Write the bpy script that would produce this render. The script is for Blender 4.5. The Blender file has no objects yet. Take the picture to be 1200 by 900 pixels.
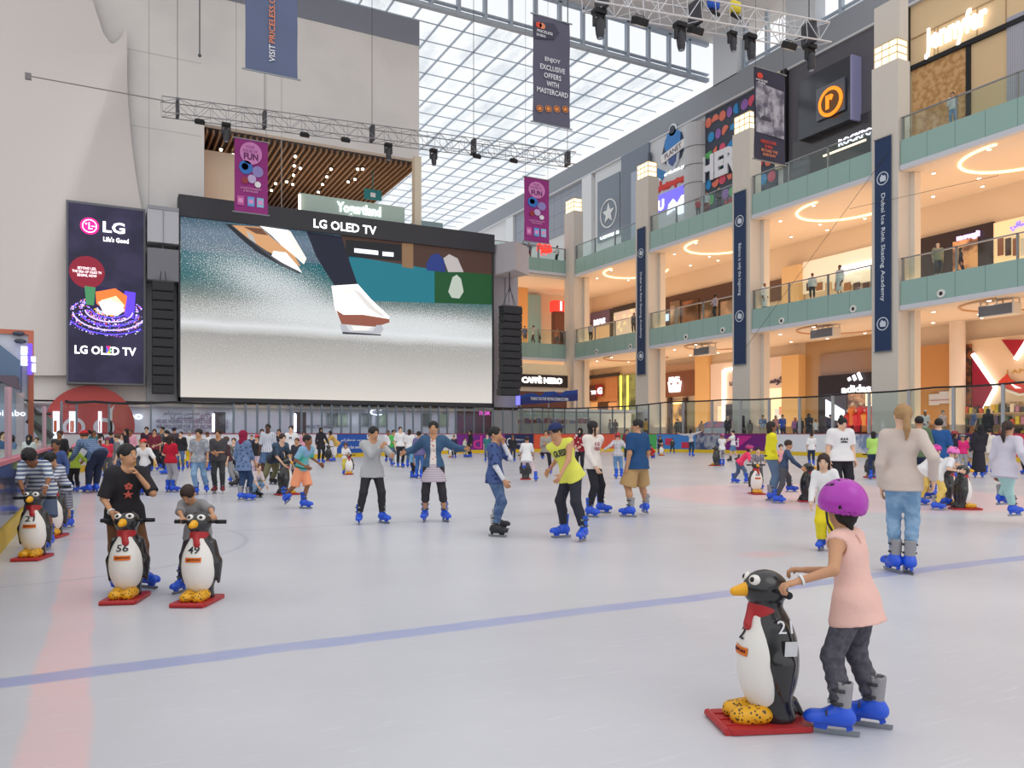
import bpy, math, random
import numpy as np
from mathutils import Vector, Matrix

# ------------------------------------------------------------------ camera, world, light, exposure
SC = bpy.context.scene
COL = SC.collection
CAMH = 1.36; F = 930.0; HZ = 509.0; YAW = math.radians(27.6)
cs, sn = math.cos(YAW), math.sin(YAW)
cam_d = bpy.data.cameras.new('camera'); cam = bpy.data.objects.new('camera', cam_d); COL.objects.link(cam)
cam.location = (0, 0, CAMH); cam.rotation_euler = (math.pi/2, 0, -YAW)
cam_d.sensor_width = 36; cam_d.lens = F/1200*36; cam_d.shift_y = (HZ-450)/1200
cam_d.clip_end = 500; cam_d.clip_start = .1
SC.camera = cam
SC.view_settings.view_transform = 'Standard'; SC.view_settings.look = 'None'
SC.view_settings.exposure = 0.0; SC.view_settings.gamma = 1; SC.view_settings.use_curve_mapping = False
w = bpy.data.worlds.new('sky'); SC.world = w; w.use_nodes = True
bg = w.node_tree.nodes['Background']; bg.inputs[0].default_value = (.975, .985, 1, 1); bg.inputs[1].default_value = 1.05
sun_d = bpy.data.lights.new('sun', 'SUN'); sun_d.energy = .45; sun_d.angle = math.radians(40); sun_d.color = (1, .97, .93)
sun = bpy.data.objects.new('sun', sun_d); COL.objects.link(sun); sun.rotation_euler = (math.radians(32), math.radians(8), 0)
cy = SC.cycles
cy.max_bounces = 6; cy.diffuse_bounces = 3; cy.glossy_bounces = 2; cy.transparent_max_bounces = 12; cy.transmission_bounces = 3
cy.sample_clamp_indirect = 4; cy.caustics_reflective = False; cy.caustics_refractive = False; cy.use_denoising = True

def area(name, loc, sx, sy, power, col, rot=(math.pi, 0, 0)):
    d = bpy.data.lights.new(name, 'AREA'); d.shape = 'RECTANGLE'; d.size = sx; d.size_y = sy; d.energy = power; d.color = col
    o = bpy.data.objects.new(name, d); COL.objects.link(o); o.location = loc; o.rotation_euler = rot
    return o
WARM = (1, .70, .46)
# added warm fill lamps washing up on the gallery ceilings, one run per floor, hidden behind the parapets
area('gallery_fill', (47.2, 45, 2.0), 7.4, 74, 2500, WARM)
area('gallery_fill', (47.2, 45, 10.75), 7.4, 74, 2500, WARM)
area('gallery_fill', (35, 74.3, 2.0), 15, 7, 620, WARM)
area('gallery_fill', (35, 74.3, 10.75), 15, 7, 520, WARM)
area('gallery_fill', (14, 63, 16.6), 14, 9, 420, (1, .8, .6))

# ------------------------------------------------------------------ pixel -> place helpers
def toroom(X, D): return (X*cs+D*sn, -X*sn+D*cs)
def gp(px, py, z0=0.0):
    D = (CAMH-z0)*F/(py-HZ); x, y = toroom((px-600)/F*D, D); return x, y, D
def onx(px, x):                       # the point of plane x = const seen in column px
    t = (px-600)/F; y = x*(cs-t*sn)/(sn+t*cs); return y, x*sn+y*cs
def ony(px, y):
    t = (px-600)/F; x = y*(sn+t*cs)/(cs-t*sn); return x, x*sn+y*cs
def zat(py, D): return CAMH+(HZ-py)*D/F

# ------------------------------------------------------------------ materials
def lin(c):
    r = []
    for v in c[:3]:
        v /= 255.0
        r.append(v/12.92 if v <= .04045 else ((v+.055)/1.055)**2.4)
    return (*r, 1)
MC = {}
def M(c, rough=.6, metal=0, emit=0, pat=None, c2=None, sc=10, name=None, bump=0, alpha=None, spec=.4):
    key = (tuple(c), rough, metal, emit, pat, tuple(c2) if c2 else None, sc, bump, alpha, spec)
    if key in MC: return MC[key]
    m = bpy.data.materials.new(name or 'surface'); m.use_nodes = True; nt = m.node_tree; N = nt.nodes; L = nt.links
    b = N['Principled BSDF']
    b.inputs['Base Color'].default_value = lin(c); b.inputs['Roughness'].default_value = rough
    b.inputs['Metallic'].default_value = metal; b.inputs['Specular IOR Level'].default_value = spec
    if emit:
        b.inputs['Emission Color'].default_value = lin(c); b.inputs['Emission Strength'].default_value = emit
    if alpha is not None: b.inputs['Alpha'].default_value = alpha
    tc = N.new('ShaderNodeTexCoord'); src = tc.outputs['Object']
    if pat:
        mix = N.new('ShaderNodeMix'); mix.data_type = 'RGBA'
        mix.inputs[6].default_value = lin(c); mix.inputs[7].default_value = lin(c2)
        if pat in ('stripeZ', 'stripeX', 'stripeY'):
            t = N.new('ShaderNodeTexWave'); t.bands_direction = pat[-1]; t.inputs['Scale'].default_value = sc
            t.inputs['Distortion'].default_value = .4
            r = N.new('ShaderNodeValToRGB'); r.color_ramp.interpolation = 'LINEAR'
            r.color_ramp.elements[0].position = .45; r.color_ramp.elements[1].position = .55
            L.new(src, t.inputs['Vector']); L.new(t.outputs['Fac'], r.inputs[0]); L.new(r.outputs[0], mix.inputs[0])
        elif pat == 'check':
            a = N.new('ShaderNodeTexWave'); a.bands_direction = 'X'; a.inputs['Scale'].default_value = sc
            d = N.new('ShaderNodeTexWave'); d.bands_direction = 'Z'; d.inputs['Scale'].default_value = sc
            mm = N.new('ShaderNodeMath'); mm.operation = 'MULTIPLY'
            L.new(src, a.inputs['Vector']); L.new(src, d.inputs['Vector']); L.new(a.outputs['Fac'], mm.inputs[0]); L.new(d.outputs['Fac'], mm.inputs[1])
            r = N.new('ShaderNodeValToRGB'); r.color_ramp.elements[0].position = .15; r.color_ramp.elements[1].position = .35
            L.new(mm.outputs[0], r.inputs[0]); L.new(r.outputs[0], mix.inputs[0])
        elif pat == 'dots':
            t = N.new('ShaderNodeTexVoronoi'); t.inputs['Scale'].default_value = sc
            r = N.new('ShaderNodeValToRGB'); r.color_ramp.elements[0].position = .30; r.color_ramp.elements[1].position = .38
            r.color_ramp.elements[0].color = (1, 1, 1, 1); r.color_ramp.elements[1].color = (0, 0, 0, 1)
            L.new(src, t.inputs['Vector']); L.new(t.outputs['Distance'], r.inputs[0]); L.new(r.outputs[0], mix.inputs[0])
        elif pat == 'noise':
            t = N.new('ShaderNodeTexNoise'); t.inputs['Scale'].default_value = sc; t.inputs['Detail'].default_value = 5
            r = N.new('ShaderNodeValToRGB'); r.color_ramp.elements[0].position = .42; r.color_ramp.elements[1].position = .6
            L.new(src, t.inputs['Vector']); L.new(t.outputs['Fac'], r.inputs[0]); L.new(r.outputs[0], mix.inputs[0])
        elif pat == 'tile':
            t = N.new('ShaderNodeTexBrick'); t.inputs['Scale'].default_value = sc; t.offset = 0
            t.inputs['Mortar Size'].default_value = .012; t.inputs['Color1'].default_value = lin(c); t.inputs['Color2'].default_value = lin(c)
            t.inputs['Mortar'].default_value = lin(c2); t.inputs['Brick Width'].default_value = 1.0; t.inputs['Row Height'].default_value = 1.0
            mp = N.new('ShaderNodeMapping'); mp.inputs['Rotation'].default_value = (math.pi/2, 0, math.pi/2)
            cx = N.new('ShaderNodeCombineXYZ'); sx = N.new('ShaderNodeSeparateXYZ'); ad = N.new('ShaderNodeMath'); ad.operation = 'ADD'
            L.new(src, sx.inputs[0]); L.new(sx.outputs[0], ad.inputs[0]); L.new(sx.outputs[1], ad.inputs[1])
            L.new(ad.outputs[0], cx.inputs[0]); L.new(sx.outputs[2], cx.inputs[1]); L.new(cx.outputs[0], t.inputs['Vector'])
            L.new(t.outputs['Color'], mix.inputs[7]); mix.inputs[0].default_value = 1
        L.new(mix.outputs[2], b.inputs['Base Color'])
        if emit: L.new(mix.outputs[2], b.inputs['Emission Color'])
    if bump:
        t = N.new('ShaderNodeTexNoise'); t.inputs['Scale'].default_value = 18; t.inputs['Detail'].default_value = 4
        bp = N.new('ShaderNodeBump'); bp.inputs['Strength'].default_value = bump; bp.inputs['Distance'].default_value = .02
        L.new(src, t.inputs['Vector']); L.new(t.outputs['Fac'], bp.inputs['Height']); L.new(bp.outputs[0], b.inputs['Normal'])
    MC[key] = m
    return m
def glow(c, e): return M(c, .5, 0, e, name='lit')
def glassmat(tint=(225, 240, 240), refl=.08, key='glass'):
    if key in MC: return MC[key]
    m = bpy.data.materials.new(key); m.use_nodes = True; N = m.node_tree.nodes; L = m.node_tree.links; N.clear()
    o = N.new('ShaderNodeOutputMaterial'); t = N.new('ShaderNodeBsdfTransparent'); g = N.new('ShaderNodeBsdfGlossy'); x = N.new('ShaderNodeMixShader')
    t.inputs[0].default_value = lin(tint); g.inputs['Roughness'].default_value = .05; x.inputs[0].default_value = refl
    L.new(t.outputs[0], x.inputs[1]); L.new(g.outputs[0], x.inputs[2]); L.new(x.outputs[0], o.inputs[0]); MC[key] = m
    return m
GLASS = glassmat()
DARKM = M((58, 58, 64), .5); BLK = M((28, 28, 32), .5)
METAL = M((150, 155, 160), .35, .8, name='steel')

# ------------------------------------------------------------------ mesh helpers
class MB:
    def __init__(s): s.v = []; s.f = []; s.m = []; s.T = None
    def add(s, vs, fs, m=0):
        o = len(s.v)
        if s.T is not None: vs = [s.T @ Vector(p) for p in vs]
        s.v += [tuple(p) for p in vs]; s.f += [tuple(i+o for i in f) for f in fs]; s.m += [m]*len(fs); return s
    def box(s, x0, y0, z0, x1, y1, z1, m=0):
        vs = [(x, y, z) for z in (z0, z1) for y in (y0, y1) for x in (x0, x1)]
        return s.add(vs, [(0, 2, 3, 1), (4, 5, 7, 6), (0, 1, 5, 4), (2, 6, 7, 3), (0, 4, 6, 2), (1, 3, 7, 5)], m)
    def bbox(s, x0, y0, z0, x1, y1, z1, c=.02, m=0):          # box with chamfered vertical and top edges
        def ring(i, z): return [(x0+i, y0+c, z), (x0+c, y0+i, z), (x1-c, y0+i, z), (x1-i, y0+c, z), (x1-i, y1-c, z), (x1-c, y1-i, z), (x0+c, y1-i, z), (x0+i, y1-c, z)]
        vs = ring(c*.6, z0)+ring(0, z0+c)+ring(0, z1-c)+ring(c*.6, z1)
        fs = [tuple(range(7, -1, -1)), tuple(range(24, 32))]
        for r in range(3):
            for i in range(8): fs.append((r*8+i, r*8+(i+1) % 8, r*8+8+(i+1) % 8, r*8+8+i))
        return s.add(vs, fs, m)
    def tube(s, pts, r, n=6, m=0, r2=None, caps=True):
        pts = [Vector(p) for p in pts]; K = len(pts); vs = []
        rr = r if isinstance(r, (list, tuple)) else [r+(((r2 if r2 is not None else r)-r)*i/(K-1)) for i in range(K)]
        d0 = (pts[1]-pts[0]).normalized(); u = d0.orthogonal().normalized()
        for i in range(K):
            d = (pts[min(i+1, K-1)]-pts[max(i-1, 0)]).normalized()
            u = (u-d*u.dot(d)).normalized(); w_ = d.cross(u)
            for j in range(n):
                a = 2*math.pi*j/n; vs.append(pts[i]+(u*math.cos(a)+w_*math.sin(a))*rr[i])
        fs = [(i*n+j, i*n+(j+1) % n, (i+1)*n+(j+1) % n, (i+1)*n+j) for i in range(K-1) for j in range(n)]
        if caps: fs += [tuple(range(n-1, -1, -1)), tuple(range((K-1)*n, K*n))]
        return s.add(vs, fs, m)
    def ball(s, c, r, n=10, m=0, R=None):
        r = (r, r, r) if not isinstance(r, (list, tuple)) else r; c = Vector(c); vs = []; k = n//2
        for i in range(1, k):
            th = math.pi*i/k
            for j in range(n):
                a = 2*math.pi*j/n; p = Vector((r[0]*math.sin(th)*math.cos(a), r[1]*math.sin(th)*math.sin(a), r[2]*math.cos(th)))
                vs.append(c+((R @ p) if R is not None else p))
        t = Vector((0, 0, r[2])); vs += [c+((R @ t) if R is not None else t), c-((R @ t) if R is not None else t)]; T = len(vs)-2
        fs = [(i*n+j, (i+1)*n+j, (i+1)*n+(j+1) % n, i*n+(j+1) % n) for i in range(k-2) for j in range(n)]
        fs += [(T, j, (j+1) % n) for j in range(n)]+[(T+1, (k-2)*n+(j+1) % n, (k-2)*n+j) for j in range(n)]
        return s.add(vs, fs, m)
    def prism(s, poly, a, b, axis='y', m=0):                   # extrude a 2-D outline along an axis
        def P(u, v_, t): return {'y': (u, t, v_), 'x': (t, u, v_), 'z': (u, v_, t)}[axis]
        n = len(poly); vs = [P(u, v_, a) for u, v_ in poly]+[P(u, v_, b) for u, v_ in poly]
        return s.add(vs, [tuple(range(n)), tuple(range(2*n-1, n-1, -1))]+[(i, i+n, (i+1) % n+n, (i+1) % n) for i in range(n)], m)
    def quad(s, a, b, c, d, m=0): return s.add([a, b, c, d], [(0, 1, 2, 3)], m)
    def build(s, name, mats, parent=None, smooth=False):
        me = bpy.data.meshes.new(name); me.from_pydata(s.v, [], s.f)
        for m in (mats if isinstance(mats, (list, tuple)) else [mats]): me.materials.append(m)
        me.polygons.foreach_set('material_index', s.m)
        if smooth: me.polygons.foreach_set('use_smooth', [True]*len(s.f))
        me.update(); o = bpy.data.objects.new(name, me); COL.objects.link(o)
        if parent: o.parent = parent
        return o
def tag(o, label=None, cat=None, group=None, kind=None):
    if label: o['label'] = label
    if cat: o['category'] = cat
    if group: o['group'] = group
    if kind: o['kind'] = kind
    return o
def S(name, mb, mats, **k): return tag(mb.build(name, mats, **k), kind='structure')
def empty(name, label, cat, loc=(0, 0, 0), rz=0, group=None, rot=None):
    o = bpy.data.objects.new(name, None); COL.objects.link(o); o.location = loc; o.rotation_euler = rot or (0, 0, rz)
    o.empty_display_size = .1
    return tag(o, label, cat, group)
def copy_tree(o, parent=None):
    c = o.copy(); COL.objects.link(c)
    if parent: c.parent = parent
    for ch in list(o.children): copy_tree(ch, c)
    return c
def text(s, w_, h, loc, rz, mat, parent=None, name='lettering', ex=.02, tilt=0, vert=None, shear=0, bold=.0, space=1.0):
    """solid lettering fitted to w_ x h, centred on loc, standing on a vertical plane; rz turns its front (0: faces -y)"""
    cu = bpy.data.curves.new('t', 'FONT'); cu.body = s; cu.align_x = 'CENTER'; cu.align_y = 'CENTER'; cu.resolution_u = 2
    cu.offset = bold; cu.shear = shear; cu.space_character = space; cu.extrude = .01
    o = bpy.data.objects.new('t', cu); COL.objects.link(o); bpy.context.view_layer.update()
    me = bpy.data.meshes.new_from_object(o.evaluated_get(bpy.context.evaluated_depsgraph_get()))
    bpy.data.objects.remove(o); n = len(me.vertices); a = np.zeros(n*3, 'f'); me.vertices.foreach_get('co', a); a = a.reshape(-1, 3)
    if n:
        lo = a.min(0); hi = a.max(0); a -= (lo+hi)/2; d = np.maximum(hi-lo, 1e-6)
        a[:, 0] *= w_/d[0]; a[:, 1] *= h/d[1]; a[:, 2] *= ex/d[2]
        ca, sa = math.cos(tilt), math.sin(tilt); x, y = a[:, 0].copy(), a[:, 1].copy()
        a[:, 0] = x*ca-y*sa; a[:, 1] = x*sa+y*ca
        a = np.stack([a[:, 0], -a[:, 2], a[:, 1]], 1); me.vertices.foreach_set('co', a.astype('f').ravel())
    me.materials.clear(); me.materials.append(mat); me.update()
    o = bpy.data.objects.new(name, me); COL.objects.link(o); o.location = loc; o.rotation_euler = (0, 0, rz)
    if parent: o.parent = parent
    return o
RX = -math.pi/2      # front faces -x (right-hand shops)
def disc(mb, c, r, axis='y', th=.02, n=24, m=0, r_in=None, sx=1):
    """a disc or ring standing on a vertical plane"""
    def P(u, v_, t): return (c[0]+u, c[1]+t, c[2]+v_) if axis == 'y' else (c[0]+t, c[1]+u, c[2]+v_)
    vs = []; fs = []
    for t in (-th/2, th/2):
        for i in range(n):
            a = 2*math.pi*i/n; vs.append(P(r*sx*math.cos(a), r*math.sin(a), t))
    if r_in is None:
        fs = [tuple(range(n)), tuple(range(2*n-1, n-1, -1))]
    else:
        for t in (-th/2, th/2):
            for i in range(n):
                a = 2*math.pi*i/n; vs.append(P(r_in*sx*math.cos(a), r_in*math.sin(a), t))
        for i in range(n):
            j = (i+1) % n; fs += [(i, j, 2*n+j, 2*n+i), (n+j, n+i, 3*n+i, 3*n+j), (2*n+i, 2*n+j, 3*n+j, 3*n+i)]
    for i in range(n): fs.append((i, i+n, (i+1) % n+n, (i+1) % n))
    mb.add(vs, fs, m)

# ------------------------------------------------------------------ organic shapes: smooth-blended solids meshed on a grid
def V3(*a): return np.array(a, dtype=np.float64)
def unit(v): return v/max(np.linalg.norm(v), 1e-9)
class Blob:
    def __init__(s): s.p = []
    def cone(s, a, b, ra, rb, k=.02, op='u', flat=None, fx=1.0, c0=False, c1=False):
        s.p.append(('c', V3(*a), V3(*b), ra, rb, k, op, flat, fx, c0, c1)); return s
    def ell(s, c, r, k=.02, op='u', R=None):
        s.p.append(('e', V3(*c), V3(*r), R, k, op)); return s
    def plane(s, c, n): s.p.append(('p', V3(*c), unit(V3(*n)))); return s      # removes the side n points to
    def fn(s, f): s.p.append(('f', f)); return s
    def _d(s, q, P):
        if q[0] == 'c':
            _, a, b, ra, rb, k, op, flat, fx, c0, c1 = q
            D = [P[i]-a[i] for i in range(3)]; ab = b-a; L2 = float(ab@ab) or 1e-9
            raw = (D[0]*ab[0]+D[1]*ab[1]+D[2]*ab[2])/L2
            if flat is not None:
                pr = (D[0]*flat[0]+D[1]*flat[1]+D[2]*flat[2])*(fx-1); D = [D[i]+pr*flat[i] for i in range(3)]
            t = np.clip(raw, 0, 1)
            d = np.sqrt(sum((D[i]-t*ab[i])**2 for i in range(3)))-(ra+(rb-ra)*t)
            L = math.sqrt(L2)
            if c1: d = np.maximum(d, (raw-1)*L)
            if c0: d = np.maximum(d, -raw*L)
            return d
        _, c, r, R, k, op = q
        D = [P[i]-c[i] for i in range(3)]
        if R is not None: D = [D[0]*R[0, i]+D[1]*R[1, i]+D[2]*R[2, i] for i in range(3)]
        k0 = np.sqrt(sum((D[i]/r[i])**2 for i in range(3))); k1 = np.sqrt(sum((D[i]/r[i]**2)**2 for i in range(3)))
        return k0*(k0-1)/np.maximum(k1, 1e-6)
    def _op(s, F_, d, k, op):
        if op == 'u':
            if k > 0: h = np.maximum(k-np.abs(F_-d), 0)/k; return np.minimum(F_, d)-h*h*k*.25
            return np.minimum(F_, d)
        d = -d if op == 's' else d
        if k > 0: h = np.maximum(k-np.abs(F_-d), 0)/k; return np.maximum(F_, d)+h*h*k*.25
        return np.maximum(F_, d)
    def at(s, pts):
        P = [pts[:, i] for i in range(3)]; F_ = np.full(len(pts), 9.0)
        for q in s.p:
            if q[0] == 'p': F_ = np.maximum(F_, sum((P[i]-q[1][i])*q[2][i] for i in range(3)))
            elif q[0] == 'f': continue
            else: F_ = s._op(F_, s._d(q, P), q[5] if q[0] == 'c' else q[4], q[6] if q[0] == 'c' else q[5])
        return F_
    def hit(s, o, d, t1=.4, n=160):       # outermost surface along o + t d, seen from the far end
        t = np.linspace(t1, 0, n); f = s.at(np.array(o)+np.outer(t, d)); i = np.argmax(f < 0)
        return np.array(o)+t[i]*np.array(d) if f[i] < 0 else np.array(o)
    def mesh(s, h):
        lo = np.full(3, 9e9); hi = -lo
        for q in s.p:
            if q[0] == 'c' and q[6] == 'u':
                r = max(q[3], q[4]); lo = np.minimum(lo, np.minimum(q[1], q[2])-r); hi = np.maximum(hi, np.maximum(q[1], q[2])+r)
            elif q[0] == 'e' and q[5] == 'u':
                r = q[2] if q[3] is None else np.full(3, q[2].max()); lo = np.minimum(lo, q[1]-r); hi = np.maximum(hi, q[1]+r)
        lo -= 2.5*h+.01; hi += 2.5*h+.01; n = np.ceil((hi-lo)/h).astype(int)+1
        ax = [(lo[i]+h*np.arange(n[i])).astype(np.float32) for i in range(3)]
        G = np.full(n, 1.0, np.float32)
        for q in s.p:
            if q[0] == 'f':
                P = [ax[0][:, None, None], ax[1][None, :, None], ax[2][None, None, :]]; m_ = np.abs(G) < .05
                G = np.where(m_, G+q[1](P), G); continue
            if q[0] == 'p':
                d = sum([(ax[i]-q[1][i]).reshape([-1 if j == i else 1 for j in range(3)])*q[2][i] for i in range(3)])
                G = np.maximum(G, d); continue
            if q[0] == 'c': r = max(q[3], q[4]); a_ = np.minimum(q[1], q[2])-r; b_ = np.maximum(q[1], q[2])+r; k, op = q[5], q[6]
            else: r = q[2] if q[3] is None else np.full(3, q[2].max()); a_ = q[1]-r; b_ = q[1]+r; k, op = q[4], q[5]
            if op == 'i': sl = [slice(0, n[i]) for i in range(3)]
            else:
                mg = k+2*h
                i0 = np.clip(np.floor((a_-mg-lo)/h).astype(int), 0, n); i1 = np.clip(np.ceil((b_+mg-lo)/h).astype(int)+1, 0, n)
                if (i1 <= i0).any(): continue
                sl = [slice(i0[i], i1[i]) for i in range(3)]
            P = [ax[0][sl[0]][:, None, None], ax[1][sl[1]][None, :, None], ax[2][sl[2]][None, None, :]]
            sl = tuple(sl); G[sl] = s._op(G[sl], s._d(q, P), k, op)
        G[[0, -1]] = 1; G[:, [0, -1]] = 1; G[:, :, [0, -1]] = 1
        ins = G < 0; nc = n-1
        pos = np.zeros((*nc, 3), np.float32); cnt = np.zeros(nc, np.float32)
        off = [(a, b) for a in (0, 1) for b in (0, 1)]; quads = []
        for A in range(3):
            B, C = [i for i in range(3) if i != A]
            s0 = [slice(None)]*3; s1 = [slice(None)]*3; s0[A] = slice(0, -1); s1[A] = slice(1, None)
            g0 = G[tuple(s0)]; g1 = G[tuple(s1)]; cr = (g0 < 0) != (g1 < 0)
            idx = np.argwhere(cr)
            if not len(idx): continue
            v0 = g0[cr]; v1 = g1[cr]; t = v0/(v0-v1); p = idx.astype(np.float32); p[:, A] += t
            for ob, oc in off:
                c = idx.copy(); c[:, B] -= ob; c[:, C] -= oc
                ci = (c[:, 0], c[:, 1], c[:, 2])
                np.add.at(pos, ci, p); np.add.at(cnt, ci, 1)
            qd = []
            for ob, oc in ((0, 0), (1, 0), (1, 1), (0, 1)):
                c = idx.copy(); c[:, B] -= ob; c[:, C] -= oc; qd.append(np.ravel_multi_index((c[:, 0], c[:, 1], c[:, 2]), nc))
            qd = np.stack(qd, 1); fl = (v0 < 0) ^ (A == 1)
            qd[~fl] = qd[~fl][:, ::-1]; quads.append(qd)
        if not quads: return np.zeros((0, 3)), np.zeros((0, 4), int)
        quads = np.concatenate(quads); used = np.flatnonzero(cnt.ravel() > 0); mp = np.full(int(np.prod(nc)), -1); mp[used] = np.arange(len(used))
        v = pos.reshape(-1, 3)[used]/cnt.ravel()[used][:, None]*h+lo
        return v, mp[quads]
def organic(name, blob, h, mats, parent=None, extra=None, fix=None):
    """mesh a Blob; extra: an MB appended (its material slots follow); fix(centres) -> material index per face"""
    v, f = blob.mesh(h); nv = len(v)
    fl = f.tolist(); vl = v.tolist(); mi = np.zeros(len(fl), int)
    if fix is not None and len(fl): mi = fix(v[f].mean(1))
    mi = mi.tolist()
    if extra is not None:
        vl += extra.v; fl += [tuple(i+nv for i in q) for q in extra.f]; mi += extra.m
    me = bpy.data.meshes.new(name); me.from_pydata(vl, [], fl)
    for m in (mats if isinstance(mats, (list, tuple)) else [mats]): me.materials.append(m)
    me.polygons.foreach_set('material_index', mi); me.polygons.foreach_set('use_smooth', [True]*len(fl)); me.update()
    o = bpy.data.objects.new(name, me); COL.objects.link(o)
    if parent: o.parent = parent
    return o
# ================================================================== THE HALL
WX = 51.5; BX = 43.0; WY = 57.0; GF = .95; L1 = 10.6; L2 = 19.1; RZ = 34.9
# rink outline: left boards, curved far end, right boards
_ctl = [(-1, -8), (-1, 2), (-1, 12), (-1, 22), (-.9, 30), (.4, 34.6), (4.6, 39.6), (11.4, 45), (18, 49.2), (24.4, 52), (31, 53.2), (35.6, 51.6), (38.6, 48), (39.8, 43), (40, 36), (40, 25), (40, 12), (40, 0), (40, -8)]
def catmull(P, per=12):
    out = []
    for i in range(len(P)-1):
        p0 = P[max(i-1, 0)]; p1 = P[i]; p2 = P[i+1]; p3 = P[min(i+2, len(P)-1)]
        for j in range(per):
            t = j/per
            out.append(tuple(.5*((2*b)+(c-a)*t+(2*a-5*b+4*c-d)*t*t+(-a+3*b-3*c+d)*t**3) for a, b, c, d in zip(p0, p1, p2, p3)))
    return out+[P[-1]]
CUR = catmull(_ctl)
def pxof(x, y): X = x*cs-y*sn; D = x*sn+y*cs; return 600+F*X/D if D > .5 else -9999
arc = [0]
for a, b in zip(CUR, CUR[1:]): arc.append(arc[-1]+math.dist(a, b))
def s_at_px(px):
    lo = arc[36]                                  # start of search: the left boards already in view
    best = None
    for i in range(40, len(CUR)-1):
        a, b = pxof(*CUR[i]), pxof(*CUR[i+1])
        if a <= px <= b: return arc[i]+(arc[i+1]-arc[i])*(px-a)/(b-a)
    return arc[-1] if px > 1000 else lo
def pt_s(s):
    s = min(max(s, 0), arc[-1]-1e-4); i = next(k for k in range(len(arc)-1) if arc[k+1] > s); t = (s-arc[i])/(arc[i+1]-arc[i])
    return tuple(a+(b-a)*t for a, b in zip(CUR[i], CUR[i+1]))
def nrm_s(s):
    a = pt_s(s-.3); b = pt_s(s+.3); d = (b[0]-a[0], b[1]-a[1]); l = math.hypot(*d); return (d[1]/l, -d[0]/l)   # towards the ice

# ---- ice with its painted lines
def ice_mat():
    m = bpy.data.materials.new('ice'); m.use_nodes = True; nt = m.node_tree; N = nt.nodes; L = nt.links; b = N['Principled BSDF']
    tc = N.new('ShaderNodeTexCoord'); sp = N.new('ShaderNodeSeparateXYZ'); no = N.new('ShaderNodeTexNoise'); no.inputs['Scale'].default_value = 1.3; no.inputs['Detail'].default_value = 6
    L.new(tc.outputs['Object'], sp.inputs[0]); L.new(tc.outputs['Object'], no.inputs['Vector'])
    def mt(op, *a):
        n = N.new('ShaderNodeMath'); n.operation = op
        for i, v in enumerate(a):
            if isinstance(v, (int, float)): n.inputs[i].default_value = v
            else: L.new(v, n.inputs[i])
        return n.outputs[0]
    wob = mt('MULTIPLY', mt('SUBTRACT', no.outputs['Fac'], .5), .10)
    X = mt('ADD', sp.outputs[0], wob); Y = mt('ADD', sp.outputs[1], wob)
    def soft(d, hw, s):
        r = N.new('ShaderNodeMapRange'); r.inputs['From Min'].default_value = hw+s; r.inputs['From Max'].default_value = hw-s; r.clamp = True; L.new(d, r.inputs['Value']); return r.outputs[0]
    def band(c, x0, hw, s=.02): return soft(mt('ABSOLUTE', mt('SUBTRACT', c, x0)), hw, s)
    def dist(cx, cy, sx=1): return mt('SQRT', mt('ADD', mt('POWER', mt('DIVIDE', mt('SUBTRACT', X, cx), sx), 2), mt('POWER', mt('SUBTRACT', Y, cy), 2)))
    cur = None
    n2 = N.new('ShaderNodeTexNoise'); n2.inputs['Scale'].default_value = .35; n2.inputs['Detail'].default_value = 8; L.new(tc.outputs['Object'], n2.inputs['Vector'])
    rp = N.new('ShaderNodeValToRGB'); rp.color_ramp.elements[0].color = lin((194, 194, 201)); rp.color_ramp.elements[1].color = lin((208, 208, 214))
    rp.color_ramp.elements[0].position = .35; rp.color_ramp.elements[1].position = .65; L.new(n2.outputs['Fac'], rp.inputs[0]); cur = rp.outputs[0]
    def lay(mask, col, amt):
        nonlocal cur
        x = N.new('ShaderNodeMix'); x.data_type = 'RGBA'; x.inputs[7].default_value = lin(col); L.new(cur, x.inputs[6]); L.new(mt('MULTIPLY', mask, amt), x.inputs[0]); cur = x.outputs[2]
    fade = mt('ADD', .55, mt('MULTIPLY', no.outputs['Fac'], .8))
    lay(mt('MULTIPLY', band(X, -.17, .14), fade), (240, 190, 188), .62)
    lay(mt('MULTIPLY', band(Y, 5.15, .105), fade), (148, 158, 205), .75)
    lay(mt('MULTIPLY', band(Y, 23.5, .09), fade), (176, 180, 205), .35)
    for yy in (11.7, 18.3, 30): lay(band(Y, yy, .028, .02), (150, 150, 165), .5)
    lay(band(dist(-1, 11.1), 2.75, .028, .02), (150, 150, 165), .4)
    lay(band(dist(14.5, 12.6), 5.1, .028, .02), (150, 150, 165), .4)
    lay(band(dist(17, 33), 4.6, .03, .02), (150, 150, 165), .3)
    lay(mt('MULTIPLY', soft(dist(14.6, 12.4), 4.0, .25), fade), (240, 200, 205), .6)
    lay(soft(dist(6.7, 6.65, 1.5), .13, .16), (235, 165, 170), .6)
    # skate scratches
    sc_ = N.new('ShaderNodeTexNoise'); mp = N.new('ShaderNodeMapping'); mp.inputs['Scale'].default_value = (1.5, 26, 1); mp.inputs['Rotation'].default_value = (0, 0, .6)
    L.new(tc.outputs['Object'], mp.inputs[0]); L.new(mp.outputs[0], sc_.inputs['Vector']); sc_.inputs['Detail'].default_value = 6; sc_.inputs['Scale'].default_value = 2
    lay(soft(sc_.outputs['Fac'], .36, .03), (222, 222, 230), .4)
    L.new(cur, b.inputs['Base Color']); b.inputs['Specular IOR Level'].default_value = .35; b.inputs['Roughness'].default_value = .32
    bp = N.new('ShaderNodeBump'); bp.inputs['Strength'].default_value = .12; bp.inputs['Distance'].default_value = .01; L.new(sc_.outputs['Fac'], bp.inputs['Height']); L.new(bp.outputs[0], b.inputs['Normal'])
    return m
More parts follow.
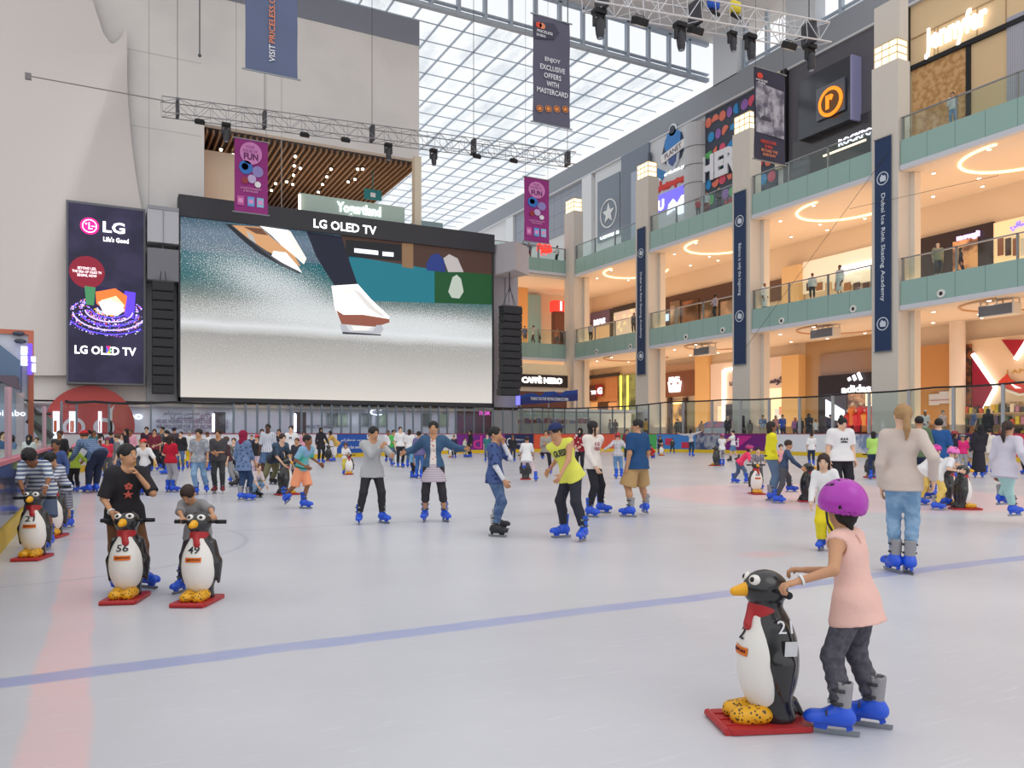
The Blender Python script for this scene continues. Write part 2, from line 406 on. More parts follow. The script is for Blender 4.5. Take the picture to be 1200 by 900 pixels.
mb = MB(); n = len(CUR); mb.add([(x, y, 0) for x, y in CUR], [tuple(range(n-1, -1, -1))]); mb.build('floor', ice_mat())['kind'] = 'structure'
bpy.data.objects['floor'].name = 'floor_ice'
mb = MB()                                         # mall floor around the sunken rink: a ring outside the boards
oc = [(x-nrm_s(s)[0]*.25, y-nrm_s(s)[1]*.25) for (x, y), s in zip(CUR, arc)]
out = []
for (x, y) in oc:
    ox, oy = x-15, y-15; k = 90/max(abs(ox), abs(oy), 1); out.append((15+ox*k, 15+oy*k))
m_ = len(oc); mb.add([(x, y, GF) for x, y in oc]+[(x, y, GF) for x, y in out], [(i, i+1, m_+i+1, m_+i) for i in range(m_-1)])
o = mb.build('floor', M((196, 186, 172), .25, pat='noise', c2=(182, 170, 156), sc=1)); o['kind'] = 'structure'; o.name = 'floor_mall'

# ---- rink boards in sections, each its own run of panels
WHITE = M((232, 234, 238), .4); YEL = M((226, 190, 40), .45); STEELP = M((120, 126, 134), .4, .5)
def board(px0, px1, col, label, z=1.42, s0=None, s1=None, mat=None, cap=(150, 60, 70)):
    s0 = s_at_px(px0) if s0 is None else s0; s1 = s_at_px(px1) if s1 is None else s1
    k = max(2, int((s1-s0)/.9)+1); ss = [s0+(s1-s0)*i/(k-1) for i in range(k)]
    cx, cyy = pt_s((s0+s1)/2); root = empty('rink_board', label, 'rink board', (cx, cyy, 0), group=None)
    def strip(name, off0, off1, za, zb, m):
        q = MB()
        for s in ss:
            x, y = pt_s(s); nx, ny = nrm_s(s)
            for off in (off0, off1):
                for zz in (za, zb): q.v.append((x+nx*off-cx, y+ny*off-cyy, zz))
        for i in range(k-1):
            a = i*4; b = a+4
            q.f += [(a+2, b+2, b+3, a+3), (a, a+1, b+1, b), (a+1, a+3, b+3, b+1), (a, b, b+2, a+2)]
        q.f += [(0, 2, 3, 1), tuple(4*(k-1)+i for i in (0, 1, 3, 2))]; q.m = [0]*len(q.f)
        return q.build(name, m, root)
    strip('panel', -.12, 0, .02, z-.05, mat or M(col, .4)); strip('kick_plate', .001, .025, .0, .24, YEL); strip('top_rail', -.14, .02, z-.05, z, M(cap, .4))
    return root, (s0, s1)
def ad(root, s, z, w_, h, txt, mat, label_name='lettering'):
    x, y = pt_s(s); nx, ny = nrm_s(s); rz = math.atan2(nx, -ny)
    t = text(txt, w_, h, (x+nx*.02-root.location.x, y+ny*.02-root.location.y, z), rz, mat, root, ex=.01); return t
WT = M((240, 240, 245), .5)
smk = M((70, 74, 92), .08, spec=.9)
board(0, 0, None, 'dark glossy left boards beside the red painted line, with a yellow kick strip', z=1.04, s0=2, s1=arc[47], mat=smk, cap=(205, 110, 125))
board(0, 0, (225, 226, 232), 'pale corner boards at the far left where the crowd gathers', s0=arc[47], s1=s_at_px(215))
board(215, 395, (222, 224, 234), 'long white far boards under the left half of the big screen')
r, (a, b) = board(396, 430, (36, 92, 180), 'blue advertising board with white script below the screen')
ad(r, (a+b)/2, 1.0, (b-a)*.8, .22, 'ﻢﻛﺮﻈﺘﻨﻧ ﺪﻳﺰﻣ', WT); ad(r, (a+b)/2, .6, (b-a)*.7, .2, 'more fun awaits', WT)
board(430, 535, (220, 222, 230), 'white board between the blue and the purple advertisements')
r, (a, b) = board(536, 592, (120, 45, 140), 'purple advertising board with a large magenta letter')
q = MB(); x, y = pt_s(a+(b-a)*.45); nx, ny = nrm_s(a+(b-a)*.45)
ad(r, a+(b-a)*.42, .8, .9, .95, 'd', M((215, 60, 150), .5)); ad(r, a+(b-a)*.75, .75, 1.3, .22, 'du arena', WT)
r, (a, b) = board(593, 625, (32, 48, 92), 'navy advertising board with round emblem behind the white shirt child')
ad(r, a+(b-a)*.55, .95, 1.5, .2, 'Balance is only', WT); ad(r, a+(b-a)*.55, .62, 1.3, .2, 'the beginning', WT); ad(r, a+(b-a)*.12, .8, .55, .6, 'O', WT)
r, (a, b) = board(626, 727, (222, 92, 62), 'orange red advertising board right of the navy one')
ad(r, a+(b-a)*.6, .8, 2.4, .4, 'ﺞﻠﺛ ICE', WT)
board(728, 769, (70, 170, 90), 'green advertising board behind the man in the blue polo')
r, (a, b) = board(770, 815, (62, 130, 200), 'sky blue advertising board with red squares')
ad(r, a+(b-a)*.3, .8, .6, .5, '■', M((200, 50, 80), .5)); ad(r, a+(b-a)*.75, .55, .8, .45, '■', M((200, 50, 80), .5))
board(815, 850, (150, 150, 165), 'grey photo printed board left of the purple one', mat=M((165, 165, 175), .5, pat='noise', c2=(60, 80, 120), sc=2.2))
r, (a, b) = board(850, 901, (112, 32, 120), 'dark purple and magenta board behind the boy in denim shorts')
ad(r, a+(b-a)*.45, .8, 1.4, .9, '◤', M((200, 40, 140), .5)); ad(r, a+(b-a)*.25, .8, .5, .6, 'd', WT)
board(901, 1003, (228, 230, 236), 'plain white board run behind the woman in the yellow shirt')
board(1003, 1034, None, 'blue and grey printed board below the sportswear shop', mat=M((120, 140, 175), .5, pat='noise', c2=(215, 215, 220), sc=2))
r, (a, b) = board(1034, 1110, (92, 180, 96), 'green board section left of the black robed woman')
r, (a, b) = board(1110, 1175, (60, 44, 92), 'dark violet board section behind the black robed woman')
board(1175, 1240, (225, 60, 80), 'red board section at the right edge')
board(0, 0, (228, 230, 236), 'white right boards running towards the viewer', s0=s_at_px(1240), s1=arc[-1]-1)

# ---- safety glass with posts and the black cable on top
def ztop(s):
    px = pxof(*pt_s(s)); T = ((-9e9, 2.5), (60, 2.5), (150, 2.7), (280, 2.97), (500, 3.35), (700, 3.5), (800, 3.92), (918, 3.8), (1140, 3.95), (9e9, 3.95))
    for (a, za), (b, zb) in zip(T, T[1:]):
        if a <= px <= b: return za+(zb-za)*((px-a)/(b-a) if b-a < 1e6 else 0)
    return 2.5
def shield(s0, s1, step, z0, z1, label, r=.035, col=(120, 126, 134)):
    root = empty('safety_glass', label, 'safety glass', (*pt_s((s0+s1)/2), 0)); cx, cyy = root.location.x, root.location.y
    k = max(2, int(round((s1-s0)/step))+1); ss = [s0+(s1-s0)*i/(k-1) for i in range(k)]
    for s in ss[:-1]:
        x, y = pt_s(s); nx, ny = nrm_s(s); x -= nx*.07; y -= ny*.07
        MB().box(x-cx-r, y-cyy-r, z0, x-cx+r, y-cyy+r, z1 or ztop(s)-.1).build('post', M(col, .35, .5), root)
    q = MB()
    for i, s in enumerate(ss):
        x, y = pt_s(s); nx, ny = nrm_s(s); q.v += [(x-nx*.07-cx, y-ny*.07-cyy, z0), (x-nx*.07-cx, y-ny*.07-cyy, (z1 or ztop(s)-.1)-.03)]
    q.f = [(2*i, 2*i+2, 2*i+3, 2*i+1) for i in range(k-1)]; q.m = [0]*(k-1); q.build('glass_pane', GLASS, root)
sl = arc[47]
shield(4, sl, 8.5, 1.04, 2.0, 'clear glass panes with pink edged posts on the left boards', .04, (190, 150, 160))
shield(sl, s_at_px(275), 3.0, 1.42, 0, 'clear safety glass in front of the lilac hoarding at far left')
shield(s_at_px(275), s_at_px(545), .86, 1.42, 0, 'closely barred safety fence below the big screen', .05, (110, 120, 130))
shield(s_at_px(545), s_at_px(800), .95, 1.42, 0, 'closely barred safety fence below the blue wave banner', .04, (110, 122, 130))
shield(s_at_px(800), s_at_px(1240), 2.6, 1.42, 0, 'safety glass with tall grey posts along the right boards', .07, (175, 180, 188))
q = MB(); s0 = sl+1; s1 = s_at_px(1260); pts = []
for i in range(91):
    s = s0+(s1-s0)*i/90; x, y = pt_s(s); nx, ny = nrm_s(s); pts.append((x-nx*.07, y-ny*.07, ztop(s)-.02-.07*abs(math.sin(s*.6))))
q.tube(pts, .055, 5); tag(q.build('net_cable', M((38, 40, 44), .7)), 'black padded cable running along the top of the rink glass', 'cable')

# ---- far wall with the big white screen wall, opening for the food court
WW = M((222, 219, 217), .8, pat='noise', c2=(214, 211, 210), sc=.25, name='white wall'); WWp = M((214, 208, 206), .8)
OX0, OX1, OZ0, OZ1 = 6.4, 21.8, 16.4, 22.3
q = MB(); q.box(-30, WY, 3.4, OX0, WY+.6, 31.0); q.box(OX0, WY, OZ1, OX1, WY+.6, 31.0); q.box(OX0, WY, 3.4, OX1+4.5, WY+.6, OZ0-.5)
S('wall_far', q, WW)
q = MB(); q.box(-30, WY-.06, 31.0, OX1, WY+.6, 32.9); S('trim_1', q, M((128, 132, 145), .7))
q = MB()
for xx in (-7.2, -2.2, 3.0, 11.5): q.box(xx-.02, WY-.012, 6, xx+.02, WY, 31)
for zz in (10.5, 26.3, 21.4): q.box(-30, WY-.012, zz-.02, OX0-.2, WY, zz+.02)
S('trim_2', q, M((188, 184, 184), .8))
q = MB(); q.box(OX1-.55, WY-.5, 15.5, OX1-.02, WY+.1, OZ1+.1); S('trim_3', q, M((218, 206, 186), .6))   # column at the end of the opening
# food court inside the opening
SL = M((150, 118, 92), .6); DK = M((92, 92, 100), .7)
q = MB()
for i in range(38):
    x = OX0+.2+i*.41
    q.box(x, WY+.7, OZ1-.35, x+.14, 84, OZ1-.05)
tag(q.build('ceiling', SL), kind='structure').name = 'ceiling_slats'
q = MB(); q.box(OX0, WY+.6, OZ1, OX1, 86, OZ1+.25); S('ceiling_foodcourt', q, DK)
q = MB(); q.box(OX0-.3, WY+.6, OZ0-1, OX0, 84, OZ1); q.box(OX0, 84, OZ0-1, OX1-6, 84.4, OZ1-1.5); S('wall_foodcourt', q, M((206, 150, 110), .7))
q = MB(); q.box(OX0, WY+.6, OZ0-.4, OX1, 86, OZ0-.2); S('floor_foodcourt', q, M((180, 170, 160), .5))
q = MB(); q.box(OX0+.3, WY+2.5, OZ0-.2, OX0+2.7, 66, OZ1-.9); tag(q.build('food_kiosk', M((236, 214, 190), .6)), 'cream lit kiosk at the left of the upper food court opening', 'kiosk')
BULB = glow((255, 236, 205), 9)
rnd = random.Random(4); k = 0
for px0, py0, dx, dy, cnt in ((259, 174, -1.2, 9, 5), (273, 180, -2.2, 8, 6), (346, 182, -1, 11, 4), (352, 196, -8, 8, 3), (388, 197, -5, 9, 4), (427, 186, 7, 0, 2), (419, 197, 6, 0, 2), (408, 212, 8, -3, 2), (318, 222, 5, -8, 2)):
    for i in range(cnt):
        px, py = px0+dx*i, py0+dy*i; D = (OZ1-.42-CAMH)*F/(HZ-py); X = (px-600)/F*D; x, y = toroom(X, D)
        if OX0+.2 < x < OX1 and WY+.7 < y < 84:
            b_ = MB(); b_.ball((0, 0, 0), .11, 8); b_.box(-.16, -.16, .05, .16, .16, .12, 1); o = b_.build('downlight', [BULB, DK]); o.location = (x, y, OZ1-.5)
            tag(o, 'small warm spotlight in the slatted ceiling above the big screen', 'ceiling light', 'spotlights in the slatted ceiling')
# green glass fascia with white script
x0, D0 = ony(350, WY-.45); x1, _ = ony(474, WY-.45); r = empty('shop_sign', 'pale green shop fascia with white rounded lettering above the big screen', 'shop sign', (0, 0, 0))
MB().box(x0, WY-.5, 15.4, x1, WY-.35, zat(226, D0)).build('fascia_panel', M((176, 196, 186), .35), r)
x2, D2 = ony(421, WY-.55); text('Yogurtland', ony(447, WY)[0]-ony(396, WY)[0], .95, (x2, WY-.56, zat(247, D2)), 0, glow((250, 255, 255), 1.6), r, bold=.03)
x3, D3 = ony(351, WY-.6); MB().tube([(x3, WY-.6, zat(228, D3)), (x3, WY-.6, zat(256, D3))], .08).build('light_strip', glow((255, 225, 210), 3), r)
x4, D4 = ony(437, WY+3); q = MB(); q.box(x4-.7, WY+3, zat(234, D4), x4+.7, WY+3.1, zat(222, D4)); q.box(x4-.2, WY+2.97, zat(231, D4), x4+.2, WY+3, zat(226, D4), 1); q.box(x4-.03, WY+3.02, zat(222, D4), x4+.03, WY+3.08, OZ1, 0)
tag(q.build('hanging_sign', [M((40, 130, 135), .5), WT]), 'small teal hanging sign above the pale green fascia', 'sign')
# base wall under the screen: lilac hoarding and service counter
HB = 61.0
q = MB(); q.box(-30, HB, 0, 30, HB+.3, 3.6); S('wall_hoarding', q, M((206, 204, 224), .55))
q = MB(); q.box(-30, WY, 3.3, 44, HB+.3, 3.5); S('ceiling_passage', q, M((210, 208, 214), .7))
area('passage_light', (12, 59, 3.2), 34, 3, 330, (.92, .94, 1), rot=(0, 0, 0))
r = empty('hoarding_notice', 'lilac hoarding notice with grey bilingual lines behind the far boards', 'notice', (0, 0, 0))
def onhoard(px): return ony(px, HB-.05)
for (pxa, pxb, py, s_, h_) in ((184, 268, 494, 'WE ARE WORKING TO ENHANCE YOUR EXPERIENCE', .22), (184, 268, 500, 'WE APOLOGISE FOR ANY INCONVENIENCE', .22), (215, 240, 505, 'THANK YOU', .18), (193, 262, 485, 'ﻢﻜﺘﺑﺮﺠﺗ ﻦﻴﺴﺤﺗ ﻰﻠﻋ ﻞﻤﻌﻧ', .3), (200, 255, 490, 'ﺎﻨﻟ ﻢﻜﻤﻬﻔﺗ ﻰﻠﻋ ﺍﺮﻜﺷ', .3), (340, 392, 500, 'WE ARE WORKING TO ENHANCE', .2)):
    a, _ = onhoard(pxa); b, _ = onhoard(pxb); c, D = onhoard((pxa+pxb)/2)
    text(s_, b-a, h_*1.3, (c, HB-.06, zat(py, D)), 0, M((110, 80, 120), .6), r, ex=.01)
for i, px in enumerate((389, 401, 430, 447, 500, 520)):
    c, D = onhoard(px); q = MB(); q.box(c-.45, HB-.08, zat(500, D), c+.45, HB, zat(484, D)); q.box(c-.36, HB-.1, zat(499, D), c+.36, HB-.07, zat(485, D), 1)
    tag(q.build('hatch_window', [M((150, 155, 165), .5), M(((150, 165, 150) if i % 2 else (95, 105, 110)), .3)]), 'narrow grey green service window in the wall behind the barred fence', 'window', 'service windows behind the barred fence')
for i, (px, py) in enumerate(((255, 492), (350, 492))):
    c, D = ony(px, 56.3); q = MB(); q.box(c-.22, 56.2, 0.95, c+.5, 56.5, zat(483, D)); q.box(c-.34, 56.15, zat(506, D), c-.2, 56.25, zat(485, D), 1)
    tag(q.build('light_pylon', [M((70, 66, 76), .5), glow((240, 235, 255), 5)]), 'dark pylon with a vertical white light strip, %s of the pair below the screen' % ('left' if i == 0 else 'right'), 'pylon')
# candy wall right of it: pale green glass doors with coloured goods
r = empty('sweet_shop', 'pale green glazed shop wall with pastel goods below the wave banner', 'shop', (0, 0, 0))
q = MB(); q.box(30.2, 63, .95, 46, 63.3, 3.6); q.build('back_wall', M((212, 220, 222), .4), r)
xa, _ = ony(596, 62); xb, _ = ony(690, 62)
for i in range(11):
    a = xa+(xb-xa)*i/11; MB().box(a+.06, 61.9, 2.95, a+(xb-xa)/11-.08, 62, 3.7).build('glass_door', M((176, 205, 205), .15), r)
for i in range(22):
    a = xa+(xb-xa)*i/22; c = rnd.choice([(200, 120, 160), (110, 140, 200), (170, 130, 190), (230, 200, 190), (150, 90, 80)])
    MB().box(a+.04, 61.6, 2.35, a+(xb-xa)/22-.06, 61.8, 2.35+rnd.uniform(.25, .5)).build('goods_box', M(c, .5), r)
q = MB(); q.box(26.5, 60.9, .95, 30.2, 61.4, 3.6); S('trim_4', q, M((104, 84, 110), .5))
for px, s_, c in ((568, 'nok', (220, 90, 190)), (440, 'C', (240, 240, 255))):
    c_, D = ony(px, 60.8); text(s_, 1.0, .5, (c_, 60.75, zat(483, D)), 0, glow(c, 2), tag(empty('lit_sign', 'small glowing %s sign behind the barred fence' % ('magenta' if px > 500 else 'white'), 'sign', (0, 0, 0))), ex=.03)

# ---- glass roof: panes on beams and purlins
def roofglass():
    m = bpy.data.materials.new('roof glass'); m.use_nodes = True; N = m.node_tree.nodes; L = m.node_tree.links; N.clear()
    o = N.new('ShaderNodeOutputMaterial'); t = N.new('ShaderNodeBsdfTransparent'); d = N.new('ShaderNodeBsdfDiffuse'); x = N.new('ShaderNodeMixShader'); tr = N.new('ShaderNodeBsdfTranslucent'); x2 = N.new('ShaderNodeMixShader')
    t.inputs[0].default_value = (.97, .99, 1, 1); d.inputs[0].default_value = lin((176, 192, 208)); tr.inputs[0].default_value = lin((205, 220, 232)); x2.inputs[0].default_value = .6
    tc = N.new('ShaderNodeTexCoord'); mp = N.new('ShaderNodeMapping'); mp.inputs['Scale'].default_value = (.35, .10, 1); n1 = N.new('ShaderNodeTexNoise'); n1.inputs['Scale'].default_value = 1.1; n1.inputs['Detail'].default_value = 7; n1.inputs['Roughness'].default_value = .65
    r = N.new('ShaderNodeValToRGB'); r.color_ramp.elements[0].position = .48; r.color_ramp.elements[1].position = .72; r.color_ramp.elements[0].color = (0, 0, 0, 1); r.color_ramp.elements[1].color = (.6, .6, .6, 1)
    L.new(tc.outputs['Object'], mp.inputs[0]); L.new(mp.outputs[0], n1.inputs['Vector']); L.new(n1.outputs['Fac'], r.inputs[0]); L.new(r.outputs[0], x.inputs[0])
    L.new(d.outputs[0], x2.inputs[1]); L.new(tr.outputs[0], x2.inputs[2]); L.new(t.outputs[0], x.inputs[1]); L.new(x2.outputs[0], x.inputs[2]); L.new(x.outputs[0], o.inputs[0]); return m
q = MB(); q.quad((-12, 58.4, RZ+.45), (52, 58.4, RZ+.45), (52, 168, RZ+.45), (-12, 168, RZ+.45)); S('ceiling_glass', q, roofglass())
BLUEG = M((176, 188, 202), .5)
q = MB()
x = -11.0
while x < 52: q.box(x-.03, 58.4, RZ+.18, x+.03, 168, RZ+.4); x += 2.25
S('ceiling_beams', q, BLUEG)
q = MB(); y = 61.0
while y < 168: q.box(-12, y-.025, RZ+.25, 52, y+.025, RZ+.34); y += 2.9
S('ceiling_purlins', q, BLUEG)
# clerestory strip over the roof edge, and along the right wall top
CZ = 38.3
def clerestory(name, along, fixed, a0, a1, step, z0, z1):
    q = MB(); g = MB(); a = a0
    def bx(b0, b1, za, zb, d=.18, m=0):
        (q.box(b0, fixed-d, za, b1, fixed+d, zb, m) if along == 'x' else q.box(fixed-d, b0, za, fixed+d, b1, zb, m))
    bx(a0, a1, z0-.12, z0+.2, .22); bx(a0, a1, z1-.15, z1+.2, .2); bx(a0, a1, z0+.5, z0+.62)
    while a <= a1: bx(a-.14, a+.14, z0, z1, .2); a += step
    S(name, q, BLUEG)
clerestory('window_1', 'x', 58.2, -12, 51.4, 2.35, RZ, CZ)
clerestory('window_2', 'y', 52.0, -6, 57.8, 2.6, 34.3, CZ+2)
q = MB(); q.quad((-12, 58.2, RZ), (52, 58.2, RZ), (52, 58.2, CZ), (-12, 58.2, CZ)); S('window_3', q, glassmat((250, 252, 255), .03, 'clerestory'))
q = MB()
for px0, px1 in ((838, 866), (923, 958)):
    ya, _ = onx(px0, 51.4); yb, _ = onx(px1, 51.4); q.box(51.15, yb, 33.9, 52.3, ya, CZ+2)
S('trim_5', q, M((214, 218, 224), .7))
q = MB(); q.box(-12, 40, CZ+.2, 54, 58.1, CZ+.5); S('ceiling', q, M((226, 224, 224), .8))

# ---- right-hand galleries
PEACH = M((232, 214, 194), .8); GREENP = M((150, 180, 172), .3); LIL = M((206, 208, 216), .6); CREAM = M((228, 216, 200), .6); COLM = M((214, 206, 196), .65)
ys = [.779*BX+k*.285*BX for k in range(-2, 4)]          # column lines
CW = .92
def slab(name, x0, y0, x1, y1, z, th, m): q = MB(); q.box(x0, y0, z, x1, y1, z+th); S(name, q, m)
for nm, zb, zf in (('ceiling_ground', 8.85, L1), ('ceiling_first', 17.3, L2)):
    slab(nm, BX+.2, -6, WX, 78, zb+.02, .3, PEACH); slab(nm+'_far', 27, 70.1, WX, 78, zb+.021, .3, PEACH)
    slab('floor_'+nm.split('_')[1], BX+.2, -6, WX, 78, zf-.3, .3, M((205, 190, 172), .3)); slab('floor_far_'+nm.split('_')[1], 27, 70.1, BX+.2, 78, zf-.3, .3, M((205, 190, 172), .3))
# facade wall behind the galleries
q = MB(); q.box(WX, -6, GF, WX+.5, 78, 17.3); S('wall_right', q, M((226, 206, 182), .7))
q = MB(); q.box(WX, -6, 17.3, WX+.5, 120, 31.9); S('wall_right_upper', q, M((222, 222, 224), .7))
q = MB(); q.box(WX-.35, -6, 31.9, WX+.5, 150, 34.0); S('trim_6', q, M((150, 154, 162), .7))
q = MB(); q.box(WX-.5, -6, 31.72, WX+.1, 150, 31.9); S('trim_7', q, M((205, 207, 212), .6))
q = MB(); q.box(24, 78, GF, WX, 78.4, 17.3); S('wall_far_gallery', q, M((230, 208, 184), .7))
def balustrade(label_, p0, p1, zb, zpan, zrail, axis, bays=3):
    """one bay of balcony front: green panel, lilac edge, glass, posts, hand rail"""
    a, b = p0, p1; r = empty('balcony_front', label_, 'balcony', ((a[0]+b[0])/2, (a[1]+b[1])/2, 0)); cx, cyy = r.location.x, r.location.y
    def bx(q, u0, u1, d0, d1, z0, z1, m=0):
        if axis == 'y': q.box(a[0]+d0-cx, u0-cyy, z0, a[0]+d1-cx, u1-cyy, z1, m)
        else: q.box(u0-cx, a[1]+d0-cyy, z0, u1-cx, a[1]+d1-cyy, z1, m)
    lo, hi = (min(a[1], b[1]), max(a[1], b[1])) if axis == 'y' else (min(a[0], b[0]), max(a[0], b[0]))
    q = MB(); bx(q, lo, hi, 0, .22, zb+.28, zpan); q.build('panel', GREENP, r)
    q = MB(); bx(q, lo, hi, -.08, .3, zb, zb+.28); q.build('edge_strip', LIL, r)
    k = bays
    q = MB()
    for i in range(1, k*2): u = lo+(hi-lo)*i/(k*2); bx(q, u-.015, u+.015, -.006, 0, zb+.3, zpan-.02)
    q.build('seam', M((112, 142, 136), .5), r)
    for i in range(k+1):
        u = lo+.12+(hi-lo-.24)*i/k; q = MB(); bx(q, u-.05, u+.05, .02, .14, zpan-.35, zrail-.02); q.build('post', METAL, r)
    q = MB(); bx(q, lo, hi, .07, .09, zpan, zrail-.12); q.build('glass_pane', glassmat((240, 248, 246), .06, 'rail glass'), r)
    q = MB(); bx(q, lo, hi, .02, .14, zrail-.07, zrail); q.build('handrail', METAL, r)
    return r
def column(x, y, wx, wy, top, label_, lantern=True):
    r = empty('column', label_, 'column', (x, y, 0))
    q = MB(); q.box(-wx/2, -wy/2, 0, wx/2, wy/2, top-1.4); q.box(-wx/2-.0, -wy/2+wy*.0, top-1.4, wx/2, wy/2, top-1.35)
    q.box(-wx/2-.02, -.12, 11, -wx/2, .12, top-3.2); q.build('shaft', COLM, r)
    q = MB(); q.box(wx/2-.02, -wy/2-.32, 0, wx/2+.55, wy/2, 17.3); q.build('pier', CREAM, r)
    if lantern:
        LM = glow((255, 232, 190), 1.5)
        q = MB(); q.box(-wx*.42, -wy*.42, top-1.35, wx*.42, wy*.42, top-.05); lt = q.build('lantern', LM, r)
        q = MB()
        for zz in (top-1.36, top-.9, top-.45, top-.06): q.box(-wx*.44, -wy*.44, zz-.03, wx*.44, wy*.44, zz+.03)
        for sx_ in (-1, 1):
            for sy_ in (-1, -.33, .33, 1): q.box(sx_*wx*.43-.02, sy_*wy*.43-.02, top-1.35, sx_*wx*.43+.02, sy_*wy*.43+.02, top-.05)
        q.build('lantern_frame', M((205, 180, 140), .5), lt)
    return r
cl = ['nearest', 'tall column with a lantern beside the rockport style glass box', 'x', 'x', 'x', 'x']
names = {0: 'cream column at the right edge, outside the glass', 1: 'cream column nearest the viewer off to the right', 2: 'tall cream column with lantern carrying the longest navy banner', 3: 'tall cream column with lantern left of the dark waterfront poster', 4: 'tall cream column with lantern between star sign and red script', 5: 'slim far column with lantern beside the purple festival banner'}
for i, y in enumerate(ys):
    column(BX+.4, y-.92, 1.1, 1.84, 25.45, names[i])
for px in (1038,):
    y, D = onx(1024, BX+.6); q = MB(); q.box(BX+.5, y-1.9, 24, BX+1.3, y-.1, zat(12, D)); S('trim_8', q, COLM)
lab1 = ['first floor', 'second floor']
nb = {0: 'beyond the right edge', 1: 'rightmost in view', 2: 'between the two longest navy banners', 3: 'between the middle and the shortest navy banner', 4: 'left of the shortest navy banner'}
for lv, (zb, zp, zr) in enumerate(((8.85, L1, 12.0), (17.3, L2, 20.5))):
    for i in range(5):
        y0 = ys[i]+.05; y1 = ys[i+1]-1.9
        balustrade('green %s balcony front, %s' % (lab1[lv], nb[i]), (BX, y0), (BX, y1), zb, zp, zr, 'y')
    y0 = ys[5]+.05
    balustrade('green balcony front with glass rail on the %s behind the big screen' % lab1[lv], (27, 70), (BX-.1, 70), zb+(.0 if lv == 0 else .35), zp+(.15 if lv else 0), zr, 'x', 5)
# ceiling rings (glowing coves), downlights, grey ceiling speakers
RING = glow((255, 214, 160), 2.2); RINGD = M((214, 170, 130), .6)
for lv, z in enumerate((8.85, 17.3)):
    for i in range(5):
        yc = (ys[i]+ys[i+1])/2-1; xc = 46.6
        q = MB(); pts = [(xc+2.9*math.cos(a-.35), yc+3.4*math.sin(a-.35), z-.02) for a in [math.pi*(-.12+1.24*j/40) for j in range(41)]]; q.tube(pts, .10 if lv else .07, 6, caps=False)
        tag(q.build('cove_ring', RING if lv else RINGD), ('glowing oval cove arc in upper gallery ceiling, %s' if lv else 'unlit oval ceiling ring above the ground floor, %s') % nb[i], 'ceiling light')
        for j in range(7):
            dx = (44.6, 49.6, 44.2, 50.2, 48.6, 45.2, 50.4)[j]; dy = (-4.4, -4.6, .6, 1.2, 3.9, 4.6, 4.8)[j]
            q = MB(); q.tube([(0, 0, 0), (0, 0, -.05)], .17, 10); q.tube([(0, 0, -.05), (0, 0, -.06)], .11, 10, 1)
            o = q.build('downlight', [M((235, 222, 205), .5), glow((255, 244, 225), 9)]); o.location = (dx, yc+dy, z+.02)
            tag(o, 'small round downlight in the gallery ceiling', 'ceiling light', 'round gallery downlights')
for (px, py, lb) in ((1170, 364, 'right edge'), (966, 391, 'left of the longest navy banner'), (825, 412, 'left of the middle navy banner')):
    x_ = 44.6; y, D = onx(px, x_); z = zat(py, D); r = empty('ceiling_speaker', 'grey box speaker hung below the green balcony, %s' % lb, 'speaker', (x_, y, z))
    MB().bbox(-.3, -1.0, -.3, .5, 1.0, .35, .05).build('cabinet', M((225, 218, 208), .5), r); MB().box(-.33, -.92, -.26, -.3, .92, .3).build('grille', M((118, 120, 126), .6), r)
    q = MB()
    for yy in (-.9, 0, .9): q.box(-.2, yy-.03, .35, -.14, yy+.03, 8.9-z); q.box(.4, yy-.03, .35, .46, yy+.03, 8.9-z)
    q.box(-.22, -1.25, .62, -.12, 1.25, .70); q.box(.38, -1.25, .62, .48, 1.25, .70); q.build('hanging_frame', M((220, 214, 206), .4), r)
for px, py in ((1103, 344), (1000, 362), (916, 376), (847, 387), (804, 395), (739, 406), (699, 412)):
    y, D = onx(px, BX-.03); q = MB(); disc(q, (0, 0, 0), .24, 'x', .08, 20, 0, .12); disc(q, (.0, 0, 0), .12, 'x', .05, 16, 1)
    o = q.build('air_nozzle', [M((228, 226, 222), .4), M((46, 48, 52), .5)]); o.location = (BX-.04, y, zat(py, D)); tag(o, 'round white air nozzle in the green balcony front, %s' % {1103: 'nearest the right edge', 1000: 'just left of the longest navy banner', 916: 'between the two longest banners', 847: 'just left of the middle navy banner', 804: 'between the middle and shortest navy banners', 739: 'left of the shortest navy banner', 699: 'leftmost of the row'}[px], 'air nozzle', 'round nozzles along the green balcony front')
# ================================================================== SCREENS, BANNERS, TRUSSES

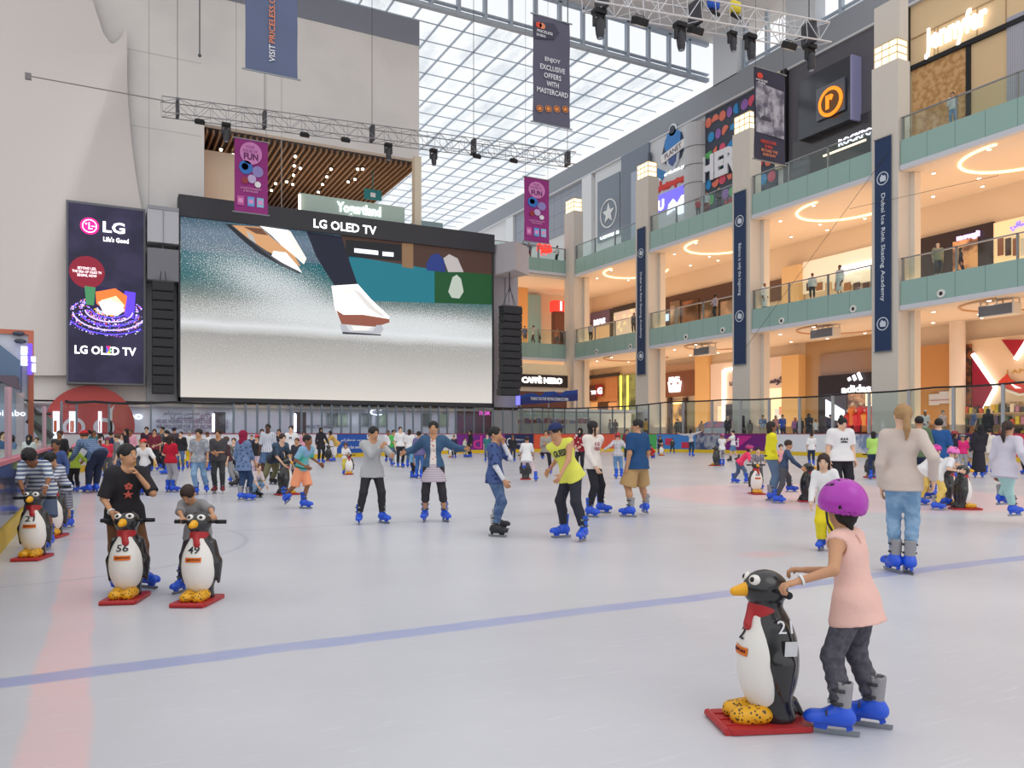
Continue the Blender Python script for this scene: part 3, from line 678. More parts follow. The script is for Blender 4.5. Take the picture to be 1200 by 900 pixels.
SY = 55.6
def scr(px, py, y=None): y = SY if y is None else y; x, D = ony(px, y); return x, zat(py, D)
def epoly(mb, pts, off, m=0, th=.01, y=None):        # flat shape shown on a display
    P = [scr(a, b, y) for a, b in pts]; y = SY if y is None else y
    mb.prism(P, y-off, y-off-th, 'y', m)
def screen_mat():
    m = bpy.data.materials.new('screen picture'); m.use_nodes = True; N = m.node_tree.nodes; L = m.node_tree.links; N.clear()
    o = N.new('ShaderNodeOutputMaterial'); e = N.new('ShaderNodeEmission'); tc = N.new('ShaderNodeTexCoord'); sp = N.new('ShaderNodeSeparateXYZ'); L.new(tc.outputs['Generated'], sp.inputs[0])
    r = N.new('ShaderNodeValToRGB'); cr = r.color_ramp
    st = [(0, (222, 216, 208)), (.10, (212, 207, 200)), (.26, (186, 182, 178)), (.36, (168, 166, 163)), (.385, (196, 196, 194)), (.42, (226, 228, 230)), (.45, (196, 196, 196)), (.52, (150, 150, 144)), (.60, (108, 124, 122)), (.68, (44, 100, 104)), (.80, (22, 98, 108)), (.83, (92, 112, 128)), (.93, (110, 128, 146)), (1, (70, 96, 112))]
    while len(cr.elements) < len(st): cr.elements.new(.5)
    for el, (p, c) in zip(cr.elements, st): el.position = p; el.color = lin(c)
    n1 = N.new('ShaderNodeTexNoise'); n1.inputs['Scale'].default_value = 5; n1.inputs['Detail'].default_value = 8; L.new(tc.outputs['Generated'], n1.inputs['Vector'])
    a = N.new('ShaderNodeMath'); a.operation = 'MULTIPLY_ADD'; a.inputs[1].default_value = .05; L.new(n1.outputs['Fac'], a.inputs[0]); s_ = N.new('ShaderNodeMath'); s_.operation = 'SUBTRACT'; s_.inputs[1].default_value = .025; L.new(sp.outputs[2], s_.inputs[0]); L.new(s_.outputs[0], a.inputs[2]); L.new(a.outputs[0], r.inputs[0])
    # snow spray: fine white grains, densest around a slanting plume
    n2 = N.new('ShaderNodeTexNoise'); n2.inputs['Scale'].default_value = 190; n2.inputs['Detail'].default_value = 3; mp = N.new('ShaderNodeMapping'); mp.inputs['Scale'].default_value = (1.7, 1, 1); L.new(tc.outputs['Generated'], mp.inputs[0]); L.new(mp.outputs[0], n2.inputs['Vector'])
    def mth(op, *v):
        n = N.new('ShaderNodeMath'); n.operation = op
        for i, q in enumerate(v):
            if isinstance(q, (int, float)): n.inputs[i].default_value = q
            else: L.new(q, n.inputs[i])
        return n.outputs[0]
    def gauss(cx, cz, ax, az, k):
        u = mth('SUBTRACT', sp.outputs[0], cx); v = mth('SUBTRACT', mth('ADD', sp.outputs[2], mth('MULTIPLY', u, k)), cz)
        return mth('EXPONENT', mth('MULTIPLY', mth('ADD', mth('POWER', mth('DIVIDE', u, ax), 2), mth('POWER', mth('DIVIDE', v, az), 2)), -1))
    pl = mth('ADD', mth('ADD', gauss(.27, .66, .20, .13, .5), mth('MULTIPLY', gauss(.8, .47, .3, .10, 0), .7)), mth('MULTIPLY', gauss(.45, .50, .5, .07, 0), .8))
    th = mth('GREATER_THAN', mth('ADD', n2.outputs['Fac'], mth('MULTIPLY', pl, .2)), .64); haze = mth('MULTIPLY', pl, .32)
    mx = N.new('ShaderNodeMix'); mx.data_type = 'RGBA'; mx.inputs[7].default_value = lin((232, 236, 238)); L.new(r.outputs[0], mx.inputs[6]); L.new(mth('MAXIMUM', mth('MULTIPLY', th, .8), haze), mx.inputs[0])
    L.new(mx.outputs[2], e.inputs[0]); e.inputs[1].default_value = 1.0; L.new(e.outputs[0], o.inputs[0]); return m
x0, z0 = scr(209, 469.5); x1, z1 = scr(578, 279); zT = z1+.05; r = empty('video_screen', 'giant outdoor style video screen showing white figure skates spraying ice', 'screen', (0, 0, 0))
q = MB(); q.box(x0, SY+.05, 3.55, x1, SY+.9, zT+.15); q.box(x0, SY-.25, zT-1.25, x1, SY+.05, zT+.15); q.box(x0, SY-.12, 3.5, x1, SY+.05, 3.78); q.box(x0, SY-.12, 3.5, x0+.12, SY+.05, zT); q.box(x1-.12, SY-.12, 3.5, x1, SY+.05, zT); q.build('frame', DARKM, r)
q = MB(); q.box(x0+.12, SY-.02, 3.78, x1-.12, SY+.05, zT-1.25); q.build('display', screen_mat(), r)
def E(c, e=1.0): return glow(c, e)
def shape(name, lst, parent, y=None):
    mats = []; q = MB()
    for i, (c, pts, off) in enumerate(lst): mats.append(E(c)); epoly(q, pts, off, i, .004, y)
    return q.build(name, mats, parent)
shape('picture_background', [((58, 40, 34), [(400, 276), (577, 293), (577, 330), (400, 303)], .03), ((20, 94, 108), [(409, 300), (509, 316), (509, 355), (409, 352)], .036), ((16, 62, 32), [(509, 316), (577, 322), (577, 357), (509, 355)], .036), ((20, 22, 26), [(405, 281), (470, 287), (470, 306), (405, 301)], .036),
    ((232, 238, 250), [(415, 291), (443, 294), (443, 299), (415, 296)], .042), ((220, 228, 244), [(448, 295), (461, 296), (461, 301), (448, 300)], .042), ((110, 86, 62), [(471, 285), (484, 286), (484, 315), (471, 313)], .042), ((28, 44, 100), [(499, 310), (505, 299), (513, 297), (520, 304), (522, 319), (500, 317)], .048), ((150, 146, 146), [(519, 303), (526, 298), (536, 303), (543, 319), (525, 319)], .048), ((150, 160, 150), [(525, 342), (530, 325), (535, 322), (540, 327), (543, 342), (538, 350), (529, 349)], .048)], r)
shape('picture_skate', [((30, 32, 38), [(264, 262.5), (282, 264.5), (310, 288), (345, 311), (352, 321), (330, 312), (300, 295), (280, 278)], .05), ((176, 132, 92), [(272, 264), (304, 266), (320, 280), (345, 300), (352, 312), (335, 306), (312, 294), (290, 279)], .054),
    ((150, 150, 150), [(288, 270), (296, 276), (300, 286), (292, 280)], .058), ((205, 206, 208), [(320, 294), (335, 296), (349, 312), (354, 320), (346, 316), (330, 308), (318, 300)], .058), ((206, 202, 198), [(336, 271), (340, 271), (359, 303), (356, 310), (347, 296)], .066), ((90, 60, 46), [(285, 266), (306, 268), (314, 276), (300, 274)], .056), ((60, 62, 68), [(270, 264), (275, 264), (330, 309), (344, 313), (350, 321), (330, 312)], .052), ((238, 236, 232), [(304, 265), (338, 270), (349, 290), (358, 302), (356, 310), (346, 301), (330, 288), (318, 276)], .062)], r)
shape('picture_boot', [((18, 22, 38), [(359, 271.5), (400, 277), (407, 300), (419, 334), (392, 335), (381, 318), (370, 300)], .05), ((236, 234, 230), [(388, 335), (419, 333), (434, 350), (456, 371), (456, 376), (446, 380), (400, 378), (392, 362)], .054), ((214, 210, 206), [(388, 335), (398, 335), (404, 376), (400, 378), (392, 362)], .058),
    ((120, 70, 56), [(394, 364), (402, 369), (425, 369), (456, 374), (456, 378), (440, 383), (400, 380)], .062), ((150, 152, 158), [(398, 380), (404, 380), (410, 388), (436, 388), (441, 381), (447, 381), (449, 386), (446, 391), (405, 392), (400, 388)], .066), ((44, 46, 54), [(401, 389), (446, 392), (446, 393.5), (401, 391.5)], .074), ((206, 202, 198), [(392, 340), (418, 338), (419, 342), (393, 345)], .058), ((188, 184, 182), [(414, 340), (421, 342), (440, 362), (452, 371), (446, 371), (430, 360)], .06), ((205, 200, 196), [(412, 382), (436, 383), (430, 387), (414, 387)], .07)], r)
WL = glow((250, 250, 255), 1.6); xt, Dt = ony(405, SY-.27); text('LG OLED TV', ony(442, SY)[0]-ony(369, SY)[0], .62, (xt, SY-.27, zat(266, Dt)), 0, WL, r, bold=.02)
# tall galaxy display left of it
r = empty('tall_display', 'tall dark vertical display with pink round logo and glowing galaxy picture', 'screen', (0, 0, 0)); PY_ = SY
xa, za = scr(80, 447); xb, zb = scr(168, 251); q = MB(); q.box(xa-.12, SY+.05, za-.12, xb+.12, WY-.02, zb+.35); q.build('frame', M((110, 112, 120), .5), r)
q = MB(); q.box(xa, SY, za, xb, SY+.05, zb+.2); q.build('display', M((44, 40, 66), .5, 0, .75, pat='noise', c2=(30, 28, 50), sc=.6), r)
q = MB(); mats = [E(c, 1.3) for c in ((190, 175, 245), (90, 70, 235), (235, 235, 255), (230, 90, 60), (250, 170, 60), (60, 190, 110), (160, 80, 210))]
gx, gz = scr(128, 358); rnd = random.Random(7); ppx = (xb-xa)/88
for i in range(1700):
    rr = rnd.uniform(.18, 1) ** .8; a = rnd.uniform(0, 2*math.pi); ring = round(rr*6)/6+rnd.gauss(0, .035); ex = ring*50*ppx; ez = ring*24*ppx
    x = gx+ex*math.cos(a); z = gz-ring*10*ppx+ez*math.sin(a)-(.5*ppx*10*ring if math.sin(a) < 0 else 0); s_ = rnd.uniform(.3, .8)*ppx
    if xa+.05 < x-s_ and x+s_ < xb-.05 and not (math.sin(a) > .3 and ring > .85):
        q.box(x-s_, SY-.02, z-s_*.7, x+s_, SY-.002, z+s_*.7, rnd.choice([0, 0, 1, 1, 2, 6, 3]) if ring > .4 else rnd.choice([2, 4, 3, 0, 5]))
tag(q.build('galaxy_dots', mats, r), kind='stuff')
q = MB()
for i in range(6):
    a0 = ring = (i+2)/7; P = []
    for j in range(25): t = math.pi*(1.02+j/24*.96); P.append((gx+a0*49*ppx*math.cos(t), SY-.012-.002*i, gz-a0*12*ppx+a0*26*ppx*math.sin(t)))
    P = [p for p in P if xa+.04 < p[0] < xb-.04]; q.tube(P, .05, 4, i % 2, caps=True)
q.build('galaxy_ring', [mats[0], mats[1]], r)
shape('picture_television', [((30, 24, 60), [(98, 333), (160, 342), (158, 376), (101, 358)], .02), ((60, 120, 80), [(99, 335), (112, 337), (110, 358), (101, 357)], .026), ((90, 60, 220), [(146, 341), (159, 343), (157, 374), (146, 371)], .026), ((222, 110, 50), [(112, 342), (135, 338), (149, 347), (146, 366), (128, 366), (113, 356)], .03), ((250, 225, 170), [(118, 352), (136, 347), (146, 358), (140, 368), (124, 365)], .034)], r)
shape('picture_glow', [((235, 230, 255), [(115, 354), (128, 351), (142, 357), (146, 364), (138, 370), (122, 368)], .04)], r)
x_, z_ = scr(102, 319); q = MB(); disc(q, (x_, SY-.02, z_), 21*ppx, 'y', .01, 30, 0, None, .98); q.build('red_roundel', E((120, 24, 44), .9), r)
text('BEYOND LED,\nTHE ERA OF OLED TV\nBEGINS, NOW', 34*ppx, 13*ppx, (x_, SY-.04, z_), 0, WL, r)
x_, z_ = scr(105, 265); q = MB(); disc(q, (x_, SY-.03, z_), 11*ppx, 'y', .02, 30); q.build('round_logo', E((225, 30, 130), 1.2), r)
q = MB(); disc(q, (x_, SY-.05, z_), 8.6*ppx, 'y', .01, 28, 0, 7.6*ppx); q.box(x_-1.2*ppx, SY-.06, z_-4*ppx, x_+.1*ppx, SY-.045, z_+4.5*ppx); q.box(x_-1.2*ppx, SY-.06, z_-4*ppx, x_+3.4*ppx, SY-.045, z_-3*ppx); q.box(x_+2*ppx, SY-.06, z_-.6*ppx, x_+8*ppx, SY-.045, z_+.4*ppx); disc(q, (x_-4*ppx, SY-.05, z_+2.6*ppx), 1.2*ppx, 'y', .01, 10); q.build('logo_face', WL, r)
for s_, px, py, w_, h_ in (('LG', 133.5, 267, 26, 14.5), ("Life's Good", 136, 281.5, 30, 6.5), ('LG OLED TV', 124, 411, 72, 11)):
    x_, z_ = scr(px, py); text(s_, w_*ppx, h_*ppx, (x_, SY-.03, z_), 0, WL, r, bold=.025)
x_, z_ = scr(126.5, 411); q = MB(); q.add([(x_-2*ppx, SY-.06, z_-4*ppx), (x_+3*ppx, SY-.06, z_-4*ppx), (x_+3*ppx, SY-.06, z_+6*ppx), (x_-2*ppx, SY-.06, z_+6*ppx), (x_+1*ppx, SY-.06, z_)], [(0, 1, 4), (1, 2, 4), (2, 3, 4), (3, 0, 4)]); q.m = [0, 1, 2, 3]; q.build('colour_mark', [E((240, 190, 60)), E((60, 180, 90)), E((230, 40, 120)), E((80, 80, 220))], r)
# speaker towers beside the screen
def line_array(px0, px1, pyT, pyB, y, label, n=12, lean=0):
    xa, D = ony(px0, y); xb, _ = ony(px1, y); za, zb = zat(pyB, D), zat(pyT, D); r = empty('line_array_speaker', label, 'speaker', ((xa+xb)/2, y, za)); w_ = (xb-xa)/2; h = (zb-za)/n
    for i in range(n):
        q = MB(); dy = -.25*((i-n*.6)/n)**2*3*lean; q.T = Matrix.Translation((lean*-.1*max(0, 3-i), dy, i*h)); q.bbox(-w_, -.55, .02, w_, .3, h-.02, .04); q.box(-w_*.96, -.565, .08, w_*.96, -.55, h-.08, 1); q.build('speaker_cabinet', [M((40, 40, 44), .6), M((58, 58, 62), .9, bump=.4)], r)
    q = MB(); q.box(-w_, -.5, zb-za, w_, .3, zb-za+.12)
    for s_ in (-1, 1): q.tube([(s_*w_*.8, 0, zb-za), (0, 0, zb-za+1.6)], .025, 5); q.tube([(s_*w_*.3, -.3, zb-za), (0, 0, zb-za+1.9)], .025, 5)
    q.tube([(0, 0, zb-za+1.2), (0, 0, zb-za+3.0)], .05, 6); q.build('rigging', M((70, 70, 76), .6), r)
    return r
line_array(178, 203.5, 331, 462, 55.2, 'black column of speaker cabinets between the tall display and the big screen')
line_array(586, 608, 360, 464, 54.6, 'black hanging column of speaker cabinets right of the big screen', 12, 1)
GBOX = M((186, 188, 196), .35)
xa, D = ony(172, 55.9); xb, _ = ony(208, 55.9); q = MB(); q.box(xa, 55, zat(286, D), xb, 57, zat(245, D)); q.box(xa, 55, zat(330, D), xb, 57, zat(293, D), 1); q.box(xa, 56.4, 3.5, xb, 57, zat(330, D), 2)
q.box(xa, 54.95, zat(248, D), xb, 55, zat(244, D), 2); q.box((xa+xb)/2-.03, 54.96, zat(286, D), (xa+xb)/2+.03, 55, zat(245, D), 2)
tag(q.build('speaker_housing', [GBOX, M((120, 122, 130), .4), M((150, 152, 160), .5)]), 'grey panelled box above the speaker column left of the big screen', 'housing')
xa, D = ony(581, 55.2); xb, _ = ony(613, 55.2); xm, _ = ony(590, 55.2); q = MB(); q.add([(xa, 56, zat(321, D)), (xm+.2, 53.6, zat(319, D)), (xb+.4, 55, zat(319, D)), (xb, 57, zat(318, D)), (xa, 56, zat(285, D)), (xm+.2, 53.6, zat(286, D)), (xb+.4, 55, zat(286, D)), (xb, 57, zat(287, D))], [(0, 1, 2, 3), (7, 6, 5, 4), (0, 4, 5, 1), (1, 5, 6, 2), (2, 6, 7, 3), (3, 7, 4, 0)])
tag(q.build('speaker_housing', M((196, 192, 198), .5)), 'lilac grey box above the speaker column right of the big screen', 'housing')
xa, D = ony(580, 57); xb, _ = ony(607, 57); q = MB(); q.box(xa-.1, 57.0, 0, xb, 57.4, zat(322, D)); q.box(xa+.9, 56.9, 7, xa+1.1, 57, zat(322, D)); S('trim_9', q, M((176, 174, 184), .5))
# huge red circle on the hoarding at left with letters, shop shelves shining behind
x_, D = ony(106, 56.2); q = MB(); disc(q, (0, 0, 0), 47*D/F, 'y', .08, 48); o = tag(q.build('round_sign', M((176, 72, 70), .5)), 'huge dull red round sign at the far left below the tall display', 'sign'); o.location = (x_, 56.2, zat(499, D))
q = MB(); R_ = 47*D/F
disc(q, (-.9, -.06, -.1), .62, 'y', .02, 26, 0, .42); disc(q, (.75, -.06, -.1), .6, 'y', .02, 26, 0, .36); q.prism([(.95, -.6), (1.22, -.6), (1.22, .9), (1.35, 1.35), (.98, .95)], -.07, -.05, 'y'); q.build('letters', M((196, 186, 192), .5), o)
for i, (px, w_, c) in enumerate(((62, 7, (226, 232, 250)), (81, 9, (226, 232, 250)), (115, 4, (238, 234, 250)))):
    x_, D = ony(px, 55.9); q = MB(); q.box(x_, 55.8, .95, x_+w_*.05, 55.9, zat(482, D)); q.box(x_+.05, 55.75, 1.5, x_+w_*.03, 55.8, 2.2, 1)
    tag(q.build('shop_light_box', [glow(c, 1.4), M((230, 110, 60), .5)]), ('narrow bright shop panel, leftmost before the red round sign', 'wider bright shop panel with an orange patch before the red sign', 'slim bright strip in the middle of the red round sign')[i], 'lit panel')
x_, D = ony(158, HB-.1); text('bo', 1.0, .55, (x_, HB-.1, zat(487, D)), 0, WL, tag(empty('lit_sign', 'small white glowing two letter sign right of the red round sign', 'sign', (0, 0, 0))), bold=.03)
# booth and escalator at the far left
r = empty('corner_booth', 'glazed booth with orange frame and dark canopy at the left edge', 'booth', (0, 0, 0)); bY = 33.0
def lx(px, py, y=bY): x, D = ony(px, y); return x, zat(py, D)
xL, zT_ = lx(33, 387); q = MB(); q.box(xL-.0, bY, GF, xL+.16, bY+.2, zT_); q.box(-9, bY, zT_-.16, xL, bY+.2, zT_); q.build('orange_frame', M((196, 110, 84), .5), r)
q = MB(); q.box(-9, bY+.1, 2.6, xL, bY+.15, zT_-.16); q.build('upper_wall', M((206, 208, 216), .6), r)
a_ = lx(0, 404); b_ = lx(26, 425); q = MB(); q.prism([(-9, a_[1]), (a_[0], a_[1]), (b_[0]-.5, lx(16, 410)[1]), (b_[0], b_[1]), (b_[0], lx(26, 460)[1]), (-9, lx(0, 440)[1])], bY, bY-.9, 'y'); q.build('blue_arch', M((96, 120, 150), .4), r)
q = MB(); q.prism([(-9, lx(0, 441)[1]), (lx(24, 444)[0], lx(24, 444)[1]), (lx(27, 459)[0], lx(27, 459)[1]), (lx(3, 449)[0], lx(3, 449)[1]), (-9, lx(0, 448)[1])], bY-.95, bY-1.8, 'y'); q.build('dark_canopy', M((96, 84, 98), .6), r)
q = MB(); q.box(-9, bY-1, GF, b_[0], bY-.9, 3.1); q.build('glass_front', M((150, 160, 185), .12, spec=.8), r)
q = MB(); q.box(b_[0]-.1, bY-1.1, GF, b_[0]+.12, bY-.85, lx(26, 462)[1]); q.box(b_[0]-1.6, bY-1.02, GF, b_[0]-1.52, bY-.98, 3.1); q.build('post', M((186, 170, 178), .4), r)
for (px, py, w_, h_, c) in ((35, 421, 4, 30, (96, 70, 220)), (29, 411, 6, 8, (225, 235, 255)), (29, 423, 6, 9, (225, 235, 255)), (39, 421, 4, 5, (225, 235, 255)), (39, 431, 4, 8, (225, 235, 255))):
    x_, z_ = lx(px, py, bY-.4); q = MB(); q.box(x_-w_*.018, bY-.5, z_-h_*.018, x_+w_*.018, bY-.3, z_+h_*.018); q.build('sign_light', glow(c, 1.3), r)
x_, z_ = lx(13, 484, bY-1.1); text('billabo', .85, .2, (x_, bY-1.12, z_), 0, WL, r)
for (px, py) in ((22, 391), (24, 400)):
    x_, z_ = lx(px, py); q = MB(); q.ball((x_, bY-.05, z_), (.2, .1, .09), 8); q.build('lamp_head', M((70, 72, 84), .5), r)
r = empty('escalator', 'dark escalator balustrade rising to the left behind the crowd', 'escalator', (0, 0, 0)); eY = 40.0
P = [lx(32, 474, eY), (lx(60, 490, eY)), (lx(60, 515, eY)[0], GF), (lx(50, 515, eY)[0], GF), lx(32, 494, eY)]; q = MB(); q.prism(P, eY, eY+1.6, 'y'); q.build('balustrade', M((120, 132, 128), .3), r)
q = MB(); q.tube([(lx(30, 466, eY)[0], eY-.05, lx(30, 466, eY)[1]), (lx(44, 485, eY)[0], eY-.05, lx(44, 485, eY)[1]), (lx(60, 485, eY)[0], eY-.05, lx(60, 485, eY)[1])], .07, 6); q.tube([(lx(32, 492, eY)[0], eY-.05, lx(32, 492, eY)[1]), (lx(62, 512, eY)[0], eY-.05, lx(62, 512, eY)[1])], .14, 6); q.build('handrail', M((60, 60, 66), .5), r)
# tensile fabric sail in front of the wall: a tall white membrane with a sharp fold
def sail():
    # rows down the right edge (cusp at 148,30); the fold runs away to lower left, the cloth left of it lies back on the wall
    edge = [(149, 60), (149, 90), (150, 120), (154, 165), (159, 205), (165, 240), (171, 262), (173, 330), (173, 440)]
    K = 14; fold = [(139, 62), (128, 95), (116, 135), (97, 185), (80, 232), (62, 282), (46, 330), (36, 380), (30, 440)]
    n = len(edge)*4-3; V = []
    def pick(T, t): i = min(int(t*(len(T)-1)), len(T)-2); f_ = t*(len(T)-1)-i; return [a+(b-a)*f_ for a, b in zip(T[i], T[i+1])]
    for j in range(n):
        t = j/(n-1); e, f_ = pick(edge, t), pick(fold, t); w_ = min(1, t/.25)*min(1, max(.0, (1-t)/.6))
        for i in range(K):
            u = i/(K-1)
            if u <= .45: v = u/.45; px = e[0]+(f_[0]-e[0])*v; py = e[1]+(f_[1]-e[1])*v; dep = .2+1.0*w_*v**.8
            else: v = (u-.45)/.55; px = f_[0]-(f_[0]+70)*v**1.5; py = f_[1]+(64-f_[1] if j == 0 else -4)*v; dep = .2+1.0*w_*max(0, 1-v*1.6)**1.6
            x, D = ony(px, 56.75-dep); V.append((x, 56.75-dep, zat(py, D)))
    Fc = [(i*K+j, i*K+j+1, (i+1)*K+j+1, (i+1)*K+j) for i in range(n-1) for j in range(K-1)]
    V += [(x, y+.04, z) for x, y, z in V]; o = n*K; Fc += [tuple(a+o for a in reversed(q_)) for q_ in Fc]
    q = MB(); q.v = V; q.f = Fc; q.m = [0]*len(Fc)
    Tp = [(-70, -60), (-26, -60), (14, -60), (49, -60), (80, -60), (109, 2), (121, 39), (130, 51), (134, 50.5), (138, 48), (141, 45), (143.5, 41), (146, 35), (148, 29)]
    P = lambda a, b: (ony(a, 56.55)[0], 56.55, zat(b, ony(a, 56.55)[1])); k = len(Tp)
    vs = [P(*p) for p in Tp]+[V[K-1-i] for i in range(K)]; vs += [(x, y+.04, z) for x, y, z in vs]
    q.add(vs, [(i, i+1, k+i+1, k+i) for i in range(k-1)]+[(2*k+i+1, 2*k+i, 3*k+i, 3*k+i+1) for i in range(k-1)])
    return q
tag(sail().build('fabric_sail', M((222, 216, 213), .8, pat='noise', c2=(214, 208, 206), sc=60), smooth=True), 'tall white tensile fabric sail with a sharp diagonal fold at upper left', 'fabric sail')
x_, z_ = scr(33, 200, 56.4); q = MB(); q.tube([(x_, 56.9, 4), (x_, 56.9, 36)], .05, 5); tag(q.build('cable', M((120, 116, 118), .6)), 'thin vertical cable in front of the white wall at far left', 'cable')
a1, c1 = scr(33, 89, 52); b1, d1 = scr(192, 118, 48); q = MB(); q.tube([(a1, 52, c1), (b1, 48, d1)], .035, 5); q.box(a1-.15, 51.9, c1-.2, a1+.15, 52.1, c1+.15); tag(q.build('cable_tray', M((130, 126, 128), .6)), 'thin grey cable tray leading from the left wall to the long truss', 'cable')

# ---- hanging banners
def banner(px0, px1, py0, py1, Y, label, mat, parts=(), rope=True):
    """cloth banner parallel to the screen wall with hem rods; parts: (text, px, py, w px, h px, colour, extra)"""
    xa, D0 = ony(px0, Y); xb, D1 = ony(px1, Y); xm, Dm = ony((px0+px1)/2, Y); zt = zat(py0, Dm); zb = zat(py1, Dm); k = (xb-xa)/(px1-px0)
    r = empty('hanging_banner', label, 'banner', (xm, Y, zb)); w_ = (xb-xa)/2; H = zt-zb
    q = MB(); n = 14; V = []
    for j in range(n+1):
        for i in range(9): u = -w_+2*w_*i/8; V.append((u, .02*math.sin(j*1.1+i*.6), H*j/n))
    nV = len(V); V += [(x, y+.012, z) for x, y, z in V]; fs = [(j*9+i, j*9+i+1, (j+1)*9+i+1, (j+1)*9+i) for j in range(n) for i in range(8)]
    q.add(V, fs+[tuple(nV+a for a in reversed(f)) for f in fs]); q.build('cloth', mat, r, smooth=True)
    for z_ in (0, H): MB().tube([(-w_-.12, 0, z_), (w_+.12, 0, z_)], .035, 6).build('rod', METAL, r)
    if rope:
        q = MB()
        for s_ in (-1, 1): q.tube([(s_*w_*.9, 0, H), (s_*w_*.9, 0, min(CZ-zb, H+14))], .012, 4)
        q.build('wire', M((90, 90, 96), .6), r)
    return r, k, (px0+px1)/2, py1, Dm/F
def bt(b, s_, px, py, w_, h_, mat, rot=0, bold=.01):
    r, k, pm, pb, kz = b; sl = .19*(px-pm)
    return text(s_, w_*(kz if rot else k), h_*(k if rot else kz), ((px-pm)*k, -.05, (pb-py+sl)*kz), 0, mat, r, ex=.01, tilt=rot, bold=bold)
def bd(b, px, py, rr, mat, name='roundel', r_in=None):
    r, k, pm, pb, kz = b; q = MB(); disc(q, (0, 0, 0), rr*kz, 'y', .012, 26, 0, r_in*kz if r_in else None, k/kz); o = q.build(name, mat, r); o.location = ((px-pm)*k, -.045, (pb-py+.19*(px-pm))*kz); return o
WTX = M((226, 226, 232), .6)
NAVY = M((94, 104, 134), .8); WTX = M((226, 226, 232), .6); OR_ = M((222, 134, 96), .6)
b_ = banner(288, 349, -60, 87, 30.5, 'grey blue banner at the top with white and orange vertical words', NAVY)
bt(b_, 'VISIT', 318.5, 63, 20, 7, WTX, math.pi/2); bt(b_, 'PRICELESS.COM', 318.5, 17, 68, 7, OR_, math.pi/2)
SL_ = M((92, 90, 108), .8)
b_ = banner(625, 668, 22, 147, 30.5, 'dark slate banner with white capital lines in front of the glass roof', SL_)
for i, s_ in enumerate(('ENJOY', 'EXCLUSIVE', 'OFFERS', 'WITH', 'MASTERCARD')): bt(b_, s_, 647, 72+9.2*i, (18, 29, 20, 14, 36)[i], 6, WTX)
bd(b_, 631, 31, 3.4, M((214, 70, 50), .6)); bd(b_, 635, 32, 3.4, OR_); bt(b_, 'PRICELESS', 638, 39, 18, 3.2, WTX); bt(b_, 'DUBAI', 633.5, 43, 10, 3, WTX)
q = MB(); r_, k_, pm_, pb_, kz_ = b_; q.prism([((a-pm_)*k_, (pb_-c+.19*(a-pm_))*kz_) for a, c in ((626, 27), (649, 28), (655, 38), (649, 46), (626, 47))], -.03, -.02, 'y'); q.build('arrow_patch', M((66, 64, 82), .7), r_)
for i in range(4): bd(b_, 632+10*i, 128, 3.8, M((222, 140, 80), .6)); bd(b_, 632+10*i, 128, 3.0, WTX, 'icon_ring', 2.2)
b_ = banner(884, 920, 83, 190, 30.5, 'dark banner with a grey harbour photo and red and orange words', M((58, 56, 74), .8))
r_, k_, pm_, pb_, kz_ = b_; q = MB(); q.prism([((a-pm_)*k_, (pb_-c)*kz_) for a, c in ((885.5, 100), (918.5, 104), (918.5, 160), (885.5, 158))], -.03, -.02, 'y'); q.build('harbour_photo', M((176, 172, 182), .7, pat='noise', c2=(92, 88, 104), sc=1.6), r_)
bd(b_, 890, 90, 3.4, M((214, 70, 50), .6)); bt(b_, 'PRICELESS\nDUBAI', 892, 97, 13, 5, WTX); bt(b_, 'REDISCOVER\nDUBAI', 900, 170, 18, 9, M((214, 72, 62), .6)); bt(b_, 'BEYOND THE\nEVERYDAY', 901, 180, 19, 8, OR_)
q = MB(); q.prism([((a-pm_)*k_, (pb_-c)*kz_) for a, c in ((893, 138), (895, 138), (895.5, 122), (896, 138), (903, 141), (903, 143), (890, 143))], -.045, -.035, 'y'); q.build('boat_outline', M((66, 64, 78), .7), r_)
PUR = M((146, 50, 124), .8); PK = M((222, 150, 200), .6)
for (p0, p1, a, c, lb) in ((275, 314, 164, 250, 'purple festival banner hanging over the food court opening, left of two'), (614.5, 643.5, 209, 284, 'purple festival banner beside the far column, right of two')):
    b_ = banner(p0, p1, a, c, 50, lb, PUR); k = (p1-p0)/39; X = lambda u: p0+u*(p1-p0)/39; Y = lambda v: a+v*(c-a)/86
    bd(b_, X(19), Y(16), 13*k, M((206, 130, 190), .6)); bt(b_, 'YOUR\nHOUSE OF', X(18), Y(11), 17*k, 8*k, M((110, 40, 110), .6)); bt(b_, 'FUN', X(19), Y(20), 17*k, 8*k, M((96, 34, 90), .6), bold=.04)
    bd(b_, X(13), Y(32), 8*k, M((50, 110, 190), .5)); bd(b_, X(12), Y(31), 4*k, M((140, 190, 230), .5), 'roundel'); bd(b_, X(27), Y(38), 6.5*k, M((140, 130, 190), .5)); bd(b_, X(12), Y(47), 4*k, M((150, 50, 60), .5)); bd(b_, X(20), Y(46), 5*k, M((190, 170, 210), .5)); bd(b_, X(27), Y(53), 3.6*k, WTX)
    bt(b_, '10 RESTAURANTS\n& RETAILERS', X(19), Y(59), 24*k, 5.5*k, PK)
    r_, k_, pm_, pb_, kz_ = b_
    for u, cc in ((7, (190, 90, 160)), (19, (100, 160, 220)), (30, (140, 190, 220))): q = MB(); q.box((X(u)-4*k-pm_)*k_, -.04, (pb_-Y(78))*kz_, (X(u)+4*k-pm_)*k_, -.03, (pb_-Y(67))*kz_); q.box((X(u)-2.6*k-pm_)*k_, -.05, (pb_-Y(75))*kz_, (X(u)+2.6*k-pm_)*k_, -.04, (pb_-Y(70))*kz_, 1); q.build('shop_card', [M(cc, .6), PK], r_)
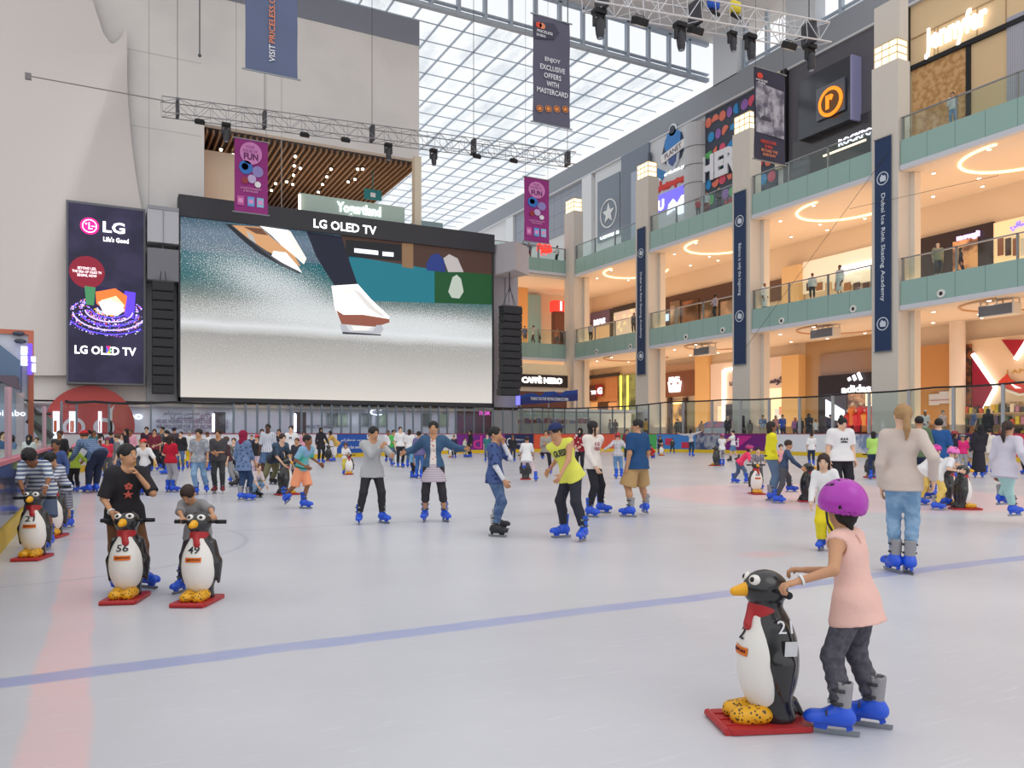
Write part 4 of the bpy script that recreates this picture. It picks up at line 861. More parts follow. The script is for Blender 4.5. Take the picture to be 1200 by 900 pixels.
# navy banners on the columns
NB = M((38, 58, 94), .7)
for (p0, p1, a, c, s_, lb, i) in ((1025, 1044, 165, 413, 'Dubai Ice Rink Skating Academy', 'longest navy column banner with white vertical name and two horse emblems', 2), (860, 873.5, 227, 428, 'Balance is only the beginning', 'middle navy column banner with vertical motto between two horse emblems', 3), (746.5, 755.5, 269, 440, 'Dubai Ice Rink Skating Academy', 'shortest navy column banner with small white vertical name', 4)):
    xs = BX-.28; ya, D = onx(p0, xs); yb, _ = onx(p1, xs); zt = zat(a, D); zb = zat(c, D); r = empty('column_banner', lb, 'banner', (xs, (ya+yb)/2, zb)); w_ = (ya-yb)/2; H = zt-zb
    MB().box(0, -w_, 0, .03, w_, H).build('cloth', NB, r)
    for z_ in (0, H): MB().tube([(.0, -w_-.05, z_), (.0, w_+.05, z_)], .04, 6).build('rod', METAL, r)
    for z_ in ((.13 if i != 3 else .28)*H, .83*H if i != 2 else .81*H):
        q = MB(); disc(q, (0, 0, 0), w_*.72, 'x', .012, 28, 0, w_*.62); q.prism([(-.35*w_, -.35*w_), (.3*w_, -.3*w_), (.35*w_, .1*w_), (.1*w_, .45*w_), (-.1*w_, .25*w_), (-.3*w_, .3*w_), (-.42*w_, 0)], -.006, .006, 'x'); o = q.build('horse_emblem', M((205, 214, 226), .5), r); o.location = (-.012, 0, z_)
    t0, t1 = ((.235, .74) if i == 2 else (.40, .70) if i == 3 else (.25, .7)); text(s_, H*(t1-t0), w_*.62, (-.015, 0, H*(t0+t1)/2), RX, M((214, 222, 232), .5), r, ex=.01, tilt=-math.pi/2, bold=.01)
# ---- trusses
TM = M((176, 178, 182), .4, .5)
def truss(p0, p1, h, label, step=.8, r1=.04, mat=TM):
    p0, p1 = Vector(p0), Vector(p1); L_ = (p1-p0).length; r = empty('lighting_truss', label, 'truss', p0, rot=(0, -math.asin((p1.z-p0.z)/L_), math.atan2(p1.y-p0.y, p1.x-p0.x)))
    for y in (-h/2, h/2):
        for z in (0, h): MB().tube([(0, y, z), (L_, y, z)], r1, 5).build('chord', mat, r)
    q = MB(); n = int(L_/step)
    for i in range(n):
        a, b = i*L_/n, (i+1)*L_/n; f = i % 2
        for y in (-h/2, h/2): q.tube([(a, y, h*f), (b, y, h*(1-f))], r1*.55, 4); q.tube([(a, y, 0), (a, y, h)], r1*.5, 4)
        for z in (0, h): q.tube([(a, -h/2 if f else h/2, z), (b, h/2 if f else -h/2, z)], r1*.5, 4)
    q.build('bracing', mat, r); return r, L_
xa, D = ony(190, 48); xb, D2 = ony(672, 48); A = (xa, 48, zat(134, D)); B_ = (xb, 48, zat(194.5, D2)); truss(A, B_, .85, 'long grey lighting truss hung in front of the screen wall', .85, .03, M((136, 136, 142), .4, .5))
xa2, D = ony(690, 28); xb2, D2 = ony(965, 28); A2 = (xa2, 28, zat(8, D)); B2 = (xb2, 28, zat(54, D2)); truss(A2, B2, .95, 'silver lighting truss crossing the top right under the white ceiling', .8, .04, M((206, 206, 210), .4, .4))
def on_tr(A, B, px):
    x, _ = ony(px, A[1]); t = (x-A[0])/(B[0]-A[0]); return x, A[1], A[2]+(B[2]-A[2])*t
def moving_head(px, A, B, label, s=1.0):
    x, y, z = on_tr(A, B, px); r = empty('moving_head_light', label, 'stage light', (x, y, z)); q = MB(); q.bbox(-.26*s, -.2*s, -.24*s, .26*s, .2*s, -.05, .04); q.build('base', BLK, r)
    q = MB()
    for s_ in (-1, 1): q.box(s_*.22*s-.04, -.08, -.72*s, s_*.22*s+.04, .08, -.24*s)
    q.box(-.24*s, -.07, -.30*s, .24*s, .07, -.24*s); q.build('yoke', M((46, 46, 50), .5), r); q = MB(); q.tube([(0, 0, -.38*s), (0, -.03, -.55*s), (0, -.08, -1.0*s), (0, -.1, -1.18*s)], [.13*s, .19*s, .17*s, .13*s], 12); q.build('head', M((50, 50, 56), .4), r)
    q = MB(); q.tube([(0, -.1, -1.181*s), (0, -.101, -1.19*s)], .11*s, 12); q.build('lens', M((150, 160, 175), .1), r)
def flood(px, A, B, label, s=1.0, dz=-.25):
    x, y, z = on_tr(A, B, px); r = empty('floodlight', label, 'stage light', (x, y, z+dz)); q = MB(); q.T = Matrix.Rotation(.5, 4, 'X'); q.bbox(-.34*s, -.2*s, -.16*s, .34*s, .2*s, .14*s, .05); q.build('housing', BLK, r)
    q = MB(); q.T = Matrix.Rotation(.5, 4, 'X'); q.box(-.28*s, -.17*s, -.18*s, .28*s, .17*s, -.161*s); q.build('lens', M((214, 200, 190), .3), r); q = MB(); q.tube([(-.3*s, 0, .1), (-.2*s, 0, -dz), (.2*s, 0, -dz), (.3*s, 0, .1)], .02, 5); q.build('bracket', DARKM, r)
for i, px in enumerate((702, 797, 858, 879, 949)): moving_head(px, A2, B2, 'black moving head stage light on the silver truss, %s' % ('leftmost', 'second from the left', 'small one in the middle', 'fourth from the left', 'rightmost at the truss end')[i], (1.1, 1.1, .85, 1.1, 1.15)[i])
for i, px in enumerate((750, 815, 925)): flood(px, A2, B2, 'flat black floodlight on the silver truss, %s' % ('left of three', 'middle of three', 'right of three near the end')[i], 1.05)
for i, (px, c) in enumerate(((836, (40, 90, 190)), (861, (220, 200, 60)))):
    x, y, z = on_tr(A2, B2, px); q = MB(); q.bbox(-.3, -.2, .5, .3, .2, 1.0, .1); q.tube([(-.2, 0, .4), (.35, 0, .32)], .09, 8, 1); o = q.build('rigging_bag', [M(c, .7), BLK]); o.location = (x, y, z+.35); tag(o, '%s bundle lying on top of the silver truss' % ('blue' if i == 0 else 'yellow'), 'rigging bag')
for i, px in enumerate((265, 455, 508)): moving_head(px, A, B_, 'dark stage light hanging under the long grey truss, %s' % ('left end', 'at the wall edge', 'before the glass roof')[i], .95)
for i, px in enumerate((234, 357, 405, 559, 602)): flood(px, A, B_, 'flat floodlight under the long grey truss, number %s from the left' % ('one', 'two', 'three', 'four', 'five')[i], .8, -.15)
q = MB()
for px in (208, 310, 436, 555, 665): x, y, z = on_tr(A, B_, px); q.tube([(x, y, z+.85), (x, y, RZ+1)], .02, 4); q.box(x-.08, y-.3, z-.05, x+.08, y+.3, z+.95)
for px in (705, 815, 948): x, y, z = on_tr(A2, B2, px); q.tube([(x, y, z+.95), (x, y, RZ+3)], .025, 4); q.box(x-.1, y-.4, z-.05, x+.1, y+.4, z+1.05)
tag(q.build('suspension_wires', M((70, 70, 76), .6)), 'thin dark hoist wires and clamps carrying both lighting trusses', 'wires', kind='stuff')
x_, z_ = scr(234, 65, 47); q = MB(); q.tube([(x_, 47, z_), (x_, 47, 40)], .035, 5); q.ball((x_, 47, z_), .1, 8); tag(q.build('hanging_wire', M((80, 80, 86), .6)), 'short dark wire hanging in front of the white wall', 'wire')
# wave banner
r = empty('wave_banner', 'blue wave edged banner with white thank you lettering above the far boards', 'banner', (0, 0, 0)); yb_ = 56
def wp(px, py): x, D = ony(px, yb_); return (x, zat(py, D))
pts = [wp(609, 474.5), wp(677, 469.5), wp(677, 456.5), wp(672, 457.5), wp(663, 458), wp(656, 462), wp(650, 458.5), wp(640, 459), wp(633, 464), wp(626, 460.5), wp(618, 461), wp(609, 464)]
q = MB(); q.prism(pts, yb_, yb_+.06, 'y'); q.build('cloth', M((28, 70, 150), .5), r)
for px in (610, 643, 676): x_, D_ = ony(px, yb_+.1); MB().box(x_-.04, yb_+.06, GF, x_+.04, yb_+.14, zat(466, D_)).build('pole', METAL, r)
pts = [wp(609, 474.5), wp(677, 469.5), wp(677, 461), wp(660, 464), wp(650, 461.5), wp(636, 467), wp(622, 464), wp(609, 468)]
q = MB(); q.prism(pts, yb_-.02, yb_-.01, 'y'); q.build('wave', M((34, 52, 120), .5), r)
x_, z_ = wp(644, 467.6); text('THANK YOU FOR VISITING DUBAI ICE RINK', 3.6, .26, (x_, yb_-.04, z_), 0, WTX, r, bold=.01)
x_, z_ = wp(607, 468); MB().box(x_-.15, yb_-.1, z_-.45, x_+.15, yb_+.1, z_+.45).build('light_strip', glow((120, 120, 255), 1.2), r)

# ================================================================== SHOP FRONTS
def F2(px, py, x=WX): y, D = onx(px, x); return y, zat(py, D)
def flat(px0, px1, pyT, pyB, x=WX, th=.12, m=0, mb=None, pad=0):
    ya, zt = F2(px0, pyT, x); _, zb = F2(px0, pyB, x); zb = GF if zb < 2.2 and pyB > 499 else zb; zt = min(zt, 31.85) if (x-th) > 48 else zt; yb, _ = F2(px1, pyT, x); (mb or MB()).box(x-th, yb, zb, x, ya, zt, m); return yb, ya, zb, zt
def fbox(name, par, mat, px0, px1, pyT, pyB, x=WX, th=.12): q = MB(); flat(px0, px1, pyT, pyB, x, th, 0, q); return q.build(name, mat, par)
def sign(par, s_, px0, px1, py, hpx, mat, x=WX-.2, **k):
    ya, D = onx(px0, x); yb, _ = onx(px1, x); pm = (px0+px1)/2; ym, Dm = onx(pm, x); return text(s_, ya-yb, hpx*Dm/F, (x, ym, zat(py, Dm)), RX, mat, par, ex=.08, **k)
def shopthing(name, label, cat='shop front'): return empty(name, label, cat, (0, 0, 0))
rnd = random.Random(11)
def goods(par, y0, y1, z0, z1, x, rows, per, cols, name='goods'):
    for r_ in range(rows):
        z = z0+(z1-z0)*r_/rows; MB().box(x-.5, y0, z-.05, x, y1, z).build('shelf', M((190, 160, 130), .5), par)
        for i in range(per):
            y = y0+(y1-y0)*(i+.5)/per; w_ = (y1-y0)/per*.38; h_ = (z1-z0)/rows*rnd.uniform(.4, .75); q = MB(); q.bbox(-.2, -w_, 0, .2, w_, h_, .03); o = q.build(name, M(rnd.choice(cols), .6), par); o.location = (x-.28, y, z)
# second floor -----------------------------------------------------------
z0u = L2
fbox('x', None, M((150, 156, 168), .4, pat='tile', c2=(96, 104, 118), sc=.55), 600, 686, 225, 300, WX, .1)
bpy.data.objects['x'].name = 'trim_tiles'; bpy.data.objects['trim_tiles']['kind'] = 'structure'
q = MB(); y0, D = onx(697, WX); y1, _ = onx(686, WX); q.box(WX-.5, y0, L2, WX, y1, 31.7); y0, _ = onx(604, WX); y1, _ = onx(596, WX); q.box(WX-.4, y0, L2, WX, y1, 31.7); S('trim_10', q, M((226, 228, 230), .6))
q = MB(); flat(700, 764, 168, 300, WX, .25, 0, q); S('trim_11', q, M((222, 224, 226), .6))
r = shopthing('star_sign', 'grey panel sign with a white star in a ring on the second floor', 'sign'); fbox('panel', r, M((128, 138, 150), .5), 701, 727, 214, 285, WX-.3, .1)
y_, z_ = F2(713, 250, WX-.45); q = MB(); disc(q, (0, 0, 0), 1.62, 'x', .06, 36, 0, 1.48); st = [(1.2*(1 if i % 2 == 0 else .42)*math.sin(i*math.pi/5), 1.2*(1 if i % 2 == 0 else .42)*math.cos(i*math.pi/5)) for i in range(10)]; q.prism(st, -.04, .04, 'x'); o = q.build('star_and_ring', M((232, 234, 236), .5), r); o.location = (WX-.45, y_, z_)
sign(r, 'CONVERSE', 703, 725, 275, 5, WL, WX-.5, bold=.03)
r = shopthing('grey_portal', 'tall blue grey portal with a screen panel between star sign and red script', 'portal'); fbox('surround', r, M((122, 132, 146), .5), 731, 763, 184, 300, WX-.3, .35); fbox('side', r, M((70, 76, 88), .5), 761, 763.5, 180, 300, WX-.6, .2); fbox('inner_panel', r, M((170, 180, 198), .3), 740, 757, 203, 300, WX-.7, .06)
r = shopthing('game_centre_front', 'light grey front with round blue badge, red script and violet display', 'shop front')
fbox('wall_panel', r, M((208, 210, 214), .6), 763.5, 809, 150, 300, WX-.2, .2)
def badge(dx, dz, pts, c, x): y_, z_ = F2(789, 175, WX-.45); q = MB(); q.prism([((a)*1., b*1.) for a, b in pts], -.05, .05, 'x'); o = q.build('badge_piece', M(c, .5), r); o.location = (x, y_-dx, z_+dz); return o
circ = lambda rr, n=24, sx=1: [(rr*sx*math.cos(2*math.pi*i/n), rr*math.sin(2*math.pi*i/n)) for i in range(n)]
badge(0, .1, circ(1.75, 8), (52, 60, 84), WX-.42); badge(0, .7, circ(1.35, 7), (60, 130, 200), WX-.5); badge(0, -.9, [(-1.1, .5), (1.1, .5), (.9, -.5), (0, -1.3), (-.9, -.5)], (200, 208, 220), WX-.5); badge(0, -.9, [(-.6, .3), (.6, .3), (.5, -.4), (0, -.8), (-.5, -.4)], (70, 90, 150), WX-.58)
badge(0, 1.95, circ(.6), (235, 238, 242), WX-.5); badge(-.0, 1.95, circ(.4), (60, 66, 84), WX-.58); badge(-2.1, -1.6, [(-.9, -.3), (.5, .5), (.7, -.3), (-.4, -1.0)], (60, 130, 190), WX-.45); badge(2.0, -.6, [(-.6, -.4), (.6, .1), (.4, .9), (-.5, .3)], (50, 120, 180), WX-.45)
y_, z_ = F2(789, 177, WX-.65); q = MB(); q.T = Matrix.Translation((WX-.65, y_, z_)) @ Matrix.Rotation(-.18, 4, 'X'); q.box(-.05, -1.9, -.42, .05, 1.9, .42); q.build('badge_ribbon', M((236, 232, 232), .5), r); text('PLANET', 2.6, .5, (WX-.72, y_, z_), RX, M((110, 90, 110), .5), r, tilt=.18)
sign(r, 'your theme park', 772, 808, 200, 4, WL, WX-.45, bold=.02); sign(r, 'ﻞﺒﻳﺭ ﻢﻴﺟ', 767, 808, 214, 15, M((222, 52, 40), .5), WX-.45, bold=.05); fbox('red_bar', r, M((220, 60, 52), .5), 768, 808, 221, 226, WX-.4, .1)
fbox('display', r, E((110, 100, 215), .9), 766, 808, 232, 251, WX-.4, .1); y_, z_ = F2(795, 241, WX-.55)
q = MB(); q.prism([(-1.6, -.9), (-.9, .2), (-1.5, .8), (-.5, .9), (.2, .3), (.8, .9), (1.5, .5), (1.8, -.5), (.6, -.2), (0, -.9)], -.03, .03, 'x'); o = q.build('display_figure', E((235, 235, 250)), r); o.location = (WX-.55, y_, z_); sign(r, 'JU', 767, 778, 243, 16, E((240, 240, 250)), WX-.55, bold=.05)
q = MB(); y0, _ = onx(829, WX); y1, _ = onx(808, WX); zt = F2(810, 152)[1]; yc = (y0+y1)/2
q.tube([(WX-.1, yc, L2), (WX-.1, yc, zt)], (y1-y0)/2, 20)
for i in range(6): q.tube([(WX-.1, yc, L2+1+i*1.75), (WX-.1, yc, L2+1.06+i*1.75)], (y1-y0)/2+.05, 20, 1)
tag(q.build('round_column', [M((196, 196, 200), .4), M((120, 118, 122), .5)], smooth=False), 'fat grey banded half column left of the colourful dotted front', 'column')
r = shopthing('dotted_front', 'dark shop front covered with big coloured dots and tall white letters', 'shop front')
ya, _ = onx(829, WX); yb, _ = onx(912, WX); q = MB(); q.box(WX-.25, yb, L2, WX, ya, 31.7); q.build('wall_panel', M((62, 68, 84), .5), r)
DC = [(232, 120, 96), (40, 140, 205), (90, 180, 100), (222, 80, 110), (150, 100, 180), (232, 120, 96), (50, 150, 210), (210, 60, 70)]
k = 0; rows_ = 8
for j in range(rows_):
    for i in range(9):
        yy = yb+(ya-yb)*((i+.5+(j % 2)*.4)/9.4); zz = L2+.7+(31.2-L2)*(j+.5)/rows_*.97; rr = rnd.uniform(.42, .98); t = rnd.random(); c = DC[(i*3+j*5+rnd.randint(0, 2)) % 8]; rr = min(rr, (ya-yb)/19)
        if yy-rr < yb or yy+rr > ya or zz+rr > 31.7: continue
        if t < .6: P = circ(rr, 20, rnd.uniform(.75, 1.0))
        elif t < .8: a0 = rnd.uniform(0, 6); P = [(rr*math.cos(a0+a*math.pi/10), rr*math.sin(a0+a*math.pi/10)) for a in range(13)]
        else: a0 = rnd.uniform(0, 6); P = [(rr*math.cos(a0), rr*math.sin(a0)), (rr*.7*math.cos(a0+2), rr*.7*math.sin(a0+2)), (rr*.8*math.cos(a0+3.4), rr*.8*math.sin(a0+3.4)), (rr*.7*math.cos(a0+4.6), rr*.7*math.sin(a0+4.6))]
        q = MB(); q.prism(P, -.02, .02, 'x'); o = q.build('coloured_dot', M(c, .5), r); o.location = (WX-.28-.004*(k % 3), yy, zz); k += 1
text('HERO', 6.6, 2.5, (WX-.42, onx(851, WX-.4)[0], F2(846, 193)[1]), RX, M((236, 236, 244), .5), r, ex=.15, bold=.05)
sign(r, 'HL', 850, 862, 236, 9, M((222, 60, 60), .5), WX-.45)
r = shopthing('rock_front', 'dark grey shop front with a protruding glass box showing an orange letter', 'shop front')
ya, _ = onx(921, WX); yb, _ = onx(1052, WX); q = MB(); q.box(WX-.3, yb, L2, WX, ya, 31.7); q.build('wall_panel', M((98, 96, 104), .6), r)
fbox('side_pilaster', r, M((224, 208, 178), .6), 913, 918.5, 84, 200, WX-.3, .5); fbox('dark_edge', r, BLK, 918.5, 924.5, 80, 195, WX-.3, .4)
fbox('glass_box', r, M((52, 56, 66), .12, spec=.9), 945, 1007, 98, 167, WX-.3, .9); fbox('box_rim', r, M((150, 150, 190), .3), 1007, 1009.5, 68, 143, WX-.3, 1.0); fbox('inner_screen', r, M((92, 96, 108), .15, spec=.9), 958, 991, 106, 143, WX-1.25, .15)
y_, z_ = F2(973, 119, WX-1.5); q = MB(); disc(q, (0, 0, 0), 1.12, 'x', .1, 32, 0, .86); disc(q, (0, 0, 0), .86, 'x', .05, 28, 1); o = q.build('round_emblem', [glow((238, 140, 36), 1.1), M((120, 84, 50), .5)], r); o.location = (WX-1.5, y_, z_); text('r', .75, 1.1, (WX-1.6, y_, z_), RX, glow((238, 140, 36), 1.1), r, bold=.06)
sign(r, 'ROCKPORT', 982, 1034, 158, 8.5, glow((240, 240, 255), 1.4), WX-.5, tilt=0, bold=.02)
fbox('window', r, M((60, 56, 60), .2, spec=.8), 930, 1022, 168, 215, WX-.3, .1); fbox('light_strip', r, glow((255, 220, 180), 3), 965, 1015, 182, 184, WX-.42, .05)
r = shopthing('script_front', 'beige panelled shop front with glowing white script, plywood window and a dark band', 'shop front')
ya, _ = onx(1053, WX); yb = -6; BEI = M((226, 196, 154), .6)
q = MB(); q.box(WX-.2, yb, L2, WX, ya, 33.9); q.build('wall_panel', BEI, r)
PXY = [(1053, 1064, 36, 130), (1181, 1215, 22, 120)]
for i, (a, b, c, d) in enumerate(PXY): fbox('grey_weave_panel', r, M((142, 142, 156), .7, pat='stripeY', c2=(190, 190, 204), sc=3.2), a, b, c, d, WX-.2, .12)
fbox('black_post', r, BLK, 1064, 1067, 5, 170, WX-.2, .3)
yA, zA = F2(1067, 81, WX-.3); yB, zB = F2(1200, 80, WX-.3); q = MB(); yB2, _ = onx(1240, WX-.3); q.box(WX-.42, yB2, zA-.16, WX-.2, yA, zA+.16); q.build('black_band', BLK, r)
zc = F2(1067, 46, WX-.3)[1]; q = MB(); q.box(WX-.26, yB2, zc-.04, WX-.2, yA, zc+.04)
for px in (1094, 1144, 1178, 1098): y_, _ = onx(px, WX-.3); q.box(WX-.24, y_-.03, zA, WX-.2, y_+.03, zc)
q.build('panel_joint', M((176, 146, 108), .6), r)
y0, _ = onx(1132, WX-.3); q = MB(); q.box(WX-.26, y0, L2, WX-.2, yA-.1, zA-.16); q.build('plywood_window', M((214, 170, 118), .7, pat='noise', c2=(186, 138, 86), sc=3), r)
y1, _ = onx(1137, WX-.3); q = MB(); q.box(WX-.34, y1, L2, WX-.2, y0, zA-.1); q.build('black_post', BLK, r)
y_, D = onx(1119, WX-.5); text('Jennyfer', onx(1083, WX-.5)[0]-onx(1156, WX-.5)[0], 2.05, (WX-.5, y_, zat(36, D)-.0), RX, glow((255, 252, 245), 1.5), r, ex=.12, bold=.025)
x_, D = ony(636, 69.5); y_ = 69
q = tag(empty('neon_sign', 'glowing red neon letters behind the far second floor rail', 'sign', (0, 0, 0))); text('sge', 1.8, 1.25, (ony(638, 72)[0], 72, zat(293, ony(638, 72)[1])), 0, glow((255, 60, 50), 1.5), q, ex=.2, bold=.06)
# far upper background box right behind the screen
q = MB(); q.box(34, 90, 17, 37.5, 96, 27.2); q.box(22, 88, 17, 34, 90, 20.5, 1); S('wall_far_upper', q, [M((130, 150, 156), .4), M((150, 176, 180), .3)])
text('RI', 1.0, 1.0, (ony(591, 70.4)[0], 70.4, L2+.55), 0, WL, tag(empty('lit_sign', 'small white letters at the corner of the far second floor rail', 'sign', (0, 0, 0))))
# first floor --------------------------------------------------------------
r = shopthing('retail_shop', 'first floor shop with white letters on a mauve fascia between the far columns'); fbox('fascia', r, M((110, 98, 128), .5), 688, 717, 369, 386, WX-.1, .3); sign(r, 'MAS', 696, 709, 377, 7, WL, WX-.45, bold=.04)
fbox('glass_front', r, M((206, 170, 130), .2, 0, .5), 688, 717, 386, 401, WX-.1, .1); fbox('dark_frame', r, DARKM, 717, 720, 363, 400, WX-.1, .3); fbox('display_wall', r, M((220, 206, 190), .4, 0, .35, pat='dots', c2=(255, 240, 200), sc=1.4), 720, 745, 366, 398, WX-.1, .1); fbox('dark_lintel', r, DARKM, 720, 746, 361, 367, WX-.1, .3)
r = shopthing('retail_shop', 'first floor brown framed shop with large face posters'); fbox('dark_frame', r, M((84, 60, 52), .5), 776, 862, 350, 395, WX-.1, .12)
for i, (a, b, c) in enumerate(((786, 797, (226, 190, 160)), (800, 819, (150, 100, 70)), (822, 842, (196, 150, 118)), (845, 860, (206, 164, 138)))): fbox('face_poster', r, M(c, .5, pat='noise', c2=tuple(int(v*.55) for v in c), sc=.55), a, b, 354, 392, WX-.25, .06)
fbox('small_screen', r, glow((190, 215, 245), 1), 778, 784, 369, 377, WX-.3, .1)
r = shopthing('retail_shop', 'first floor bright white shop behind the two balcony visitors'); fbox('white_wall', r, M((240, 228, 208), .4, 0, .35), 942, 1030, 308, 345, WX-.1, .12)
sign(r, 'SOHO', 985, 1026, 312, 9, WL, WX-.4, bold=.05); fbox('dark_opening', r, M((104, 78, 66), .6), 894, 922, 332, 356, WX-.1, .15); fbox('side_wall', r, M((230, 196, 150), .6), 922, 942, 315, 365, WX-.1, .6)
for i in range(7): fbox('shelf_goods', r, M(rnd.choice([(170, 120, 90), (90, 70, 70), (220, 190, 150)]), .6), 946+i*11, 953+i*11, 332, 341, WX-.25, .1)
r = shopthing('retail_shop', 'first floor dark shop with glowing lilac sign behind the bald visitor'); fbox('fascia', r, M((56, 46, 50), .5), 1077, 1166, 281, 330, WX-.1, .2)
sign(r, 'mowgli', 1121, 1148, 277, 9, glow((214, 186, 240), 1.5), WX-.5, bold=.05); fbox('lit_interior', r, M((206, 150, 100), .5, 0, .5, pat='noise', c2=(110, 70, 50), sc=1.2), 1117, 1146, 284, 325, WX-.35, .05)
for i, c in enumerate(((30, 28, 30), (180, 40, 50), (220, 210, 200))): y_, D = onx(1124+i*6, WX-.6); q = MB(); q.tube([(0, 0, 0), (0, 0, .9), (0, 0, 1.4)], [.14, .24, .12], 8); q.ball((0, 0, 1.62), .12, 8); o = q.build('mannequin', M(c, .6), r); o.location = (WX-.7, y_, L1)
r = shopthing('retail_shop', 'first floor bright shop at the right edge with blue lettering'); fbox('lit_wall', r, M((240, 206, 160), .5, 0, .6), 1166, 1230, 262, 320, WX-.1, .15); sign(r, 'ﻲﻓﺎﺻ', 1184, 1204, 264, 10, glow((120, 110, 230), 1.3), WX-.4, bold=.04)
for i in range(5): fbox('shelf_goods', r, M(rnd.choice([(150, 90, 60), (230, 220, 210), (80, 60, 60)]), .6), 1170+i*9, 1176+i*9, 280, 300, WX-.3, .1)
# far gallery first floor: pillar kiosk with red top
x_, D = ony(652, 76); r = empty('totem', 'brown pillar with a glowing red and white top on the far first floor', 'totem', (x_, 75.5, L1)); MB().box(-.7, -.4, 0, .7, .4, 4.3).build('shaft', M((110, 70, 60), .5), r); MB().box(-.85, -.5, 4.3, .85, .5, 5.5).build('red_top', glow((225, 60, 50), .9), r); MB().box(-.12, -.55, 4.4, .12, -.5, 5.4).build('white_mark', WL, r)
q = MB(); xa, D = ony(617, 77.8); xb, _ = ony(633, 77.8); q.box(xa, 77.6, L1, xb, 78, 17); S('trim_12', q, M((150, 196, 200), .3)); q = MB(); xa, D = ony(604, 76.5); xb, _ = ony(616, 76.5); q.box(xa, 76, L1, xb, 77, 17.3); S('trim_13', q, M((236, 178, 112), .6))
# ground floor -------------------------------------------------------------
r = shopthing('cafe_front', 'cafe front with dark fascia and white lettering under the far balcony'); yq = 69.4
def xbox(name, par, mat, px0, px1, pyT, pyB, y=yq, th=.2): xa, D = ony(px0, y); xb, _ = ony(px1, y); q = MB(); q.box(xa, y-th, zat(pyB, D), xb, y, zat(pyT, D)); return q.build(name, mat, par)
xbox('upper_panel', r, M((226, 206, 170), .6, 0, .15), 600, 663, 425, 438); xbox('fascia', r, M((44, 40, 44), .5), 600, 664, 438, 452.5, yq-.2, .25); xbox('lower_panel', r, M((222, 214, 200), .6), 600, 663, 452.5, 458); xbox('menu_wall', r, M((120, 78, 70), .6), 600, 663, 458, 514)
x_, D = ony(635.5, yq-.5); text('CAFFÈ NERO', ony(659, yq)[0]-ony(612, yq)[0], .75, (x_, yq-.5, zat(445, D)), 0, glow((255, 252, 245), 1.7), r, ex=.1, bold=.05)
r = shopthing('retail_shop', 'plank clad shop with red square sign beside yellow light strips'); fbox('plank_wall', r, M((200, 142, 98), .6, pat='tile', c2=(170, 116, 76), sc=.9), 690, 725, 442, 472, WX-.1, .2); fbox('dark_lintel', r, DARKM, 688, 726, 441, 444.5, WX-.3, .3)
fbox('dark_sign', r, M((92, 56, 52), .5), 690, 698.5, 452, 470, WX-.6, .1); fbox('red_sign', r, M((150, 40, 44), .5), 698.5, 706.5, 451, 465, WX-.6, .1); sign(r, 'G', 700, 705.5, 458, 8, WL, WX-.75, bold=.04); sign(r, 'TG', 692.5, 698, 460, 4.5, WL, WX-.75, bold=.04)
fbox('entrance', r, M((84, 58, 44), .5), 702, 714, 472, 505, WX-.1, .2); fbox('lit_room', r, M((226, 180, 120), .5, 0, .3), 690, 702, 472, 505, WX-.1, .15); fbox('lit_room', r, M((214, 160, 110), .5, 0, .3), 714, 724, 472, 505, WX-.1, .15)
fbox('glass_wall', r, M((140, 150, 96), .2, 0, .25, pat='noise', c2=(70, 84, 60), sc=.6), 726, 748, 440, 505, WX-.1, .15)
for px in (727, 735): fbox('yellow_strip', r, glow((240, 206, 90), 1.6), px, px+1.6, 440, 505, WX-.3, .1)
r = shopthing('retail_shop', 'brown wood shop with white crown sign and golden doorway'); fbox('wood_fascia', r, M((132, 84, 62), .6), 776, 819, 438, 466, WX-.1, .3); fbox('upper_beam', r, M((186, 150, 124), .6), 776, 822, 430, 438, WX-.1, .2)
sign(r, 'KING', 784, 796, 445, 7, WL, WX-.5, bold=.04); y_, z_ = F2(791, 453, WX-.5); q = MB(); q.prism([(-.8, -.55), (.8, -.55), (1.0, .5), (.45, .0), (0, .7), (-.45, .0), (-1.0, .5)], -.06, .06, 'x'); o = q.build('crown', WL, r); o.location = (WX-.55, y_, z_)
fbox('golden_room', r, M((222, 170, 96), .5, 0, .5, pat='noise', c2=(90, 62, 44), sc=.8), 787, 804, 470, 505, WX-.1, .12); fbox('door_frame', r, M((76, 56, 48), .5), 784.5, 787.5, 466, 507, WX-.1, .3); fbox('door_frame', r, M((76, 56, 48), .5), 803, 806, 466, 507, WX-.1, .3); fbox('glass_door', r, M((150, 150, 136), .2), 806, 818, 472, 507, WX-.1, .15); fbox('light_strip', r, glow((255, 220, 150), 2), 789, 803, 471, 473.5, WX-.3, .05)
r = shopthing('retail_shop', 'cream boutique with white light frame and dark bilingual lettering'); fbox('white_wall', r, M((238, 214, 196), .5, 0, .1), 834, 925, 427, 507, WX-.1, .15)
fbox('light_frame', r, glow((255, 246, 230), 3), 847.5, 850, 434, 505, WX-.3, .15); fbox('light_frame', r, glow((255, 246, 230), 3), 850, 872, 432, 434.5, WX-.3, .15); sign(r, 'LACOSTE', 855, 874, 449, 5, M((96, 84, 110), .5), WX-.35, bold=.02); sign(r, 'ﺖﺳﻮﻛﻻ', 893, 922, 446, 11, M((96, 84, 110), .5), WX-.35, bold=.03)
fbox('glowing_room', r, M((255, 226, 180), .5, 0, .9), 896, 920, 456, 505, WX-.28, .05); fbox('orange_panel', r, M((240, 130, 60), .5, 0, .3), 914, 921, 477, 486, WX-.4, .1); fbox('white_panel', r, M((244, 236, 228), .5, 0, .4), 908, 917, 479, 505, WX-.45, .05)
for py in (480, 486): fbox('red_tag', r, M((222, 70, 50), .5), 898, 903, py, py+2.4, WX-.4, .1)
